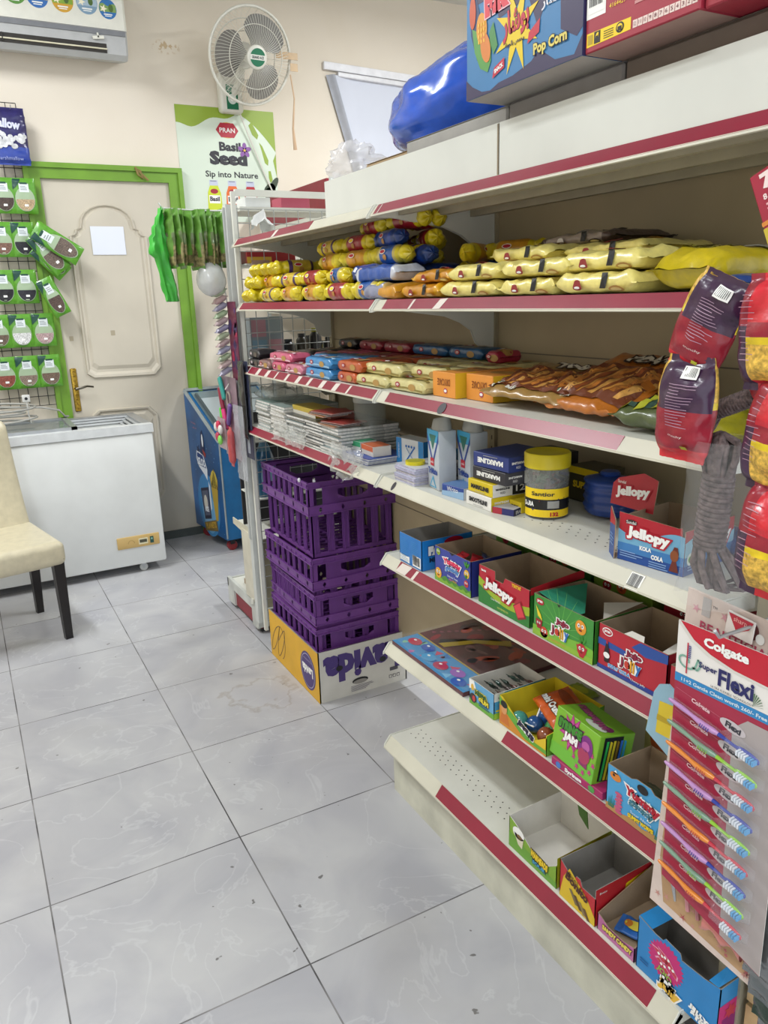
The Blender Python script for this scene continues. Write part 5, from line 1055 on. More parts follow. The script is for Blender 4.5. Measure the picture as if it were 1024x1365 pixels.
cbox('candy_box', 'pink shallow candy tray between the biscuit box and the blue box on the bottom shelf', (0.985, -0.395, z0), 0.10, 0.18, 0.036, '#b86a9a', '#8f5a7a', CARD, a_pk, prof=[(0, 0.04), (0.03, 0.026), (0.07, 0.026), (0.10, 0.034)], back=0.10, side=[(0, 0.034), (0.18, 0.10)], left=[(0, 0.10), (0.18, 0.04)])
def dr_b(f, L, W): f.ell(L*.5, W*.5, L*.3, W*.25, ink('#d8c84a'), 2); f.ell(L*.3, W*.5, L*.12, W*.2, ink('#c87a2a'), 3)
packet_flat('candy_packet', 'small blue candy packet lying in the pink tray', 0.07, 0.05, 0.012, foil('#2f6ab8'), (1.04, -0.445, z0+0.006), (0, 0, RZ+0.4), dr_b)
def a_bl(f, W, H):
    f.star(W*0.37, H*0.60, 0.042, 0.036, 26, ink('#c22a72'), 1)
    PK_ = ink('#e6a8c2')
    for a_, b_, q in ((0.30, 0.66, 0.2), (0.38, 0.68, -0.3), (0.44, 0.56, -0.9), (0.34, 0.5, 0.5)):
        x, z = W*a_, H*b_; p = [(x + 0.012*cos(q+t) - (0.019*sin(q+t) if t else 0), z + 0.014*sin(q+t)) for t in (0.6, 2.2, 3.9, 5.4)]; f.poly(p, PK_, 2); f.poly([(x+(a-x)*0.82, z+(b-z)*0.82) for a, b in p], ink('#c23a4a'), 3); f.ell(x-.003, z+.002, 0.003, 0.003, WHITE, 4, 8); f.ell(x+.005, z+.002, 0.003, 0.003, WHITE, 4, 8)
    f.text('JOJO', W*0.37, H*0.36, 0.035, ink('#8fb84a'), 5, rot=-0.3, bold=0.04)
    f.text('JoJo', W*0.42, H*0.215, 0.035, WHITE, 6, bold=0.1, out=BLK, outw=.1, rot=-.2); f.text('Jelly', W*0.44, H*0.12, 0.05, ink('#e0b23a'), 6, bold=0.1, out=WHITE, outw=.12, rot=-.15)
    f.text('JELLY', W*0.80, H*0.20, 0.045, WHITE, 5, h=0.013, bold=0.1, rot=-.2); f.text('STICK', W*0.84, H*0.09, 0.05, WHITE, 5, h=0.013, bold=0.1, rot=-.2); f.lines(0.01, 0.03, 0.03, 2, 0.006, ink('#1f5a94'), 3)
def s_bl(f, D, H):
    f.poly([(0.0, H*0.0), (D, 0), (D, H*0.70), (0.0, H*0.66)], ink('#c22a78'), 1)
    for k in range(9): f.rect(0.01, 0.006+k*0.004, 0.08, 0.008+k*0.004, ink('#6a2f7a'), 2)
    f.star(0.03, H*0.48, 0.018, 0.009, 7, ink('#c23a4a'), 3)
cbox('candy_box', 'large blue jelly stick box with pink starburst at the near end of the bottom shelf', (0.985, -0.50, z0), 0.185, 0.085, 0.110, '#2880c0', '#2a8ac8', GREYCARD, a_bl, s_bl, prof=[(0, 0.117), (0.04, 0.108), (0.058, 0.108), (0.064, 0.116), (0.098, 0.112), (0.102, 0.10), (0.15, 0.104), (0.185, 0.112)], side=[(0, 0.112), (0.085, 0.117)],
     extra=lambda t: (flap(t, [(0.0, 0.002, 0.117), (0.0, 0.085, 0.117), (0.035, 0.085, 0.112), (0.03, 0.004, 0.108)], M('#2a86c6', 0.4)), flap(t, [(0.18, 0.0, 0.112), (0.186, 0.085, 0.122), (0.165, 0.06, 0.126), (0.160, 0.0, 0.11)], M('#2a86c6', 0.4))))

# ---- shelf at 0.998: school things and the cola box
z4 = 0.9905
def a_ko(f, W, H):
    f.rect(0, 0, W, H*0.42, ink('#1f4a94'), 1); f.wave(0, W, H*0.25, lambda a: H*0.74 - 0.012*sin(a*40) - 0.0*a, ink('#6fa8c9'), 2, 20); f.rect(0, H*0.22, W, H*0.42, ink('#3a78b5'), 3)
    jelly_logo(f, W*0.47, H*0.68, W*0.68, -0.05, 5); f.ell(W*0.2, H*0.93, 0.012, 0.005, ink('#3a2a2a'), 4); f.text('Sandal', W*0.2, H*0.93, 0.02, WHITE, 5)
    f.text('KOLA', W*0.44, H*0.40, 0.024, WHITE, 5, h=0.008, bold=0.06); f.text('COLA', W*0.62, H*0.26, 0.024, WHITE, 5, h=0.009, bold=0.06); f.lines(0.006, H*0.24, 0.05, 3, 0.0042, ink('#7fa0cf'), 5); f.lines(W*0.5, H*0.16, 0.04, 3, 0.0042, ink('#7fa0cf'), 5)
    f.poly([(W*0.86, H*0.62), (W*0.91, H*0.62), (W*0.93, H*0.48), (W*0.90, H*0.3), (W*0.94, H*0.06), (W*0.80, H*0.06), (W*0.84, H*0.3), (W*0.82, H*0.46)], ink('#6a2a1c'), 5); f.ell(W*0.87, H*0.42, 0.008, 0.010, ink('#8a4a24'), 6)
def s_ko(f, D, H):
    f.rect(0, 0, D, H*0.42, ink('#1f4a94'), 1); f.wave(0, D, H*0.25, lambda a: H*0.74 + 0.008*sin(a*40), ink('#8fbfd6'), 2, 16); f.rect(0, H*0.22, D, H*0.42, ink('#3a78b5'), 3); jelly_logo(f, D*0.58, H*0.62, D*0.7, 0.05, 5); f.ell(0.015, H*0.36, 0.009, 0.011, ink('#dfe9e2'), 5); f.ell(0.015, H*0.36, 0.005, 0.006, GRN, 6); f.lines(0.01, H*0.2, 0.06, 2, 0.005, ink('#7fa0cf'), 5); f.text('KOLA', D*0.62, H*0.36, 0.025, WHITE, 5, bold=.06)
kola = cbox('candy_box', 'red and blue cola jelly box open on the school supplies shelf', (1.004, -0.378, z4), 0.132, 0.15, 0.079, '#b01c2c', '#b01c2c', CARD, a_ko, s_ko, rz=RZ+0.14, prof=[(0, 0.088), (0.118, 0.082), (0.125, 0.084)])
mb = MB(); mb.prism([(0, 0), (0.105, 0), (0.105, 0.062), (0.07, 0.07), (0.012, 0.052), (0, 0.04)], (0, 0, 0), (1, 0, 0), (0, 0, 1), 0.0018, M('#b01c2c', 0.4), CARD); f = Fr(mb, (0, 0, 0), (1, 0, 0), (0, 0, 1)); jelly_logo(f, 0.052, 0.03, 0.085, 0.12, 4); f.text('Sandal', 0.022, 0.046, 0.02, WHITE, 4); mb.build('raised_lid', kola, loc=(-0.085, 0.085, 0.072), rot=(-0.15, 0, -0.12))
mb = MB(); mb.prism([(0, 0), (0.04, -0.01), (0.042, 0.075), (0, 0.09)], (0, 0, 0), (0.75, -0.66, 0), (0, 0, 1), 0.0018, M('#1f4a94', 0.4), CARD); f = Fr(mb, (0, 0, 0), (0.75, -0.66, 0), (0, 0, 1)); f.poly([(0, 0.09), (0.042, 0.075), (0.042, 0.065), (0, 0.06)], CRIM, 1); f.lines(0.008, 0.045, 0.028, 4, 0.006, ink('#7fa0cf'), 2); mb.build('side_flap', kola, loc=(-0.034, 0.02, -0.002))
# blue jug behind
t = thing('blue_jug', 'blue plastic moulded jug lying behind the cola jelly box', 'jug', (1.19, -0.165, z4), 0)
mb = MB(); BJ = M('#233f86', 0.3, var=0.08, bump=0.1)
mb.surf(lambda i, j: ((0.046 + 0.002*sin(10*pi*j))*min(1, (j*9)**0.5, ((1-j)*7)**0.5 + 0.05)*cos(2*pi*i)*(1+0.05*abs(cos(6*pi*i))), (0.055 + 0.002*sin(10*pi*j))*min(1, (j*9)**0.5, ((1-j)*7)**0.5 + 0.05)*sin(2*pi*i)*(1+0.05*abs(cos(6*pi*i))), 0.092*j), 48, 24, BJ, closed_u=True); mb.build('body', t, smooth=60)
mb = MB(); mb.lathe([(0.020, 0.090), (0.022, 0.094), (0.018, 0.099), (0, 0.10)], [BJ]*3, 16); mb.build('cap', t, smooth=40)
def blue_spray(mb): mb.X = Matrix.Translation((0, 0, 0)); wrapped(mb, 0.16, 0.07, 0.045, M('#2b55a8', 0.3, var=0.15, bump=0.3, scale=40), p=2.2, wr=0.003, seed=4)
mb = MB(); blue_spray(mb); tag(mb.build('blue_film_pack', smooth=60, loc=(1.20, -0.38, z4+0.0), rz=RZ), 'glossy blue film pack behind the open cola jelly box', 'packet')
# marker boxes
def mk(label, x, y, z, W, D, H, fc, sc, ec, t1, flip, rzz=RZ, num='12', ncol='#e8e8e4', numc=BLK):
    def a(f, W, H): f.text(t1, W*0.5, H*0.5, W*0.72, ink('#e9e9e4') if fc != '#d8bf1c' and fc != '#e4e2dc' else ink('#1d1c20'), 4, h=H*0.36, bold=0.06, flip=flip); f.rect(W*0.3, H*0.82 if flip else H*0.12, W*0.7, H*0.86 if flip else H*0.16, ink('#a8a8a4'), 3)
    def s(f, D, H):
        f.rect(0, 0, D*0.42, H, ink(sc), 2); f.text(t1, D*0.21, H*0.6, D*0.3, WHITE if sc not in ('#e4e2dc',) else BLK, 4, h=H*0.16, bold=0.04, flip=flip); f.text('RED', D*0.21, H*0.3, D*0.1, WHITE if sc not in ('#e4e2dc',) else BLK, 4)
        if num: f.rect(D*0.42, 0, D*0.76, H, ink(ncol), 2); f.text(num, D*0.59, H*0.5, D*0.2, numc, 4, h=H*0.5, bold=0.02, flip=flip)
    return closed_box('marker_box', label, (x, y, z), W, D, H, fc, a, s, rz=rzz, side=ec)
mk('white and yellow marker box at the bottom of the marker box stack', 1.0, 0.098, z4, 0.098, 0.135, 0.031, '#e4e2dc', '#d8bf1c', '#d8bf1c', 'SMOOTHLINE', False, num=None)
mk('yellow marker box second from the bottom of the marker box stack', 1.003, 0.094, z4+0.032, 0.095, 0.13, 0.029, '#d8bf1c', '#e4e2dc', '#d8bf1c', 'MARKLINE', False, ncol='#1c1c20', numc=WHITE)
mk('dark grey marker box third in the marker box stack', 1.01, 0.085, z4+0.062, 0.115, 0.13, 0.029, '#2e2d33', '#4a4a50', '#4a4a50', 'MARKLINE', True, rzz=RZ+0.05)
mk('navy blue marker box topmost in the marker box stack', 1.01, 0.083, z4+0.092, 0.118, 0.135, 0.033, '#2b3a78', '#2b3a78', '#2b3a78', 'MARKLINE', True, rzz=RZ+0.09)
def a_sm(f, W, H): f.rect(0, 0, W*0.45, H, ink('#a82a3a'), 1); f.rect(W*0.45, 0, W, H, ink('#2b2f6a'), 1)
closed_box('eraser_box', 'small red and blue flat box in front of the marker boxes', (1.0, -0.005, z4), 0.055, 0.05, 0.014, '#23264f', a_sm, lambda f, D, H: (f.rect(0, 0, D, H, ink('#23264f'), 1), f.text('ERASER', D*.5, H*.5, D*.7, WHITE, 3)), rz=RZ+0.35, top='#b8b8c0')
closed_box('staple_box', 'small yellow box beside the marker box stack', (1.045, -0.008, z4), 0.04, 0.06, 0.025, '#d2b81c', lambda f, W, H: f.text('BOX', W*.5, H*.5, W*.6, BLK, 3, bold=.05))
for k in range(2): closed_box('school_box', ('black and yellow carton behind the marker box stack' if k else 'dark yellow edged carton at the shelf back behind the marker boxes'), (1.20 + 0.02*k, 0.13 - 0.13*k, z4), 0.10, 0.08, 0.10 - 0.02*k, ['#2c2b26', '#46402a'][k], lambda f, W, H: (f.rect(0, H*0.8, W, H, YEL, 1), f.text('SUPER', W*.5, H*.5, W*.6, YEL, 3, bold=.05)))
# jar of pins with yellow lid
t = thing('craft_jar', 'clear jar with yellow lid full of coloured pieces beside the marker boxes', 'jar', (1.088, -0.082, z4), 0)
mb = MB(); CJ = clear('#c9cdc6', 0.3)
mb.lathe([(0.040, 0.0), (0.046, 0.004), (0.047, 0.02), (0.047, 0.102), (0.044, 0.110), (0.044, 0.118)], [CJ]*5, 32); mb.build('jar_body', t, smooth=40)
mb = MB(); mb.lathe([(0.046, 0.108), (0.0495, 0.110), (0.0495, 0.138), (0.047, 0.141), (0.044, 0.139), (0, 0.139)], [M('#dcc81e', 0.4)]*5, 32); mb.build('lid', t, smooth=40)
mb = MB(); cyl = lambda a, b, k: (0.0475*cos(-3.5 + a/0.0475) + k*cos(-3.5 + a/0.0475), 0.0475*sin(-3.5 + a/0.0475) + k*sin(-3.5 + a/0.0475), b)
def wrap_rect(a0, b0, a1, b1, mat, lay):
    n = 14
    for i in range(n): mb.add([cyl(a0 + (a1-a0)*(i+q)/n, b, lay*0.0004) for q, b in ((0, b0), (1, b0), (1, b1), (0, b1))], [(0, 1, 2, 3)], mat)
wrap_rect(0, 0.006, 0.12, 0.022, YEL, 1); wrap_rect(0, 0.022, 0.12, 0.045, BLK, 1); wrap_rect(0, 0.045, 0.12, 0.068, YEL, 1)
f = Fr(mb, fn=cyl); f.text('Santior', 0.05, 0.057, 0.05, ink('#3a3422'), 5, h=0.009, bold=.03); f.text('DURA', 0.018, 0.034, 0.026, WHITE, 5, h=0.011, bold=.05); f.rect(0.06, 0.026, 0.085, 0.042, ink('#9c9c98'), 5); f.text('132', 0.075, 0.013, 0.018, CRIM, 5, h=0.009, bold=.05)
mb.build('label', t)
mb = MB(); rc = random.Random(3)
for k in range(70):
    a, q = rc.uniform(0, 6.28), 0.04*math.sqrt(rc.random()); z = rc.uniform(0.006, 0.09)
    mb.X = Matrix.Translation((q*cos(a), q*sin(a), z)) @ Matrix.Rotation(rc.uniform(0, 3), 4, 'X') @ Matrix.Rotation(rc.uniform(0, 3), 4, 'Z'); mb.box((-0.012, -0.003, -0.003), (0.012, 0.003, 0.003), M(rc.choice(['#6a1f4a', '#23285f', '#2a4f3a', '#7a1f2a', '#1b2848']), 0.4))
mb.X = Matrix(); o = mb.build('plastic_pieces', t); tag(o, kind='stuff')
# white paper pens cartons
def bott(x, y, lab, rzz):
    t = thing('stationery_tube_box', lab, 'box', (x, y, z4), rzz); SV = M('#b9bfc4', 0.3, var=0.06); W, D, H = 0.064, 0.05, 0.150
    mb = MB(); mb.bbox((0, 0, 0), (W, D, H), SV, 0.004, 2); f = Fr(mb, (0, 0, 0), (1, 0, 0), (0, 0, 1)); B = ink('#1f3f8a'); T_ = ink('#3a9ac2')
    f.rect(0, H-0.03, W, H-0.0, T_, 1); f.poly([(0, H-0.01), (W/2, H-0.075), (W, H-0.01), (W, H-0.025), (W/2, H-0.09), (0, H-0.025)], B, 2); f.poly([(W*0.2, H-0.012), (W*0.8, H-0.012), (W*.5, H-0.05)], ink('#2a6a5a'), 2)
    f.rect(W*.3, H*.40, W*.62, H*.53, CRIM, 3); f.text('cello', W*.46, H*.465, W*.26, WHITE, 4); f.text('TriMate', W*.5, H*.31, W*.8, B, 4, h=0.016, bold=.04); f.poly([(W*.2, 0.005), (W*.8, 0.005), (W*.5, 0.035)], T_, 2); f.poly([(W*.3, 0.008), (W*.7, 0.008), (W*.5, 0.026)], SV, 3)
    mb.build('body', t, smooth=30); mb = MB(); mb.X = Matrix.Translation((W/2, D/2, H)); mb.surf(lambda i, j: ((0.033-0.006*j)*cos(2*pi*i), (0.024 - 0.008*j)*sin(2*pi*i), 0.028*sin(j*pi/2) + 0.006*cos(2*pi*i)*j), 20, 6, M('#9a9a94', 0.5, var=0.1), closed_u=True); mb.build('torn_top', t, smooth=60); return t
bott(1.015, 0.290, 'silver and blue pen box with torn top, left one of the pair', RZ - 0.12); bott(1.06, 0.222, 'silver and blue pen box with torn top, rear right one of the pair', RZ - 0.1)
def s_bp(f, D, H): f.rect(0, 0, D, H, ink('#c9cdd2'), 1); f.poly([(D*.2, H*.1), (D*.6, H*.8), (D*.8, H*.8), (D*.45, H*.1)], ink('#2c2c3a'), 2)
closed_box('pen_pack', 'blue pen carton lying in front of the silver pen boxes', (0.998, 0.198, z4), 0.080, 0.075, 0.028, '#27458f', lambda f, W, H: (f.wave(0, W, 0, lambda a: H*0.4+0.1*a, ink('#8fb0cf'), 1, 6), f.text('Writo', W*.5, H*.7, W*.5, WHITE, 3)), s_bp, rz=RZ+0.12, top='#5f83b5')
closed_box('pen_pack', 'light blue flat pen box leaning behind the blue pen carton', (1.075, 0.205, z4+0.0), 0.07, 0.09, 0.050, '#8fa5c9', None, None, rz=RZ-0.1, top='#5f7fb0')
# papers and notebook stack just right of the bay joint
def book(name, label, W, D, H, cover, loc, rz, group=None, pages='#d2d0cb'):
    mb = MB(); P = M(pages, 0.8, var=0.12, scale=120); mb.bbox((0.001, 0.001, 0.0006), (W-0.001, D-0.001, H-0.0006), P, 0.001, 1)
    C_ = M(cover, 0.4, var=0.05); mb.box((0, 0, H-0.0007), (W, D, H), C_); mb.box((0, 0, 0), (W, D, 0.0007), C_); mb.box((0, D-0.001, 0), (W, D, H), C_)
    return tag(mb.build(name, loc=loc, rz=rz), label, 'notebook', group)
rb = random.Random(9)
zz = z4
for k in range(7):
    h = 0.0065; book('notebook', 'thin lilac edged notebook in the short stack left of the silver pen boxes', 0.105, 0.15, h, ['#cdd0da', '#d9d6c8', '#b9bdd2'][k % 3], (0.985 + rb.uniform(-.003, .003), 0.412 - 0.001*k, zz), RZ + rb.uniform(-0.03, 0.03), 'lilac edged notebooks in the short stack', '#bcb8cc'); zz += h
mb = MB(); mb.lathe([(0.012, 0), (0.026, 0), (0.026, 0.009), (0.012, 0.009), (0.012, 0)], [M('#d6c81c', 0.35)]*4, 24, (0, 0, 0)); mb.lathe([(0.022, 0.009), (0.0, 0.011)], [M('#b5b03a', 0.35)], 20)
tag(mb.build('tape_roll', smooth=40, loc=(1.02, 0.36, zz)), 'yellow roll of tape lying on the short notebook stack', 'tape')
def a_gx(f, W, H):
    f.rect(0, 0, W*0.2, H, ink('#2f86c9'), 2); f.rect(W*0.82, 0, W, H, ink('#2f86c9'), 2); f.poly([(W*.35, H*.15), (W*.4, H*.15), (W*.7, H*.7), (W*.65, H*.7)], ink('#2f6ab8'), 3); f.poly([(W*.65, H*.15), (W*.7, H*.15), (W*.4, H*.65), (W*.36, H*.65)], ink('#8fa8c9'), 3)
    for k in range(4): f.ell(W*(.38+.1*k), H*.72, 0.004, 0.004, ink('#2f6ab8'), 4, 10)
    f.text('GEOMETRY', W*.1, H*.5, H*.6, WHITE, 4, rot=pi/2)
closed_box('geometry_set_box', 'white and blue geometry set box standing behind the tape roll', (1.10, 0.60, z4), 0.13, 0.05, 0.075, '#d4d8dc', a_gx, lambda f, D, H: f.rect(0, 0, D, H, ink('#2a78b5'), 1), rz=RZ+0.1)
closed_box('blue_box', 'small blue box behind the silver pen boxes', (1.12, 0.44, z4), 0.07, 0.05, 0.065, '#2574a8')
closed_box('chalk_box', 'green and white chalk box at the front right of the far notebooks', (1.03, 0.80, z4+0.02), 0.085, 0.06, 0.028, '#d0d4ca', lambda f, W, H: f.rect(0, H*.45, W, H, ink('#3a9a6a'), 1), top='#3f9f72', rz=RZ+0.1)
closed_box('chalk_box', 'orange and white chalk box beside the green chalk box', (1.03, 0.69, z4+0.02), 0.08, 0.06, 0.030, '#cfc8c0', lambda f, W, H: f.rect(0, H*.5, W, H, ink('#c8623a'), 1), top='#c86a44', rz=RZ-0.05)
zz = z4
for k in range(3):
    book('notebook', ['bottom blue covered exercise book under the chalk boxes', 'middle pale exercise book under the chalk boxes', 'top blue exercise book under the chalk boxes'][k], 0.20, 0.14, 0.0065, ['#2f4a9c', '#cfd2d8', '#34529f'][k], (0.995, 0.80 - 0.004*k, zz), RZ+0.03, None, '#c8c8cc'); zz += 0.0066
t = thing('glass_jar', 'tall clear plastic jar with yellow sticky ring near the notebooks', 'jar', (1.12, 0.80, z4), 0)
mb = MB(); mb.lathe([(0.045, 0), (0.05, 0.004), (0.05, 0.155), (0.046, 0.16)], [clear('#aab0ab', 0.3)]*3, 28); mb.build('jar_body', t, smooth=40)
mb = MB(); mb.lathe([(0.0505, 0.155), (0.053, 0.157), (0.053, 0.172), (0.0, 0.176)], [M('#b5b8b2', 0.4, alpha=0.7)]*3, 28); mb.build('lid', t, smooth=40)
mb = MB(); mb.lathe([(0.01, 0.02), (0.032, 0.02), (0.034, 0.04), (0.012, 0.045)], [M('#cfc41c', 0.4)]*3, 20); mb.build('yellow_roll', t, smooth=40)
mb = MB(); f = Fr(mb, fn=lambda a, b, k: ((0.0505+k)*cos(-0.7+a/0.05), (0.0505+k)*sin(-0.7+a/0.05), b))
for i in range(6): f.rect(i*0.004, 0.03, i*0.004+0.004, 0.09, ink('#1f2a5a'), 1)
f.text('stick', 0.012, 0.06, 0.045, WHITE, 4, rot=pi/2); mb.build('label', t)
# notebook stacks of the far bay
GR_N = [('white edged notebook in the leftmost notebook stack of the far bay', 1.50), ('white edged notebook in the second notebook stack of the far bay', 1.34), ('white edged notebook in the third notebook stack of the far bay', 1.18), ('white edged notebook in the fourth notebook stack of the far bay', 1.03), ('white edged notebook in the stack left of the clear plastic jar', 0.90)]
for s, (lab, y) in enumerate(GR_N):
    zz = z4; n = [11, 11, 9, 9, 9][s]
    proto = None
    for k in range(n):
        h = 0.0095; cv = rb.choice(['#8f9b9a', '#c3c2bb', '#4c5152', '#a8b0ac', '#6a706c'])
        if proto is None or k == n-1: o = book('notebook', lab, 0.145, 0.21, h, ['#7f9690', '#86948f', '#4a4c4d', '#5b5a55', '#8b8f8a'][s] if k == n-1 else cv, (0.99, y, zz), RZ, 'notebooks stack ' + ['one', 'two', 'three', 'four', 'five'][s]); proto = proto or o
        else: o = copy_tree(proto)
        o.location = (0.99 + rb.uniform(-0.005, 0.006), y + rb.uniform(-0.006, 0.006), zz); o.rotation_euler = (0, 0, RZ + rb.uniform(-0.04, 0.04)); zz += h + 0.0002
    if s == 2: closed_box('yellow_box', 'yellow and white flat box lying on the third notebook stack', (1.02, y+0.02, zz), 0.20, 0.08, 0.028, '#b9a13c', lambda f, W, H: f.rect(0, 0, W, H*.45, ink('#cfcbbd'), 1))
    if s == 3: closed_box('pink_box', 'dull pink box lying on the fourth notebook stack', (1.07, y+0.02, zz), 0.14, 0.08, 0.022, '#9c5a50', rz=RZ-0.25)
    if s in (3, 4):
        for q in range(3): book('exercise_book', ['orange', 'grey', 'red'][q] + ' covered exercise book lying loose on the ' + ('fourth' if s == 3 else 'last') + ' notebook stack', 0.12, 0.09, 0.004, ['#a8622c', '#3f4244', '#9c3a34'][q], (0.985, y - 0.0 - 0.01*q, zz + (0.0 if s == 4 else 0.0) + q*0.0042) if s == 4 else (0.985, y-0.05-0.01*q, zz + q*0.0042 if False else zz + 0.0225 + q*0.0042), RZ+0.1*q)
for k, (y, lab) in enumerate(((1.28, 'crinkled clear plastic bag hanging over the shelf edge of the far notebooks'), (0.80, 'torn clear plastic wrap drooping below the stack beside the jar'))):
    mb = MB(); mb.surf(lambda i, j: (0.30*i if k == 0 else 0.22*i, (-0.012 - 0.02*noise.noise(Vector((i*8, j*5, k)))) + 0.02*(1-j), 0.065*(1-j) - (0.02 if k else 0.01) - 0.04*k*(1-abs(2*i-1))*j + 0.006*noise.noise(Vector((i*14, j*4, 3)))), 36, 12, clear('#c9cac6', 0.42))
    tag(mb.build('plastic_wrap', smooth=70, loc=(0.975, y, z4), rz=RZ), lab, 'plastic film')
mb = MB(); mb.X = Matrix(); wrapped(mb, 0.20, 0.14, 0.045, clear('#9aa39e', 0.4), p=2.2, wr=0.012, seed=31); tag(mb.build('plastic_bag', smooth=60, loc=(1.06, 1.53, z4+0.108), rz=RZ), 'clear plastic bag lying on top of the leftmost notebook stacks', 'bag')
# ------------------------------------------------------------------ shelf at 1.453: snack rolls and packs
z2 = 1.454
def roll_proto(mid, end, seed, L=0.19, D=0.050, stripe=None):
    mb = MB(); mb.X = Matrix.Translation((-L/2, 0, 0)); me_, mm, st = foil(end), foil(mid), foil(stripe or mid)
    def mt(i, j):
        if j < 0.27 or j > 0.76: return me_
        return st if (j < 0.36 or j > 0.70) else mm
    R = D/2
    prof = [(0, .0), (.004, .42), (.012, .80), (.022, .92), (.034, .72), (.044, .86), (.055, .98)]
    def rad(a):
        e = min(a, L - a)
        for (x0, r0), (x1, r1) in zip(prof, prof[1:]):
            if e <= x1: return r0 + (r1-r0)*(e-x0)/(x1-x0)
        return 1.0
    def fn(i, j):
        a = L*(j if 0.3 < j < 0.7 else (0.3*(j/0.3)**1.0 if j < 0.5 else j)); th = 2*pi*i; e = min(a, L-a); k = max(0, 1 - e/0.05)
        n = noise.noise(Vector((a*60 + seed*5, cos(th)*1.6 + seed, sin(th)*1.6))); r = R*rad(a)*(1 + (0.05 + 0.30*k)*n)
        return (a + 0.010*k*noise.noise(Vector((cos(th)*2, sin(th)*2, seed*3 + a*20))), r*cos(th), max(0.0004, R + r*sin(th)*(0.97)))
    mb.surf(fn, 26, 40, mt, closed_u=True)
    # printed logo wraps the aisle side
    def fn(a, b, k):
        th = b / (D/2); r = D/2 + 0.002 + k; return (a, -r*cos(th), D/2 + r*sin(th))
    f = Fr(mb, fn=fn)
    for q in (0.45,): f.ell(L*q, 0.008, 0.015, 0.006, ink('#e9e3d6'), 1, 12); f.ell(L*q, 0.008, 0.012, 0.004, CRIM if mid != '#9c1f2c' else YEL, 2, 12); f.ell(L*(q+0.06), -0.006, 0.009, 0.007, ink('#b5813a'), 1, 12)
    o = mb.build('snack_roll', smooth=60); return o
RC = {'yellow': ('#c98f1c', '#d6c21f', None), 'red': ('#9c1f2c', '#d6c21f', None), 'blue': ('#1d549c', '#d6c21f', '#c9b560'), 'purple': ('#d0b23a', '#d6c21f', '#4a2f5f'), 'white': ('#8f97b5', '#c9cdd2', '#2f3f7f'), 'deep blue': ('#173f9c', '#1a3a7a', None)}
RP = {}
def roll(c, loc, rot, label, group=None):
    if c not in RP: o = roll_proto(*RC[c][:2], len(RP)*1.7, stripe=RC[c][2]); RP[c] = o
    else: o = RP[c].copy(); COL.objects.link(o)
    o.location = loc; o.rotation_euler = rot; tag(o, label, 'snack roll', group)
    if not group and 'group' in o.keys(): del o['group']
    return o
rows = [[0, ('purple', 'yellow', 'yellow', 'red', 'blue')], [1, ('yellow', 'purple', 'red', 'blue', 'deep blue')], [2, (None, None, 'yellow', 'yellow', 'blue')], [3, (None, None, 'purple', 'red', 'deep blue')], [4, (None, None, None, 'red', 'red')]]
ln = ['bottom', 'second', 'third', 'fourth', 'topmost']; cn = ['leftmost', 'second', 'middle', 'fourth', 'rightmost']
for l, cs in rows:
    for q, c in enumerate(cs):
        if not c: continue
        for d in range(3 - (l+1)//2 if l < 4 else 2):
            cc = c if d == 0 else ['yellow', 'red', 'blue', 'purple'][(q+l+d) % 4]
            x = 1.012 + l*0.026 + d*0.049; y = 1.30 - q*0.185 + (0.05 if l % 2 else 0) - 0.03*(l > 1)
            lab = '%s snack roll, %s layer, %s along the far shelf, %s' % (cc, ln[l], cn[q], ['in front', 'behind the front one', 'near the back panel'][d])
            roll(cc, (x, y, z2 + l*0.044), (0, 0, RZ + random.uniform(-0.16, 0.16)), lab, None)
for k, (y, lz, c) in enumerate(((1.515, 0, 'yellow'), (1.46, 0, 'red'), (1.515, 1, 'red'), (1.455, 1, 'yellow'), (1.41, 1, 'red'), (1.48, 2, 'yellow'), (1.42, 2, 'yellow'), (1.36, 2, 'yellow'), (1.30, 2, 'yellow'), (1.24, 2, 'purple'))):
    roll(c, (1.07 + 0.01*lz, y, z2 + lz*0.044), (0, 0, 0.05*(k % 3)), '%s roll with twisted end facing out, %s layer by the wire grid, %s' % (c, ln[lz], ['leftmost', 'second', 'third', 'fourth', 'rightmost'][(k - (0, 2, 5)[lz])]))
for k, (x, y, l, c) in enumerate(((1.20, 0.50, 2, 'deep blue'), (1.15, 0.44, 1, 'deep blue'), (1.22, 0.36, 3, 'yellow'))):
    roll(c, (x, y, z2 + l*0.0405 - 0.0405*(l > 0)), (0, 0, 0.3*k), '%s snack roll at the bay joint behind the orange packs, %s' % (c, ['far one', 'front one', 'near one'][k]))

for k, (x, y, l, c, rr_, lab) in enumerate(((1.20, 0.62, 2, 'blue', 0.2, 'blue snack roll lying askew in the middle of the pile behind the blue foil pack'),
        (1.12, 0.47, 2, 'deep blue', -0.25, 'deep blue snack roll sloping beside the bay joint, third layer'), (1.24, 0.66, 3, 'red', 0.1, 'red snack roll high at the back of the pile'),
        (1.17, 0.52, 3, 'red', -0.3, 'red snack roll on top of the sloping deep blue one'), (1.27, 0.48, 0, 'yellow', 0.1, 'yellow snack roll at the very back beside the bay joint'),
        (1.27, 0.38, 1, 'blue', 0.5, 'blue snack roll at the back, right of the pile'), (1.27, 0.27, 2, 'yellow', 0.3, 'yellow snack roll behind the upper orange pack'))):
    roll(c, (x, y, z2 + l*0.042), (0, 0, RZ + rr_), lab)

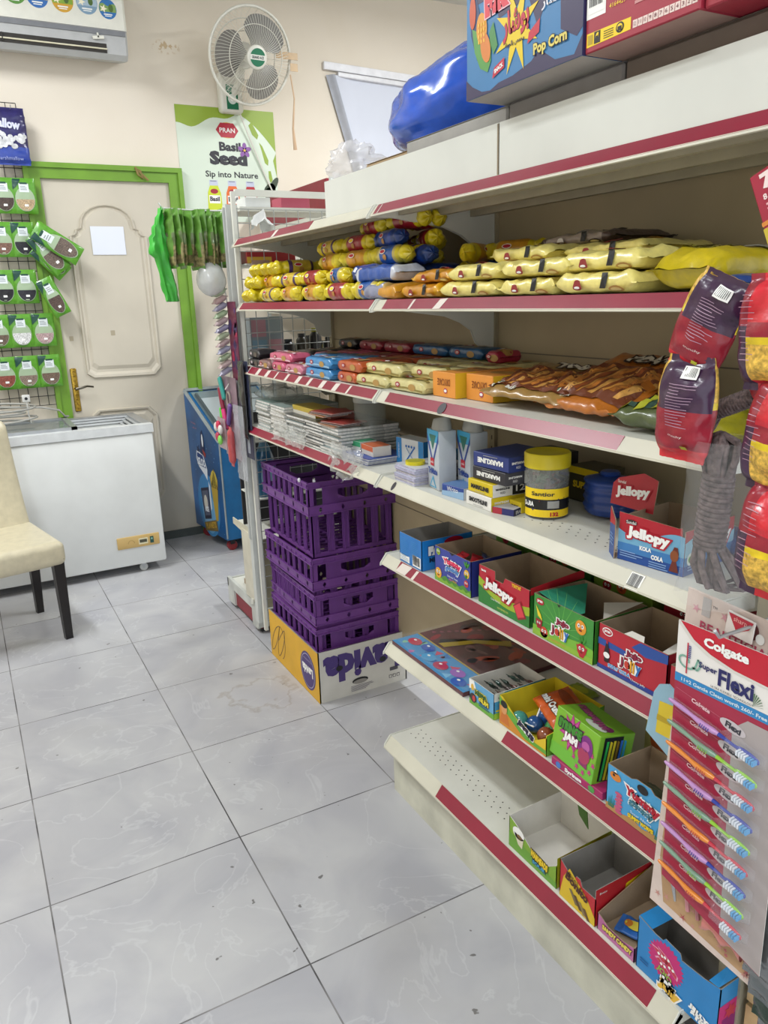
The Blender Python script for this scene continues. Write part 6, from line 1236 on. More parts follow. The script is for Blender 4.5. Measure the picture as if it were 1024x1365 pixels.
def flatpack(label, y0, L, x, W, T, z, c, seed, ends=None, dots=True, rot=0.0, name='biscuit_pack', logo='#8f2a2a', tilt=0.0, pic='#b58a4a', cat='packet'):
    mb = MB(); mt = foil(c); e = foil(ends) if ends else mt
    top = wrapped(mb, L, W, T, lambda i, j: e if (j < 0.12 or j > 0.88) else mt, p=4.2, fin=0.010, finw=0.97, tr=0.018, wr=0.006, seed=seed, ns=30, nt=24, flat=True)
    # prints on the aisle-facing long edge and the top
    def fn(a, b, k):
        zb = 0.0; q = (b / T); th = q*pi - pi/2; yy = -(W/2)*math.copysign(abs(cos(th))**(2/4.2), 1) ; zz = T/2 + (T/2)*math.copysign(abs(sin(th))**(2/4.2), sin(th))
        return (a, yy - 0.0048 - k, zz + (0.003 if zz > T*0.8 else 0))
    f = Fr(mb, fn=fn); tp = Fr(mb, fn=lambda a, b, k: top(a, b, k+0.0015))
    if dots:
        f.rect(L*0.62, T*0.42, L*0.62+0.014, T*0.66, BLK, 3); f.ell(L*0.36, T*0.45, 0.011, T*0.08, ink(logo), 3, 14); f.ell(L*0.36, T*0.45, 0.007, T*0.03, WHITE, 5, 12)
        f.ell(L*0.80, T*0.38, 0.017, T*0.10, ink(pic), 3, 14); f.ell(L*0.80, T*0.38, 0.012, T*0.06, ink('#e0cf8a'), 5, 14); tp.ell(L*0.45, -W*0.28, 0.022, 0.012, ink(logo), 1, 14); tp.ell(L*0.7, -W*0.1, 0.03, 0.02, ink(pic), 1, 14)
    return tag(mb.build(name, smooth=60, loc=(x + W/2, y0, z), rot=(0, tilt, RZ + rot)), label, cat)
PY = '#e8da80'
flatpack('orange biscuit pack at the left end of the bottom yellow pack row', 0.365, 0.185, 0.985, 0.20, 0.033, z2, '#c98a1e', 1, '#d8a01e')
flatpack('pale yellow biscuit pack second in the bottom pack row', 0.19, 0.225, 0.985, 0.22, 0.034, z2, PY, 2)
flatpack('pale yellow biscuit pack third in the bottom pack row', -0.035, 0.175, 0.985, 0.22, 0.033, z2, PY, 3)
flatpack('pale yellow biscuit pack fourth in the bottom pack row', -0.20, 0.205, 0.985, 0.24, 0.037, z2, PY, 4)
flatpack('orange biscuit pack at the left end of the upper yellow pack row', 0.33, 0.185, 1.0, 0.20, 0.031, z2+0.033, '#c98a1e', 5, '#d8a01e')
flatpack('pale yellow biscuit pack in the upper row next to the orange one', 0.165, 0.20, 0.99, 0.22, 0.033, z2+0.034, PY, 6)
flatpack('pale yellow biscuit pack in the middle of the upper pack row', -0.03, 0.21, 0.99, 0.22, 0.033, z2+0.034, PY, 7)
flatpack('puffy pale yellow biscuit pack at the right end of the upper pack row', -0.195, 0.21, 1.0, 0.24, 0.035, z2+0.037, PY, 8)
flatpack('pale yellow biscuit pack in the top row, left one', 0.10, 0.21, 1.06, 0.20, 0.031, z2+0.067, PY, 9)
flatpack('long pale yellow biscuit pack in the top row, right one', -0.10, 0.22, 1.09, 0.20, 0.026, z2+0.067, PY, 10)
flatpack('brown and white biscuit pack lying left on top of the yellow packs', 0.235, 0.26, 1.16, 0.18, 0.026, z2+0.078, '#c2b3a4', 11, '#8a7468', rot=0.12, logo='#4a2a22', pic='#5a3a2a')
flatpack('dark brown striped biscuit pack lying right on top of the yellow packs', 0.03, 0.22, 1.14, 0.18, 0.026, z2+0.094, '#94857c', 12, '#4a3733', logo='#d6d0c8', pic='#2a1c1a')
flatpack('gold biscuit pack at the back behind the orange packs', 0.36, 0.20, 1.15, 0.15, 0.040, z2+0.002, '#a8832c', 13)
flatpack('blue and white foil pack lying on the far snack rolls near the bay joint', 0.62, 0.22, 0.99, 0.10, 0.04, z2+0.045, '#2551a0', 14, '#c9cdd6', rot=0.05, dots=False)
flatpack('silver and blue foil pack on the shelf edge at the bay joint', 0.555, 0.13, 0.98, 0.12, 0.04, z2, '#8a8fa8', 15, '#c5a25a', dots=False)
flatpack('orange yellow foil pack below the blue foil pack at the bay joint', 0.48, 0.12, 0.98, 0.12, 0.036, z2, '#d0921e', 16, dots=False)
t = MB(); top = wrapped(t, 0.33, 0.13, 0.060, foil('#c9b418'), p=3.2, fin=0.015, tr=0.03, wr=0.006, seed=20, ns=34, nt=26); f = Fr(t, fn=lambda a, b, k: top(a, b, k+.0015)); f.rect(0.12, -0.05, 0.2, -0.015, ink('#b9b7b0'), 1); f.lines(0.05, 0.04, 0.2, 4, 0.01, ink('#6f6a1c'), 2)
tag(t.build('large_snack_pack', smooth=60, loc=(0.995, -0.475, z2+0.004), rz=-0.04), 'long bright yellow snack pack pointing backward at the near end of the upper shelf', 'packet')
wrapper(1.03, -0.57, z2+0.012, 0.09, 0.05, 0.022, '#23407f', 'small blue foil pack beneath the long bright yellow pack', rot=(0, 0, 0.2))
# white pouch and pink bag by the grid
mb = MB(); mb.X = Matrix(((0, 1, 0, 0), (0, 0, -1, 0), (-1, 0, 0, 0), (0, 0, 0, 1))); wrapped(mb, 0.15, 0.08, 0.02, clear('#d8b8bc', 0.6), p=2.2, wr=0.003, seed=2); mb.X = Matrix()
for k in range(7): mb.surf(lambda i, j: (0.013*sin(pi*j)*cos(2*pi*i) + (k % 2)*0.022-0.011, 0.01*sin(pi*j)*sin(2*pi*i), 0.013*cos(pi*j) - 0.03 - k*0.016), 10, 6, M('#9c3a44', 0.4), closed_u=True)
tag(mb.build('sweets_pouch', smooth=60, loc=(1.06, 1.545, z2+0.152), rz=0.2), 'clear pouch of red sweets standing against the wire grid', 'pouch')
closed_box('carton', 'small carton with yellow and red edge behind the grid below the top shelf', (1.04, 1.62, 1.60), 0.20, 0.1, 0.045, '#9c2a2c', lambda f, W, H: f.rect(0, 0, W*.5, H*.5, ink('#c9a23a'), 1), rz=0)
mb = MB(); mb.box((1.03, 1.60, 1.59), (1.4, 1.85, 1.598), WHITE_METAL); tag(mb.build('upper_board'), 'white board behind the wire grid carrying the small carton', 'shelf')

# ------------------------------------------------------------------ shelf at 1.235: bricks and cakes
z3 = 1.221
def brick(label, y0, L, x, l, c, band=None, W=0.078, T=0.032, pic='#b08a4a', logo='#a02233', rot=0.0, wr=0.0015, group=None):
    mb = MB(); mt = foil(c)
    top = wrapped(mb, L, W, T, mt, p=5.5, fin=0.005, finw=0.9, tr=0.012, wr=wr, seed=x*7+y0*3+l, ns=16, nt=24, flat=True)
    f = Fr(mb, (0, -W/2-0.0005, 0), (1, 0, 0), (0, 0, 1)); tp = Fr(mb, fn=lambda a, b, k: top(a, b, k+0.001))
    for fr_, hh, o in ((f, T, 0), (tp, W, -W/2)):
        fr_.ell(L*0.3, o+hh*0.55, 0.012, hh*0.22, ink(logo), 2, 14); fr_.ell(L*0.3, o+hh*0.55, 0.008, hh*0.10, WHITE, 3, 12); fr_.ell(L*0.68, o+hh*0.45, 0.018, hh*0.28, ink(pic), 2, 14)
        if band: fr_.poly([(L*0.05, o+hh*0.2), (L*0.5, o+hh*0.3), (L*0.95, o+hh*0.15), (L*0.95, o+hh*0.3), (L*0.5, o+hh*0.45), (L*0.05, o+hh*0.35)], ink(band), 1)
        if fr_ is f: fr_.text('PRAN', L*0.3, o+hh*0.55, 0.014, CRIM, 4)
    return tag(mb.build('biscuit_brick', smooth=50, loc=(x + W/2, y0, z3 + l*T), rz=RZ + rot), label, 'packet', group)
PKc, BLc, ORc, CRc, BKc, RDc = '#c9607c', '#3f86bd', '#b8562a', '#d3c98c', '#29262a', '#8f2c3a'
brick('black biscuit brick beside the wire grid, upper one', 1.53, 0.12, 0.985, 1, BKc, logo='#8a8a8a', pic='#5a5048'); brick('black biscuit brick beside the wire grid, lower one', 1.53, 0.12, 0.985, 0, BKc, logo='#8a8a8a', pic='#5a5048')
brick('brown and white biscuit brick lying before the black bricks', 1.42, 0.12, 0.982, 0, '#8c6a66', '#c9b8b8')
brick('pink biscuit brick on top at the left of the biscuit row', 1.31, 0.19, 0.985, 1, PKc, '#dcb6c0', rot=0.05); brick('pink biscuit brick under the left pink brick', 1.29, 0.12, 0.985, 0, PKc)
brick('pink and white biscuit brick next to the blue bricks', 1.155, 0.15, 0.982, 0, '#c97a90', '#e6ccd2'); brick('small blue biscuit brick behind the top blue brick', 1.10, 0.13, 1.065, 1, BLc)
brick('light blue biscuit brick, upper front one', 0.985, 0.20, 0.985, 1, BLc, '#8fb8d6'); brick('light blue biscuit brick, lower front one', 0.985, 0.20, 0.985, 0, BLc, '#8fb8d6')
brick('orange biscuit brick, upper one between blue and cream', 0.775, 0.16, 1.0, 1, ORc); brick('orange biscuit brick, lower one between blue and cream', 0.775, 0.13, 0.998, 0, ORc)
brick('cream biscuit brick at the front edge, left one', 0.655, 0.19, 1.0, 0, CRc, '#8a7a3a'); brick('cream biscuit brick at the front edge, right one', 0.485, 0.19, 1.012, 0, CRc, '#8a7a3a')
brick('cream biscuit brick in the second layer, left one', 0.635, 0.21, 1.02, 1, CRc, '#8a7a3a'); brick('cream biscuit brick in the second layer, right one', 0.43, 0.17, 1.05, 1, CRc, '#8a7a3a')
brick('cream biscuit brick under the second layer, left', 0.635, 0.21, 1.082, 0, CRc); brick('cream biscuit brick under the second layer, right', 0.43, 0.17, 1.095, 0, CRc)
for r_ in range(3):
    for q, (y0, L, c, nm) in enumerate(((1.33, 0.16, BKc, 'black'), (1.16, 0.15, PKc, 'pink'), (0.98, 0.19, BLc if r_ < 1 else RDc, 'blue' if r_ < 1 else 'red'), (0.78, 0.18, ORc, 'orange'), (0.59, 0.19, CRc, 'cream'), (0.39, 0.18, CRc, 'near cream'))):
        x = 1.092 + r_*0.08 if q < 4 else 1.163 + r_*0.066
        if r_ == 2 and q >= 4 : x = 1.285
        for l in range(2): brick('%s biscuit brick in the field behind the front bricks, %s row, %s one' % (nm, ['first', 'second', 'third'][r_], ['lower', 'upper'][l]), y0, L, x, l, c, W=0.076 if q < 4 else 0.064, group='biscuit bricks in the flat field')
for k, (y0, L, c, nm) in enumerate(((1.30, 0.15, BKc, 'black'), (1.13, 0.17, RDc, 'dark red'), (0.95, 0.17, RDc, 'red'), (0.765, 0.20, '#1d5585', 'dark blue'), (0.56, 0.17, '#1d5585', 'near dark blue'))):
    brick('%s biscuit brick on top of the field near the back panel' % nm, y0, L, 1.255, 2, c)
brick('small red pack between the cream bricks at the back', 0.33, 0.06, 1.22, 2, '#a82a44')
def dry(label, x, y, W, D, rz=RZ):
    def a(f, W, H): f.text('DRYCAKE', W*0.50, H*0.60, W*0.55, ink('#8a4a14'), 3, h=H*0.28, bold=0.02, flip=True); f.ell(W*0.58, H*0.26, 0.008, 0.0065, ink('#a82a5a'), 3); f.ell(W*0.58, H*0.26, 0.006, 0.0035, WHITE, 4)
    def s(f, D, H): f.poly([(0.0, H), (0.06, H), (0.10, H*0.3), (0.08, 0), (0, 0)], ink('#e0b428'), 1)
    def tp(f, W, D):
        f.ell(W*.5, D*.3, W*.35, D*.12, ink('#b5823a'), 1); f.ell(W*.5, D*.62, W*.38, D*.14, ink('#a8742c'), 1); f.text('dry cake', W*.5, D*.82, W*.7, ink('#8a4a14'), 2)
    return closed_box('cake_box', label, (x, y, z3), W, D, 0.060, '#e0923a', a, s, tp, rz=rz)
dry('orange dry cake box, left one of the pair on the biscuit shelf', 1.033, 0.289, 0.100, 0.20)
dry('orange dry cake box, right one of the pair beneath the breadstick bag', 1.055, 0.175, 0.105, 0.23)
closed_box('cake_box', 'orange cake box lying behind the breadstick bags near the back panel', (1.23, 0.06, z3), 0.13, 0.12, 0.055, '#c98438')
def snackbag(name, label, L, W, T, base, loc, rot, draw, seed):
    mb = MB(); mb.X = Matrix.Translation((-L/2, 0, 0)); top = wrapped(mb, L, W, T, base, p=2.3, fin=0.014, tr=0.05, wr=0.006, seed=seed, ns=26, nt=28, flat=True)
    draw(Fr(mb, fn=lambda a, b, k: top(a, b - W/2, k + 0.0015)), L, W)
    return tag(mb.build(name, smooth=60, loc=loc, rot=rot), label, 'bag')
def dsticks(main):
    def d(f, L, W):
        r = random.Random(int(L*1000))
        f.rect(L*0.06, W*0.10, L*0.94, W*0.66, ink('#6a3418'), 1)
        for k in range(11):
            a, b = L*(0.12 + 0.07*k), W*(0.16 + 0.04*(k % 2)); pts = [(a, b), (a+0.012, b), (a+0.05, b+W*0.42), (a+0.036, b+W*0.44)]
            f.poly(pts, M(['#c98a3c', '#b5702c', '#d19a4c', '#8f4a20'][k % 4], 0.4, var=0.25, scale=60), 2)
        f.text(main, L*0.62, W*0.80, L*0.5, ink('#cfc8b8'), 5, h=W*0.16, bold=0.06, out=ink('#2a1810'), outw=0.1, rot=0.05)
        for q in (0.12, 0.2): f.ell(L*q, W*0.14, 0.009, 0.008, ink('#d6d2c0'), 4, 14); f.ell(L*q, W*0.14, 0.006, 0.005, ink('#3a5f3a'), 5, 12)
        f.text('Milk', L*0.35, W*0.10, 0.03, ink('#e0ddd0'), 5, h=0.012, bold=0.05)
    return d
bagA = snackbag('breadstick_bag', 'tan breadstick bag lying over the right cake box', 0.26, 0.20, 0.032, foil('#9c7a42'), (1.125, -0.05, z3+0.036), (0.24, 0.02, RZ+0.10), dsticks('Toast'), 41)
bagB = snackbag('breadstick_bag', 'orange breadstick bag with large white lettering in the middle of the biscuit shelf', 0.25, 0.24, 0.042, foil('#b5691e'), (1.155, -0.215, z3+0.040), (0.34, 0, RZ-0.06), dsticks('TOAST'), 43)
mb = MB(); WF = ink('#cfc8b8')
def dgreen(f, L, W):
    for k in range(4): f.rect(L*(0.08+0.23*k), W*0.06, L*(0.08+0.23*k)+L*0.11, W*0.9, ink('#a8ab2a'), 1)
    for k in range(3): f.rect(L*(0.2+0.23*k), W*0.1, L*(0.2+0.23*k)+L*0.09, W*0.85, ink('#2f4a3f'), 1)
snackbag('wafer_bag', 'clear bag of green and yellow striped wafers right of the breadstick bags', 0.15, 0.19, 0.055, foil('#55603a'), (1.10, -0.405, z3), (0, 0, RZ+0.1), dgreen, 47)
def dyel(f, L, W): f.rect(L*0.2, W*0.7, L*0.9, W*0.85, ink('#e0d68a'), 1); f.text('NOT 15MM', L*.5, W*.77, L*.6, ink('#4a3a14'), 3, h=0.012); f.ell(L*.15, W*.77, 0.009, 0.009, BLK, 2, 14); f.text('ANNI', L*.5, W*.4, L*.6, ink('#8a8a1c'), 3, h=0.03)
snackbag('wafer_bag', 'bright yellow wafer bag near the hanging chip bags', 0.12, 0.16, 0.055, foil('#b5ae24'), (1.075, -0.545, z3), (0, 0, RZ+0.15), dyel, 49)

# ------------------------------------------------------------------ on top of the shelving
def a_pop(f, W, H):
    DP = ink('#3a3354')
    f.poly([(0, 0), (W, 0), (W, 0.03), (0.295, 0.006), (0.25, 0.01), (0.21, 0.035), (0.19, 0.022), (0.14, 0.012), (0.10, 0.010), (0.075, 0.003), (0.05, 0.006), (0.02, 0.02), (0, 0.035)], DP, 1)
    f.poly([(0.205, 0.07), (0.225, 0.10), (0.26, 0.10), (0.262, 0.05), (0.30, 0.03), (W, 0.04), (W, H), (0.02, H), (0.03, 0.15), (0.055, 0.15), (0.09, 0.135), (0.10, 0.11), (0.18, 0.12)], DP, 1)
    f.poly([(0.012, 0.17), (0.016, 0.105), (0.035, 0.06), (0.055, 0.08), (0.045, 0.13), (0.03, 0.17)], ink('#2a3f6a'), 2)
    f.star(0.150, 0.082, 0.072, 0.028, 8, ink('#e6c81c'), 3, rot=0.35, sx=0.85)
    f.text('\ufead\ufe8e\ufeb7\ufeee\ufe91', 0.148, 0.092, 0.072, ink('#c22a3f'), 5, h=0.048, bold=0.04, rot=0.08, out=ink('#4a1a4a'), outw=0.02)
    f.text('\ufe94\ufee8\ufe92\ufea0\ufedf\ufe8e\ufe91 \ufeba\ufee4\ufea4\ufee3', 0.146, 0.062, 0.052, ink('#2a2340'), 5, h=0.010, bold=0.03, rot=0.02)
    f.text('\ufead\ufe8e\ufe98\ufeb3', 0.238, 0.098, 0.045, ink('#e0e0e6'), 5, h=0.020, bold=0.03)
    f.poly([(0.083, 0.020), (0.118, 0.030), (0.118, 0.046), (0.088, 0.036)], ink('#c22a3f'), 5); f.text('SNACK', 0.102, 0.033, 0.026, WHITE, 6, h=0.007, bold=0.05, rot=0.28)
    f.poly([(0.180, 0.050), (0.210, 0.060), (0.212, 0.080), (0.184, 0.066)], ink('#c22a3f'), 4)
    f.text('Pop Corn', 0.238, 0.036, 0.082, ink('#e0cf6a'), 6, h=0.022, bold=0.04, rot=0.03, out=ink('#1d1a30'), outw=0.06)
    f.text('MR', 0.095, 0.140, 0.07, ink('#d83a4a'), 6, h=0.035, bold=0.12, out=ink('#f0c0c8'), outw=0.06, rot=0.05); f.text('CORN', 0.17, 0.150, 0.07, ink('#e0b02a'), 6, h=0.03, bold=0.12, out=ink('#8a1f5a'), outw=0.06)
    f.poly([(0.020, 0.115), (0.028, 0.075), (0.045, 0.045), (0.068, 0.034), (0.078, 0.05), (0.078, 0.09), (0.062, 0.075), (0.05, 0.10)], ink('#5a9a4a'), 3); f.ell(0.050, 0.108, 0.016, 0.026, ink('#e09a2c'), 4, 18, rot=0.1); f.ell(0.062, 0.075, 0.014, 0.026, ink('#d8823a'), 5, 18, rot=0.3)
    f.poly([(0.072, 0.095), (0.085, 0.110), (0.098, 0.07), (0.085, 0.058), (0.078, 0.075)], ink('#4a8a4a'), 4); f.ell(0.022, 0.14, 0.010, 0.026, ink('#c8552a'), 4, 16)
    for k in range(12): f.ell(0.042+0.008*(k % 3), 0.088+0.009*(k//3), 0.002, 0.0035, ink('#f0c24a'), 6, 8)
closed_box('popcorn_carton', 'blue popcorn carton with yellow starburst standing on the shelf top', (0.93, -0.009, 1.811), 0.313, 0.22, 0.31, '#3f7db0', a_pop, lambda f, D, H: f.rect(0, 0, D, H, ink('#35305a'), 1), r=0.002, bottom='#a9a59c')
def a_red(f, W, H):
    f.rect(0.002, 0.046, 0.042, 0.12, WHITE, 1); f.barcode(0.005, 0.052, 0.039, 0.115, 2); f.text('4164429-4', 0.07, 0.052, 0.04, YEL, 3, h=0.006)
    f.poly([(0.004, 0.008), (0.094, 0.010), (0.094, 0.026), (0.004, 0.027)], YEL, 1)
    f.rect(0.007, 0.011, 0.017, 0.024, ink('#b59a1c'), 2); f.rect(0.020, 0.010, 0.033, 0.026, BLK, 2); f.text('f', 0.027, 0.018, 0.006, YEL, 4, h=0.012, bold=0.1); f.ell(0.073, 0.0185, 0.008, 0.007, BLK, 2); f.ell(0.073, 0.0185, 0.0055, 0.005, YEL, 3); f.rect(0.069, 0.014, 0.077, 0.020, BLK, 4)
    for k in range(4): f.rect(0.040, 0.012+k*0.003, 0.060, 0.013+k*0.003, BLK, 2)
    for k in range(12): f.rect(0.098 + k*0.0095, 0.010, 0.1065 + k*0.0095, 0.020, ink('#e6d0c8'), 1); f.text(str(12-k), 0.102 + k*0.0095, 0.015, 0.004, ink('#6a2430'), 3, h=0.005)
    for k in range(7): f.rect(0.10, 0.04+k*0.010, 0.14, 0.044+k*0.010, ink('#c88a8a'), 2)
closed_box('printed_carton', 'red printed carton with barcode right of the popcorn carton on the shelf top', (0.934, -0.3235, 1.811), 0.215, 0.30, 0.28, '#a02c3e', a_red, None, r=0.002, bottom='#a08478')
closed_box('printed_carton', 'second red printed carton at the near end of the shelf top', (0.94, -0.541, 1.811), 0.20, 0.28, 0.26, '#9c2838', None, None, r=0.002)
mb = MB(); BB = M('#1c5ad0', 0.22, var=0.12, bump=0.25, scale=20, coat=0.5)
def blob(i, j):
    th = 2*pi*i; ph = pi*j; nx, ny, nz = sin(ph)*cos(th), sin(ph)*sin(th), cos(ph)
    n = noise.noise(Vector((nx*2.2, ny*2.2, nz*2.2)))*0.12 + noise.noise(Vector((nx*9, ny*9, nz*3)))*0.035
    s = 1 + n; return (0.125*nx*s, 0.245*ny*s, max(-0.075, 0.105*nz*s + 0.045*ny*(1 if ny < 0 else 0.2)*-1))
mb.surf(blob, 56, 36, BB, closed_u=True)
tag(mb.build('blue_plastic_bag', smooth=80, loc=(1.14, 0.33, 1.885), rz=0), 'large shiny blue plastic bag stuffed full on the shelf top', 'bag')
mb = MB(); 
def cb(i, j): n = 1 + 0.5*noise.noise(Vector((i*11, j*9, 4))); return (0.04*sin(pi*j)*cos(2*pi*i)*n, 0.085*sin(pi*j)*sin(2*pi*i)*n, 0.045 + 0.045*cos(pi*j)*n)
mb.surf(cb, 30, 18, clear('#e6e6ea', 0.4), closed_u=True)
tag(mb.build('clear_plastic_bag', smooth=50, loc=(1.04, 0.70, 1.772), rz=0.4), 'crumpled clear plastic bag at the left end of the white header board', 'bag')
mb = MB(); mb.surf(lambda i, j: (0.09*i + 0.02*noise.noise(Vector((i*4, j*4, 7))), 0.08*(j-0.5), 0.10*(1-abs(i-0.35)*1.4)*(1-0.7*abs(j-0.5)) + 0.02*noise.noise(Vector((i*5, j*6, 1)))), 14, 12, M('#c9cac8', 0.8))
tag(mb.build('tissue_sheet', smooth=30, loc=(1.03, 1.50, 1.683)), 'crumpled white tissue at the far end of the top shelf', 'tissue')
closed_box('tissue_box', 'white tissue box rear of the crumpled tissue under the poster bottles', (1.05, 1.62, 1.80), 0.10, 0.10, 0.036, '#d6d8d6', None, None, rz=0)
mb = MB(); mb.box((1.02, 1.60, 1.785), (1.42, 1.80, 1.80), WHITE_METAL); tag(mb.build('top_board'), 'white board at the top of the end unit carrying the tissue box', 'shelf')
closed_box('pink_dispenser_box', 'dull pink box beside the white tissue box at the top of the end unit', (1.21, 1.66, 1.80), 0.12, 0.10, 0.045, '#a8485c', None, None, rz=0)

# ------------------------------------------------------------------ purple crates and printed carton
PUR = M('#6b3a84', 0.42, var=0.10, scale=12); PUD = M('#5f3178', 0.45, var=0.08)
def crate_wall(mb, o, u, wd, style):
    o, u = Vector(o), Vector(u); v = Vector((0, 0, 1)); n = u.cross(v)
    def bx(a0, b0, a1, b1, d0=0.0, d1=0.004, m=PUR):
        q = [o + u*a + v*b + n*d for a, b, d in ((a0,b0,d0),(a1,b0,d0),(a1,b1,d0),(a0,b1,d0),(a0,b0,-d1),(a1,b0,-d1),(a1,b1,-d1),(a0,b1,-d1))]
        mb.add([tuple(p) for p in q], [(0,1,2,3),(5,4,7,6),(0,4,5,1),(1,5,6,2),(2,6,7,3),(3,7,4,0)], m)
    bx(0, 0.262, wd, 0.28, 0.0); bx(-0.003, 0.276, wd+0.003, 0.281, 0.004); bx(-0.003, 0.258, wd+0.003, 0.262, 0.004)
    for k in range(int(wd/0.045)+1): bx(k*0.045, 0.262, k*0.045+0.002, 0.277, 0.003)
    # window row with handle
    hx = wd/2
    if style == 0:
        bx(0, 0.19, 0.02, 0.262); bx(wd-0.02, 0.19, wd, 0.262)
        bx(0.055, 0.19, 0.115, 0.262, m=PUD); bx(wd-0.115, 0.19, wd-0.055, 0.262, m=PUD)
        bx(0.115, 0.19, wd-0.115, 0.212, m=PUD); bx(0.115, 0.247, wd-0.115, 0.262, m=PUD)
        for k in range(6): a = 0.115 + 0.004*k; bx(a, 0.212, a+0.004, 0.225 - k*0.002); bx(wd-a-0.004, 0.212, wd-a, 0.225 - k*0.002)
    else:
        nb = int(wd/0.052)
        for k in range(nb+1): a = k*(wd-0.022)/nb; bx(a, 0.19, a+0.022, 0.262, m=PUD); bx(a+0.009, 0.19, a+0.012, 0.262, 0.003)
    # middle band with diamond holes
    m = 0.165; bx(-0.004, m+0.027, wd+0.004, m+0.031, 0.006); bx(-0.004, m-0.004, wd+0.004, m, 0.006); 
    nd = max(3, int(round(wd/0.085))); seg = wd/nd
    for k in range(nd):
        c = (k+0.5)*seg; h = 0.008
        q = [(k*seg, m), ((k+1)*seg, m), ((k+1)*seg, m+0.027), (k*seg, m+0.027)]; dm = [(c, m+0.002), (c+h, m+0.0135), (c, m+0.025), (c-h, m+0.0135)]
        P = [o + u*a + v*b + n*0.003 for a, b in q+dm] ; N_ = len(P); P2 = [p - n*0.005 for p in P]
        fs = [(0,1,5,4),(1,2,6,5),(2,3,7,6),(3,0,4,7)] if False else [(0,1,4),(1,5,4),(1,2,5),(2,6,5),(2,3,6),(3,7,6),(3,0,7),(0,4,7)]
        mb.add([tuple(p) for p in P+P2], fs + [tuple(i+N_ for i in f)[::-1] for f in fs], PUR)
    # lower slats
    s = 0.012; ws = wd - 2*s; nb = max(4, int(round(ws/0.062)))
    for k in range(nb+1):
        a = s + k*(ws-0.028)/nb; bx(a, 0.014, a+0.028, m, -s, s+0.004, PUD); bx(a+0.006, 0.014, a+0.008, m, -s+0.003, s); bx(a+0.02, 0.014, a+0.022, m, -s+0.003, s)
    bx(s, 0.0, wd-s, 0.016, -s, s+0.004); 
def crate(label, loc, rz=0.0):
    t = thing('plastic_crate', label, 'crate', loc, rz); W, D = 0.352, 0.46
    for nm, o, u, wd, st in (('front_wall', (0, 0, 0), (1, 0, 0), W, 0), ('side_wall', (0, D, 0), (0, -1, 0), D, 1), ('back_wall', (W, D, 0), (-1, 0, 0), W, 0), ('side_wall', (W, 0, 0), (0, 1, 0), D, 1)):
        mb = MB(); crate_wall(mb, o, u, wd, st); mb.build(nm, t)
    mb = MB(); s = 0.013
    for k in range(9): mb.box((s+k*0.038, s, 0.002), (s+k*0.038+0.012, D-s, 0.006), PUD)
    for k in range(12): mb.box((s, s+k*0.038, 0.004), (W-s, s+k*0.038+0.012, 0.009), PUD)
    mb.build('base_grid', t); return t
cr = [crate('topmost purple plastic crate of the stack, standing full height', (1.012, 1.085, 0.5605)), crate('second purple plastic crate from the top of the stack', (1.010, 1.082, 0.2795), 0.01),
      crate('third purple plastic crate from the top, nested in the stack', (1.016, 1.088, 0.139), -0.01), crate('lowest purple plastic crate sunk into the white and yellow carton', (1.014, 1.085, 0.004), 0.0)]
mb = MB()
for x, y in ((0.03, 0.010), (0.12, 0.010), (-0.006, 0.06)): mb.surf(lambda i, j: (x + 0.006*sin(pi*j)*cos(2*pi*i), y + 0.006*sin(pi*j)*sin(2*pi*i), 0.283 + 0.008*cos(pi*j)), 10, 6, ink('#e0e0e4'), closed_u=True)
mb.build('white_tie', cr[0], smooth=60)
t = thing('printed_carton', 'white and yellow upside down lettered carton under the purple crates', 'carton', (1.0, 1.058, 0)); W, D, H = 0.375, 0.505, 0.205
mb = MB(); WC = M('#cdcac2', 0.6, var=0.06, scale=9); YC = M('#dba92c', 0.55, var=0.06, scale=8)
f, s = carton(mb, W, D, H, WC, WC, GREYCARD, th=0.005)
mb.prism([(0, 0), (D, 0), (D, H), (0, H)], (-0.0008, D, 0), (0, -1, 0), (0, 0, 1), 0.0006, YC); l = Fr(mb, (-0.0008, D, 0), (0, -1, 0), (0, 0, 1))
PN = ink('#453272'); f.text('Lavida', 0.185, 0.125, 0.33, PN, 3, h=0.115, bold=0.06, flip=True)
f.ell(0.17, 0.052, 0.034, 0.013, BLK, 3, 20); f.ell(0.17, 0.048, 0.03, 0.009, ink('#8d8983'), 4, 20); f.ell(0.085, 0.125, 0.014, 0.011, BLK, 5, 16); f.ell(0.27, 0.115, 0.014, 0.011, BLK, 5, 16)
f.rect(0.30, 0.055, 0.335, 0.07, ink('#4a4650'), 3); 
for k in range(3): f.rect(0.295 + k*0.017, 0.025, 0.308 + k*0.017, 0.038, ink('#4a4650'), 3); f.rect(0.297 + k*0.017, 0.027, 0.306 + k*0.017, 0.036, WC, 4)
f.lines(0.13, 0.035, 0.10, 5, 0.005, ink('#7a7680'), 3); f.rect(0.345, 0.075, 0.355, 0.10, PN, 3)
l.ell(0.405, 0.095, 0.072, 0.078, PN, 2, 32); l.ell(0.405, 0.095, 0.064, 0.07, ink('#b8b4c9'), 3, 32); l.ell(0.405, 0.095, 0.061, 0.067, PN, 4, 32); l.text('Lavida', 0.405, 0.098, 0.10, WHITE, 6, h=0.038, bold=0.05, flip=True); l.text('Premium Bananas', 0.405, 0.14, 0.07, ink('#b8b4c9'), 5, flip=True)
RB_ = ink('#6a4f2c')
pts = [(0.06 + 0.09*sin(k*0.2)*cos(k*0.07)+0.04, 0.10 + 0.07*sin(k*0.29)) for k in range(60)]
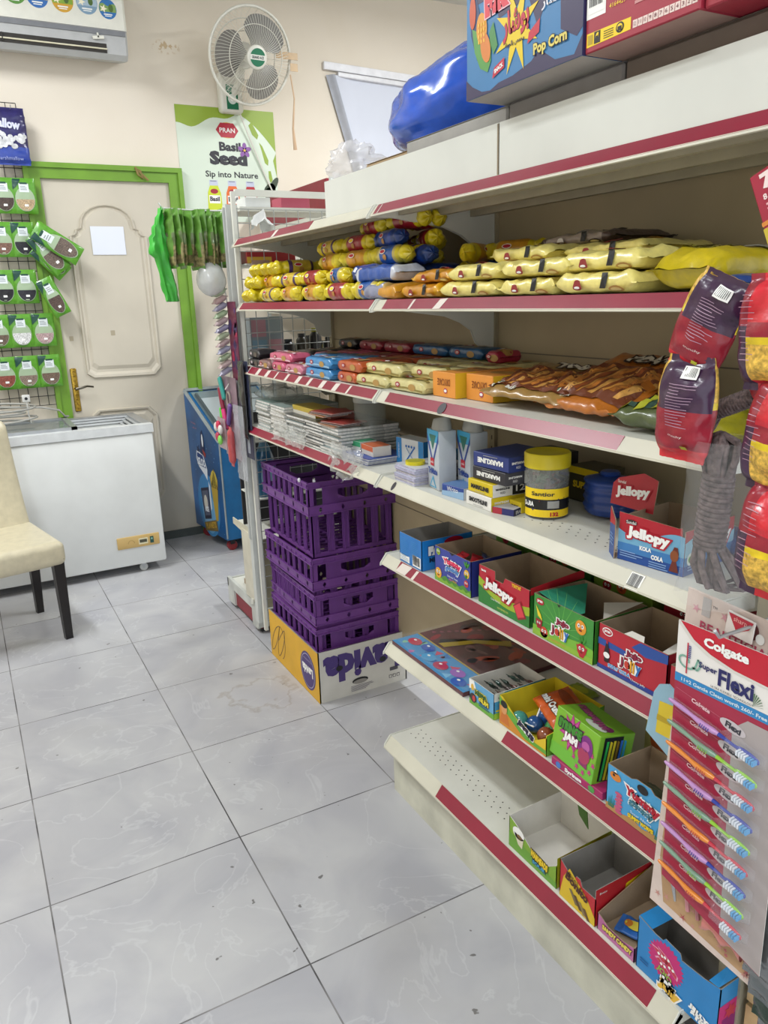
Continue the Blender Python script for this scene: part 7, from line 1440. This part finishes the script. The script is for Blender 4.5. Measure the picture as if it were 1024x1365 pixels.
for p, q in zip(pts, pts[1:]):
    d = Vector((q[0]-p[0], q[1]-p[1])); 
    if d.length > 1e-4: nn = Vector((-d.y, d.x)).normalized()*0.0018; l.poly([(p[0]-nn.x, p[1]-nn.y), (q[0]-nn.x, q[1]-nn.y), (q[0]+nn.x, q[1]+nn.y), (p[0]+nn.x, p[1]+nn.y)], RB_, 2)
mb.build('carton_body', t)

# ------------------------------------------------------------------ near end: chips, rope, cards
def chipbag(label, top_, ang, L, W, T, mode, seed, x=0.90, rzz=0.0):
    PUc, MRc, RDc_, GD, YL = foil('#3d2140'), foil('#96182c'), foil('#d0202f'), M('#dcb24a', 0.4, var=0.35, scale=170), foil('#e6c81c')
    def mt(i, j):
        if mode == 'back':
            if 0.03 < i < 0.40: return PUc if j < 0.50 else (MRc if j < 0.88 else RDc_)
            return (GD if j < 0.42 else (YL if j < 0.48 else (MRc if j < 0.88 else RDc_)))
        if mode == 'edge':
            if 0.345 < i < 0.9: return PUc if j > 0.45 else MRc
            return RDc_ if j < 0.42 else (MRc if j < 0.54 else (YL if j < 0.58 else (GD if j < 0.92 else RDc_)))
        return GD
    mb = MB(); mb.X = Matrix(((0, 1, 0, 0), (0, 0, -1, 0), (-1, 0, 0, 0), (0, 0, 0, 1)))
    top = wrapped(mb, L, W, T, mt, p=2.0, fin=0.010, finw=0.80, tr=0.045, wr=0.005, seed=seed, ns=32, nt=32)
    f = Fr(mb, fn=lambda a, b, k: top(min(L, max(0, L-b)), a, k+0.0022))
    if mode == 'back':
        f.rect(-W*0.02, L*0.80, W*0.26, L*0.91, WHITE, 2)
        for k in range(8): f.rect(W*0.005 + k*W*0.03, L*0.82, W*0.015 + k*W*0.03, L*0.90, BLK, 3)
        r = random.Random(seed)
        for k in range(15): ww = W*r.uniform(0.2, 0.5); f.rect(-W*0.18, L*(0.74-k*0.028), -W*0.18+ww, L*(0.746-k*0.028), ink('#a88aa0'), 2)
        f.text('crunchy', W*0.03, L*0.26, W*0.3, ink('#e0d6d0'), 3, h=0.004); f.rect(W*0.1, L*0.13, W*0.2, L*0.165, ink('#b0b02a'), 2)
    else:
        r = random.Random(seed)
        for k in range(12): f.rect(-W*0.36, L*(0.82-k*0.05), -W*0.36+W*r.uniform(.1, .22), L*(0.826-k*0.05), ink('#b08a9a'), 2)
    return tag(mb.build('chip_bag', smooth=60, loc=(x, top_[0], top_[1]), rot=(ang, 0, 0)), label, 'bag'), ang, rzz
def place(res, ang, rzz):
    o = res[0]; o.matrix_world = Matrix.Translation(o.location) @ Matrix.Rotation(ang, 4, 'X') @ Matrix.Rotation(RZ + rzz, 4, 'Z'); loc, rot, sc = o.matrix_world.decompose(); o.location = loc; o.rotation_euler = rot.to_euler()
place(chipbag('uppermost maroon and purple chip bag folded over at the left of the hanging bunch', (-0.655, 1.475), 0, 0.135, 0.085, 0.03, 'back', 1), 0.42, 0.15)
place(chipbag('lower left purple chip bag with barcode hanging beside the biscuit shelf', (-0.613, 1.372), 0, 0.145, 0.088, 0.045, 'back', 2), 0.05, 0.1)
place(chipbag('upper right red chip bag at the frame edge of the hanging bunch', (-0.738, 1.475), 0, 0.14, 0.10, 0.05, 'edge', 3), -0.02, 0.0)
place(chipbag('middle right red and gold chip bag below the upper red one', (-0.777, 1.352), 0, 0.145, 0.11, 0.055, 'edge', 4), 0.12, 0.0)
place(chipbag('lowest right red and gold chip bag over the grey rope', (-0.788, 1.225), 0, 0.15, 0.12, 0.055, 'edge', 5, x=0.89), 0.06, 0.0)
place(chipbag('small chip bag part showing behind the upper red chip bag', (-0.69, 1.41), 0, 0.10, 0.07, 0.03, 'back', 6, x=0.94), -0.2, 0.2)
mb = MB(); mb.tube([(0.885, -0.76, 1.51), (0.89, -0.74, 1.475)], 0.002, WHITE, 5); mb.tube([(0.9, -0.613, 1.37), (0.9, -0.60, 1.38), (0.9, -0.62, 1.36)], 0.002, WHITE, 5)
tag(mb.build('string'), 'white string tying the hanging chip bags together', 'string')
RP_ = M('#6b5d5c', 0.9, var=0.35, bump=0.5, scale=120)
def rope(label, loc, rot, sc=1.0):
    t = thing('rope_hank', label, 'rope', loc, rot=rot); t.scale = (sc,)*3
    mb = MB(); mb.tube([(0.019*cos(k*0.5), 0.019*sin(k*0.5), -0.025 - k*0.00058) for k in range(190)], 0.0042, RP_, 6); mb.build('binding_turns', t, smooth=60)
    mb = MB()
    for k in range(7):
        a = k*0.9; r = 0.010 + 0.0035*(k % 3); mb.tube([(r*cos(a) + 0.014*cos(a)*0, r*sin(a), -0.03), (1.6*r*cos(a), 1.6*r*sin(a), 0.0), (1.4*r*cos(a)+0.004, 1.4*r*sin(a), 0.022), (0.3*r*cos(a), 0.3*r*sin(a)+0.004, 0.03), (-1.2*r*cos(a), -1.2*r*sin(a), 0.018), (-r*cos(a), -r*sin(a), -0.03)], 0.0052, RP_, 6)
    mb.build('upper_loops', t, smooth=60); mb = MB()
    for k in range(8):
        a = k*0.8; mb.tube([(0.016*cos(a), 0.016*sin(a), -0.13), (0.028*cos(a), 0.028*sin(a)-0.012, -0.155), (0.030*cos(a), 0.03*sin(a)-0.03, -0.178), (0.012*cos(a), 0.012*sin(a)-0.02, -0.186), (0.008, 0, -0.14)], 0.0052, RP_, 6)
    mb.build('lower_loops', t, smooth=60); return t
rope('grey braided rope hank in clear plastic hanging right of the cola jelly box', (0.91, -0.650, 1.235), (0.06, 0, 0))
rope('second grey rope hank lying at the shelf end above the hanging one', (0.95, -0.685, 1.325), (1.1, 0.4, 0), 0.6)
mb = MB(); mb.surf(lambda i, j: ((0.045+0.006*noise.noise(Vector((cos(2*pi*i)*3, sin(2*pi*i)*3, j*9))))*cos(2*pi*i), (0.052+0.01*noise.noise(Vector((cos(2*pi*i)*3, sin(2*pi*i)*3, j*6+3))))*sin(2*pi*i), 0.02 - 0.235*j), 28, 26, clear('#dfe2e2', 0.10), closed_u=True)
tag(mb.build('clear_sleeve', smooth=70, loc=(0.912, -0.655, 1.24)), 'clear plastic sleeve around the hanging grey rope hank', 'plastic film')

# toothbrush card: frame local a to the right, b down-plane; rotated 5 degrees clockwise
def hang(name, label, cat, x, y, z, rot_in=0.0, yaw=0.0):
    o = thing(name, label, cat, (x, y, z)); m = Matrix.Rotation(RZ + yaw, 4, 'Z') @ Matrix.Rotation(rot_in, 4, 'Y'); o.rotation_euler = m.to_euler(); return o
t = hang('toothbrush_card', 'red and white toothbrush card with nine brushes hanging at the near shelf end', 'toothbrush card', 0.90, -0.609, 0.980, -0.010)
W, H = 0.185, 0.50
CBK = M('#a32b45', 0.35, var=0.05)
mb = MB(); mb.prism([(0, -H+0.045), (0.10, -H+0.02), (W, -H), (W, -0.0), (0.0, 0)], (0, 0, 0), (1, 0, 0), (0, 0, 1), 0.0015, CBK, WCARD); f = Fr(mb, (0, 0, 0), (1, 0, 0), (0, 0, 1))
f.rect(0, -0.085, W, 0, ink('#e6e3de'), 1); 
f.poly([(0.004, 0), (0.03, -0.022), (0.06, -0.034), (0.10, -0.042), (0.15, -0.045), (W, -0.045), (W, 0)], ink('#c01f33'), 2)
f.poly([(0.0, -0.003), (0.004, 0), (0.03, -0.022), (0.06, -0.034), (0.10, -0.042), (W, -0.046), (W, -0.050), (0.10, -0.046), (0.055, -0.038), (0.025, -0.026)], ink('#d8d4cc'), 3)
f.text('Colgate', 0.085, -0.019, 0.075, WHITE, 5, h=0.019, bold=0.05, rot=0.0); f.text('Super', 0.058, -0.057, 0.032, ink('#23245f'), 5, h=0.012, bold=0.03); f.text('Flexi', 0.105, -0.062, 0.058, ink('#23245f'), 5, h=0.027, bold=0.035); f.text('ULTRA FLEXIBLE TECHNOLOGY', 0.10, -0.081, 0.07, DK, 5, h=0.0035)
for k in range(7): a = 0.2 + k*0.22; f.poly([(0.134, -0.082), (0.134+0.016*cos(a)-0.0006, -0.082+0.02*sin(a)), (0.134+0.016*cos(a)+0.0012, -0.082+0.02*sin(a))], ink('#3a6a3a'), 5)
pts = [(0.012+0.012*cos(q)*(1.0) + 0.012*q/6, -0.062 + 0.009*sin(q)) for q in [k*0.35 for k in range(19)]] + [(0.04, -0.05), (0.045, -0.058), (0.04, -0.068), (0.03, -0.066)]
for p, q in zip(pts, pts[1:]):
    d = Vector((q[0]-p[0], q[1]-p[1]))
    if d.length > 1e-4: nn = Vector((-d.y, d.x)).normalized()*0.0016; f.poly([(p[0]-nn.x, p[1]-nn.y), (q[0]-nn.x, q[1]-nn.y), (q[0]+nn.x, q[1]+nn.y), (p[0]+nn.x, p[1]+nn.y)], ink('#7fae9c'), 4)
f.rect(0.0195, -0.08, 0.022, -0.03, ink('#b5243c'), 5); 
for k in range(7): f.rect(0.022, -0.034-k*0.003, 0.027, -0.0355-k*0.003, ink('#2a3a8a'), 5)
f.rect(0, -0.099, W, -0.085, ink('#2f86c0'), 2); f.text('11+2 Gentle Clean worth 260/- Free', 0.085, -0.092, 0.145, ink('#cfe0ea'), 4, h=0.006, bold=0.03)
f.poly([(0.128, -0.108), (W, -0.108), (W, -H+0.001), (0.115, -H+0.018), (0.105, -0.13)], ink('#aaa19f'), 1)
BP = 0.0368
for k in range(9):
    b0 = -0.118 - k*BP
    f.text('Colgate', 0.050, b0-0.0035, 0.034, ink('#e2bcc0'), 3, h=0.0095, bold=0.04, rot=-0.16); f.poly([(0.004, b0+0.008), (0.09, b0-0.006), (0.09, b0-0.0068), (0.004, b0+0.0072)], ink('#c2687a'), 2); f.ell(0.106, b0-0.011, 0.022, 0.009, ink('#c4bcbf'), 3, rot=-0.16); f.text('Flexi', 0.107, b0-0.011, 0.026, ink('#3a3a42'), 4, h=0.010, bold=0.05, rot=-0.16)
mb.build('backing_card', t)
for k in range(9):
    c1, c2, nm = [('#b98cc0', '#2f3f9c', 'lilac'), ('#7d9c86', '#8fc43a', 'green'), ('#e08a3a', '#c23a4a', 'orange')][k % 3]
    b0 = -0.128 - k*BP; mb = MB(); pl = M(c1, 0.3, var=0.04, coat=0.3); p2 = M(c2, 0.15, var=0.0, coat=0.5)
    def yy(a): return b0 - 0.17*a - 0.002
    mb.tube([(-0.001, -0.009, yy(-0.001)), (0.003, -0.009, yy(0.003)), (0.024, -0.009, yy(0.024)), (0.044, -0.010, yy(0.044)), (0.066, -0.012, yy(0.066)), (0.082, -0.010, yy(0.082)), (0.090, -0.009, yy(0.090))], [0.002, 0.0032, 0.0040, 0.0031, 0.0050, 0.0048, 0.0030], pl, 10)
    for q in range(5): mb.tube([(0.064+q*0.0035, -0.0165, yy(0.064+q*0.0035)+0.003), (0.0625+q*0.0035, -0.0175, yy(0.0625+q*0.0035)-0.003)], 0.0006, p2, 4)
    mb.tube([(0.090, -0.009, yy(0.090)), (0.105, -0.009, yy(0.105)), (0.124, -0.009, yy(0.124))], [0.0034, 0.0026, 0.0024], p2, 8); mb.build('toothbrush_handle', t, smooth=60)
    mb = MB(); mb.X = Matrix.Translation((0.139, -0.009, yy(0.139))) @ Matrix.Rotation(0.17, 4, 'Y'); mb.surf(lambda i, j: (0.019*cos(pi*j)*-1, 0.003*sin(pi*j)*sin(2*pi*i), 0.0065*sin(pi*j)**0.6*cos(2*pi*i)), 14, 10, p2, closed_u=True); h_ = mb.build('toothbrush_head', t, smooth=60)
    mb = MB()
    for q in range(7): mb.box((0.127+q*0.0042, -0.020, yy(0.129+q*.0042)-0.0035), (0.1298+q*0.0042, -0.010, yy(0.129+q*.0042)+0.0035), M(['#dfe6ee', '#5aa3d6'][q > 3], 0.5))
    mb.build('bristles', h_)
mb = MB()
for k in range(9):
    b0 = -0.128 - k*BP
    def sh(i, j, b0=b0): a = -0.004 + 0.168*j; w_ = 0.003 if j < 0.6 else 0.011; return (a, -0.002 - 0.019*sin(pi*i)**0.6*(1 if 0.62 < j < 0.97 else 0.05), b0 - 0.17*a - 0.002 + w_*(2*i-1))
    mb.surf(sh, 8, 18, clear('#e6e9ee', 0.10))
mb.build('clear_blister', t, smooth=70)
# beautician card behind
t = hang('manicure_card', 'pale floral manicure tool card hanging behind the toothbrush card', 'card', 0.935, -0.592, 1.020, 0.050)
mb = MB(); FC = M('#d8c6bc', 0.5, var=0.06, scale=30); mb.bbox((0, 0, -0.60), (0.205, 0.003, 0), FC, 0.0015, 1); f = Fr(mb, (0, 0, -0.60), (1, 0, 0), (0, 0, 1))
f.text('BEAUTICIAN', 0.095, 0.548, 0.13, ink('#b0405c'), 3, h=0.016, bold=0.02); r = random.Random(6)
for k in range(4): q = k; f.star(0.02 + 0.05*k, 0.572 + 0.005*(k % 2), 0.008, 0.003, 5, ink('#d09aa4'), 2)
f.rect(0.03, 0.565, 0.045, 0.595, ink('#b5b0ae'), 2); f.text('TM', 0.052, 0.585, 0.008, DK, 3)
f.ell(0.115, 0.575, 0.012, 0.014, ink('#6a3a3a'), 3); f.ell(0.13, 0.568, 0.007, 0.008, WHITE, 4)
BG = M('#b8946c', 0.5, var=0.1, scale=20); f.poly([(0.012, 0.10), (0.03, 0.018), (0.195, 0.012), (0.195, 0.25), (0.012, 0.25)], BG, 1)
for k in range(34): f.star(r.uniform(0.01, 0.195), r.uniform(0.01, 0.12), r.uniform(0.004, 0.010), 0.002, 5, ink(r.choice(['#b05a62', '#a8484f', '#c28a80'])), 2)
mb.build('backing_card', t, smooth=30)
mb = MB(); mb.tube([(0.035, -0.010, 0.135-0.60), (0.05, -0.012, 0.095-0.6), (0.06, -0.010, 0.05-0.6)], [0.006, 0.005, 0.002], STEEL, 8); mb.tube([(0.045, -0.010, 0.135-0.6), (0.052, -0.012, 0.095-0.6)], 0.003, M('#3a3a3a', 0.3, 0.6), 6); mb.build('nail_clipper', t, smooth=60)
for k, (a, c) in enumerate(((0.065, '#c98a90'), (0.085, '#b87a80'), (0.105, '#b9a090'))): mb = MB(); mb.tube([(a, -0.008, -0.46), (a+0.02, -0.008, -0.55)], 0.004, M(c, 0.3), 6); mb.build('file', t)
mb = MB(); mb.X = Matrix.Translation((0.145, -0.012, -0.50)); mb.bbox((-0.03, -0.006, -0.012), (0.03, 0.006, 0.0), M('#c9b58f', 0.4), 0.004); mb.build('wooden_handle', t, smooth=40)
mb = MB(); CO = M('#d8837a', 0.3, var=0.03, coat=0.3); mb.surf(lambda i, j: (0.12 + 0.07*j, -0.012 + 0.008*sin(2*pi*i), -0.535 + (0.013 + 0.007*cos(4*pi*j))*cos(2*pi*i)), 16, 18, CO, closed_u=True); mb.build('toe_separator', t, smooth=60)
# red barcode hang card, yellow tag, silver packs
t = hang('snack_sachet', 'red card reading 72 hanging at the frame edge under the top shelf', 'sachet', 0.985, -0.596, 1.600, -0.42)
mb = MB(); mb.bbox((0, 0, -0.10), (0.11, 0.004, 0), M('#a62840', 0.35), 0.002, 1); f = Fr(mb, (0, 0, -0.10), (1, 0, 0), (0, 0, 1)); f.rect(0, 0, 0.11, 0.025, ink('#c9b43a'), 2); f.rect(0, 0.028, 0.11, 0.034, ink('#d88a3a'), 2); f.text('72', 0.032, 0.084, 0.034, ink('#f0dcd8'), 3, h=0.022, bold=0.06); f.text('8 Sachets', 0.035, 0.064, 0.045, ink('#f0dcd8'), 3, h=0.008, bold=0.03); f.lines(0.014, 0.055, 0.05, 3, 0.006, ink('#e6b8b8'), 3); mb.build('printed_card', t)
t = hang('mask_packet', 'pale blue packet with yellow flap left of the toothbrush card', 'packet', 0.94, -0.535, 0.835, 0.1)
mb = MB(); pl = [(0.0, -0.10), (0.055, -0.12), (0.06, -0.02), (0.05, 0.0), (0.03, 0.008), (0.012, -0.002), (0.004, -0.02)]; mb.prism(pl, (0, 0, 0), (1, 0, 0), (0, 0, 1), 0.003, M('#8fb4c6', 0.4)); f = Fr(mb, (0, 0, 0), (1, 0, 0), (0, 0, 1)); f.poly([(0.018, -0.03), (0.055, -0.022), (0.055, -0.085), (0.02, -0.09)], ink('#d6bc2a'), 1); f.poly([(0.018, -0.055), (0.055, -0.052), (0.055, -0.06), (0.018, -0.066)], ink('#b59a1c'), 2); mb.build('pouch', t)
t = hang('blister_card', 'small white and red blister card at the top of the manicure card', 'card', 0.925, -0.672, 1.012, 0.1)
mb = MB(); mb.bbox((0, 0, -0.035), (0.045, 0.003, 0), ink('#dcd4ce'), 0.001, 1); f = Fr(mb, (0, 0, -0.035), (1, 0, 0), (0, 0, 1)); f.poly([(0.002, 0.033), (0.043, 0.033), (0.038, 0.02), (0.02, 0.008)], ink('#b5283a'), 2); f.text('sharp', 0.023, 0.026, 0.022, ink('#e6b0a8'), 3); mb.build('backing_card', t)
for k in range(4):
    mb = MB(); mb.X = Matrix(((0, 1, 0, 0), (0, 0, -1, 0), (-1, 0, 0, 0), (0, 0, 0, 1))); wrapped(mb, 0.15, 0.08, 0.02, M(['#8f9294', '#7c8284', '#3f4f45', '#8a8d90'][k], 0.22, 0.75, bump=0.8, scale=35), p=2.2, wr=0.006, seed=60+k)
    tag(mb.build('silver_pouch', smooth=50, loc=(0.93 + 0.012*k, -0.80 - 0.004*k, 0.60 - 0.045*k), rz=RZ), ['upper', 'second', 'dark green grey', 'lowest'][k] + ' crinkled foil pouch at the frame edge beside the toothbrush card', 'pouch')
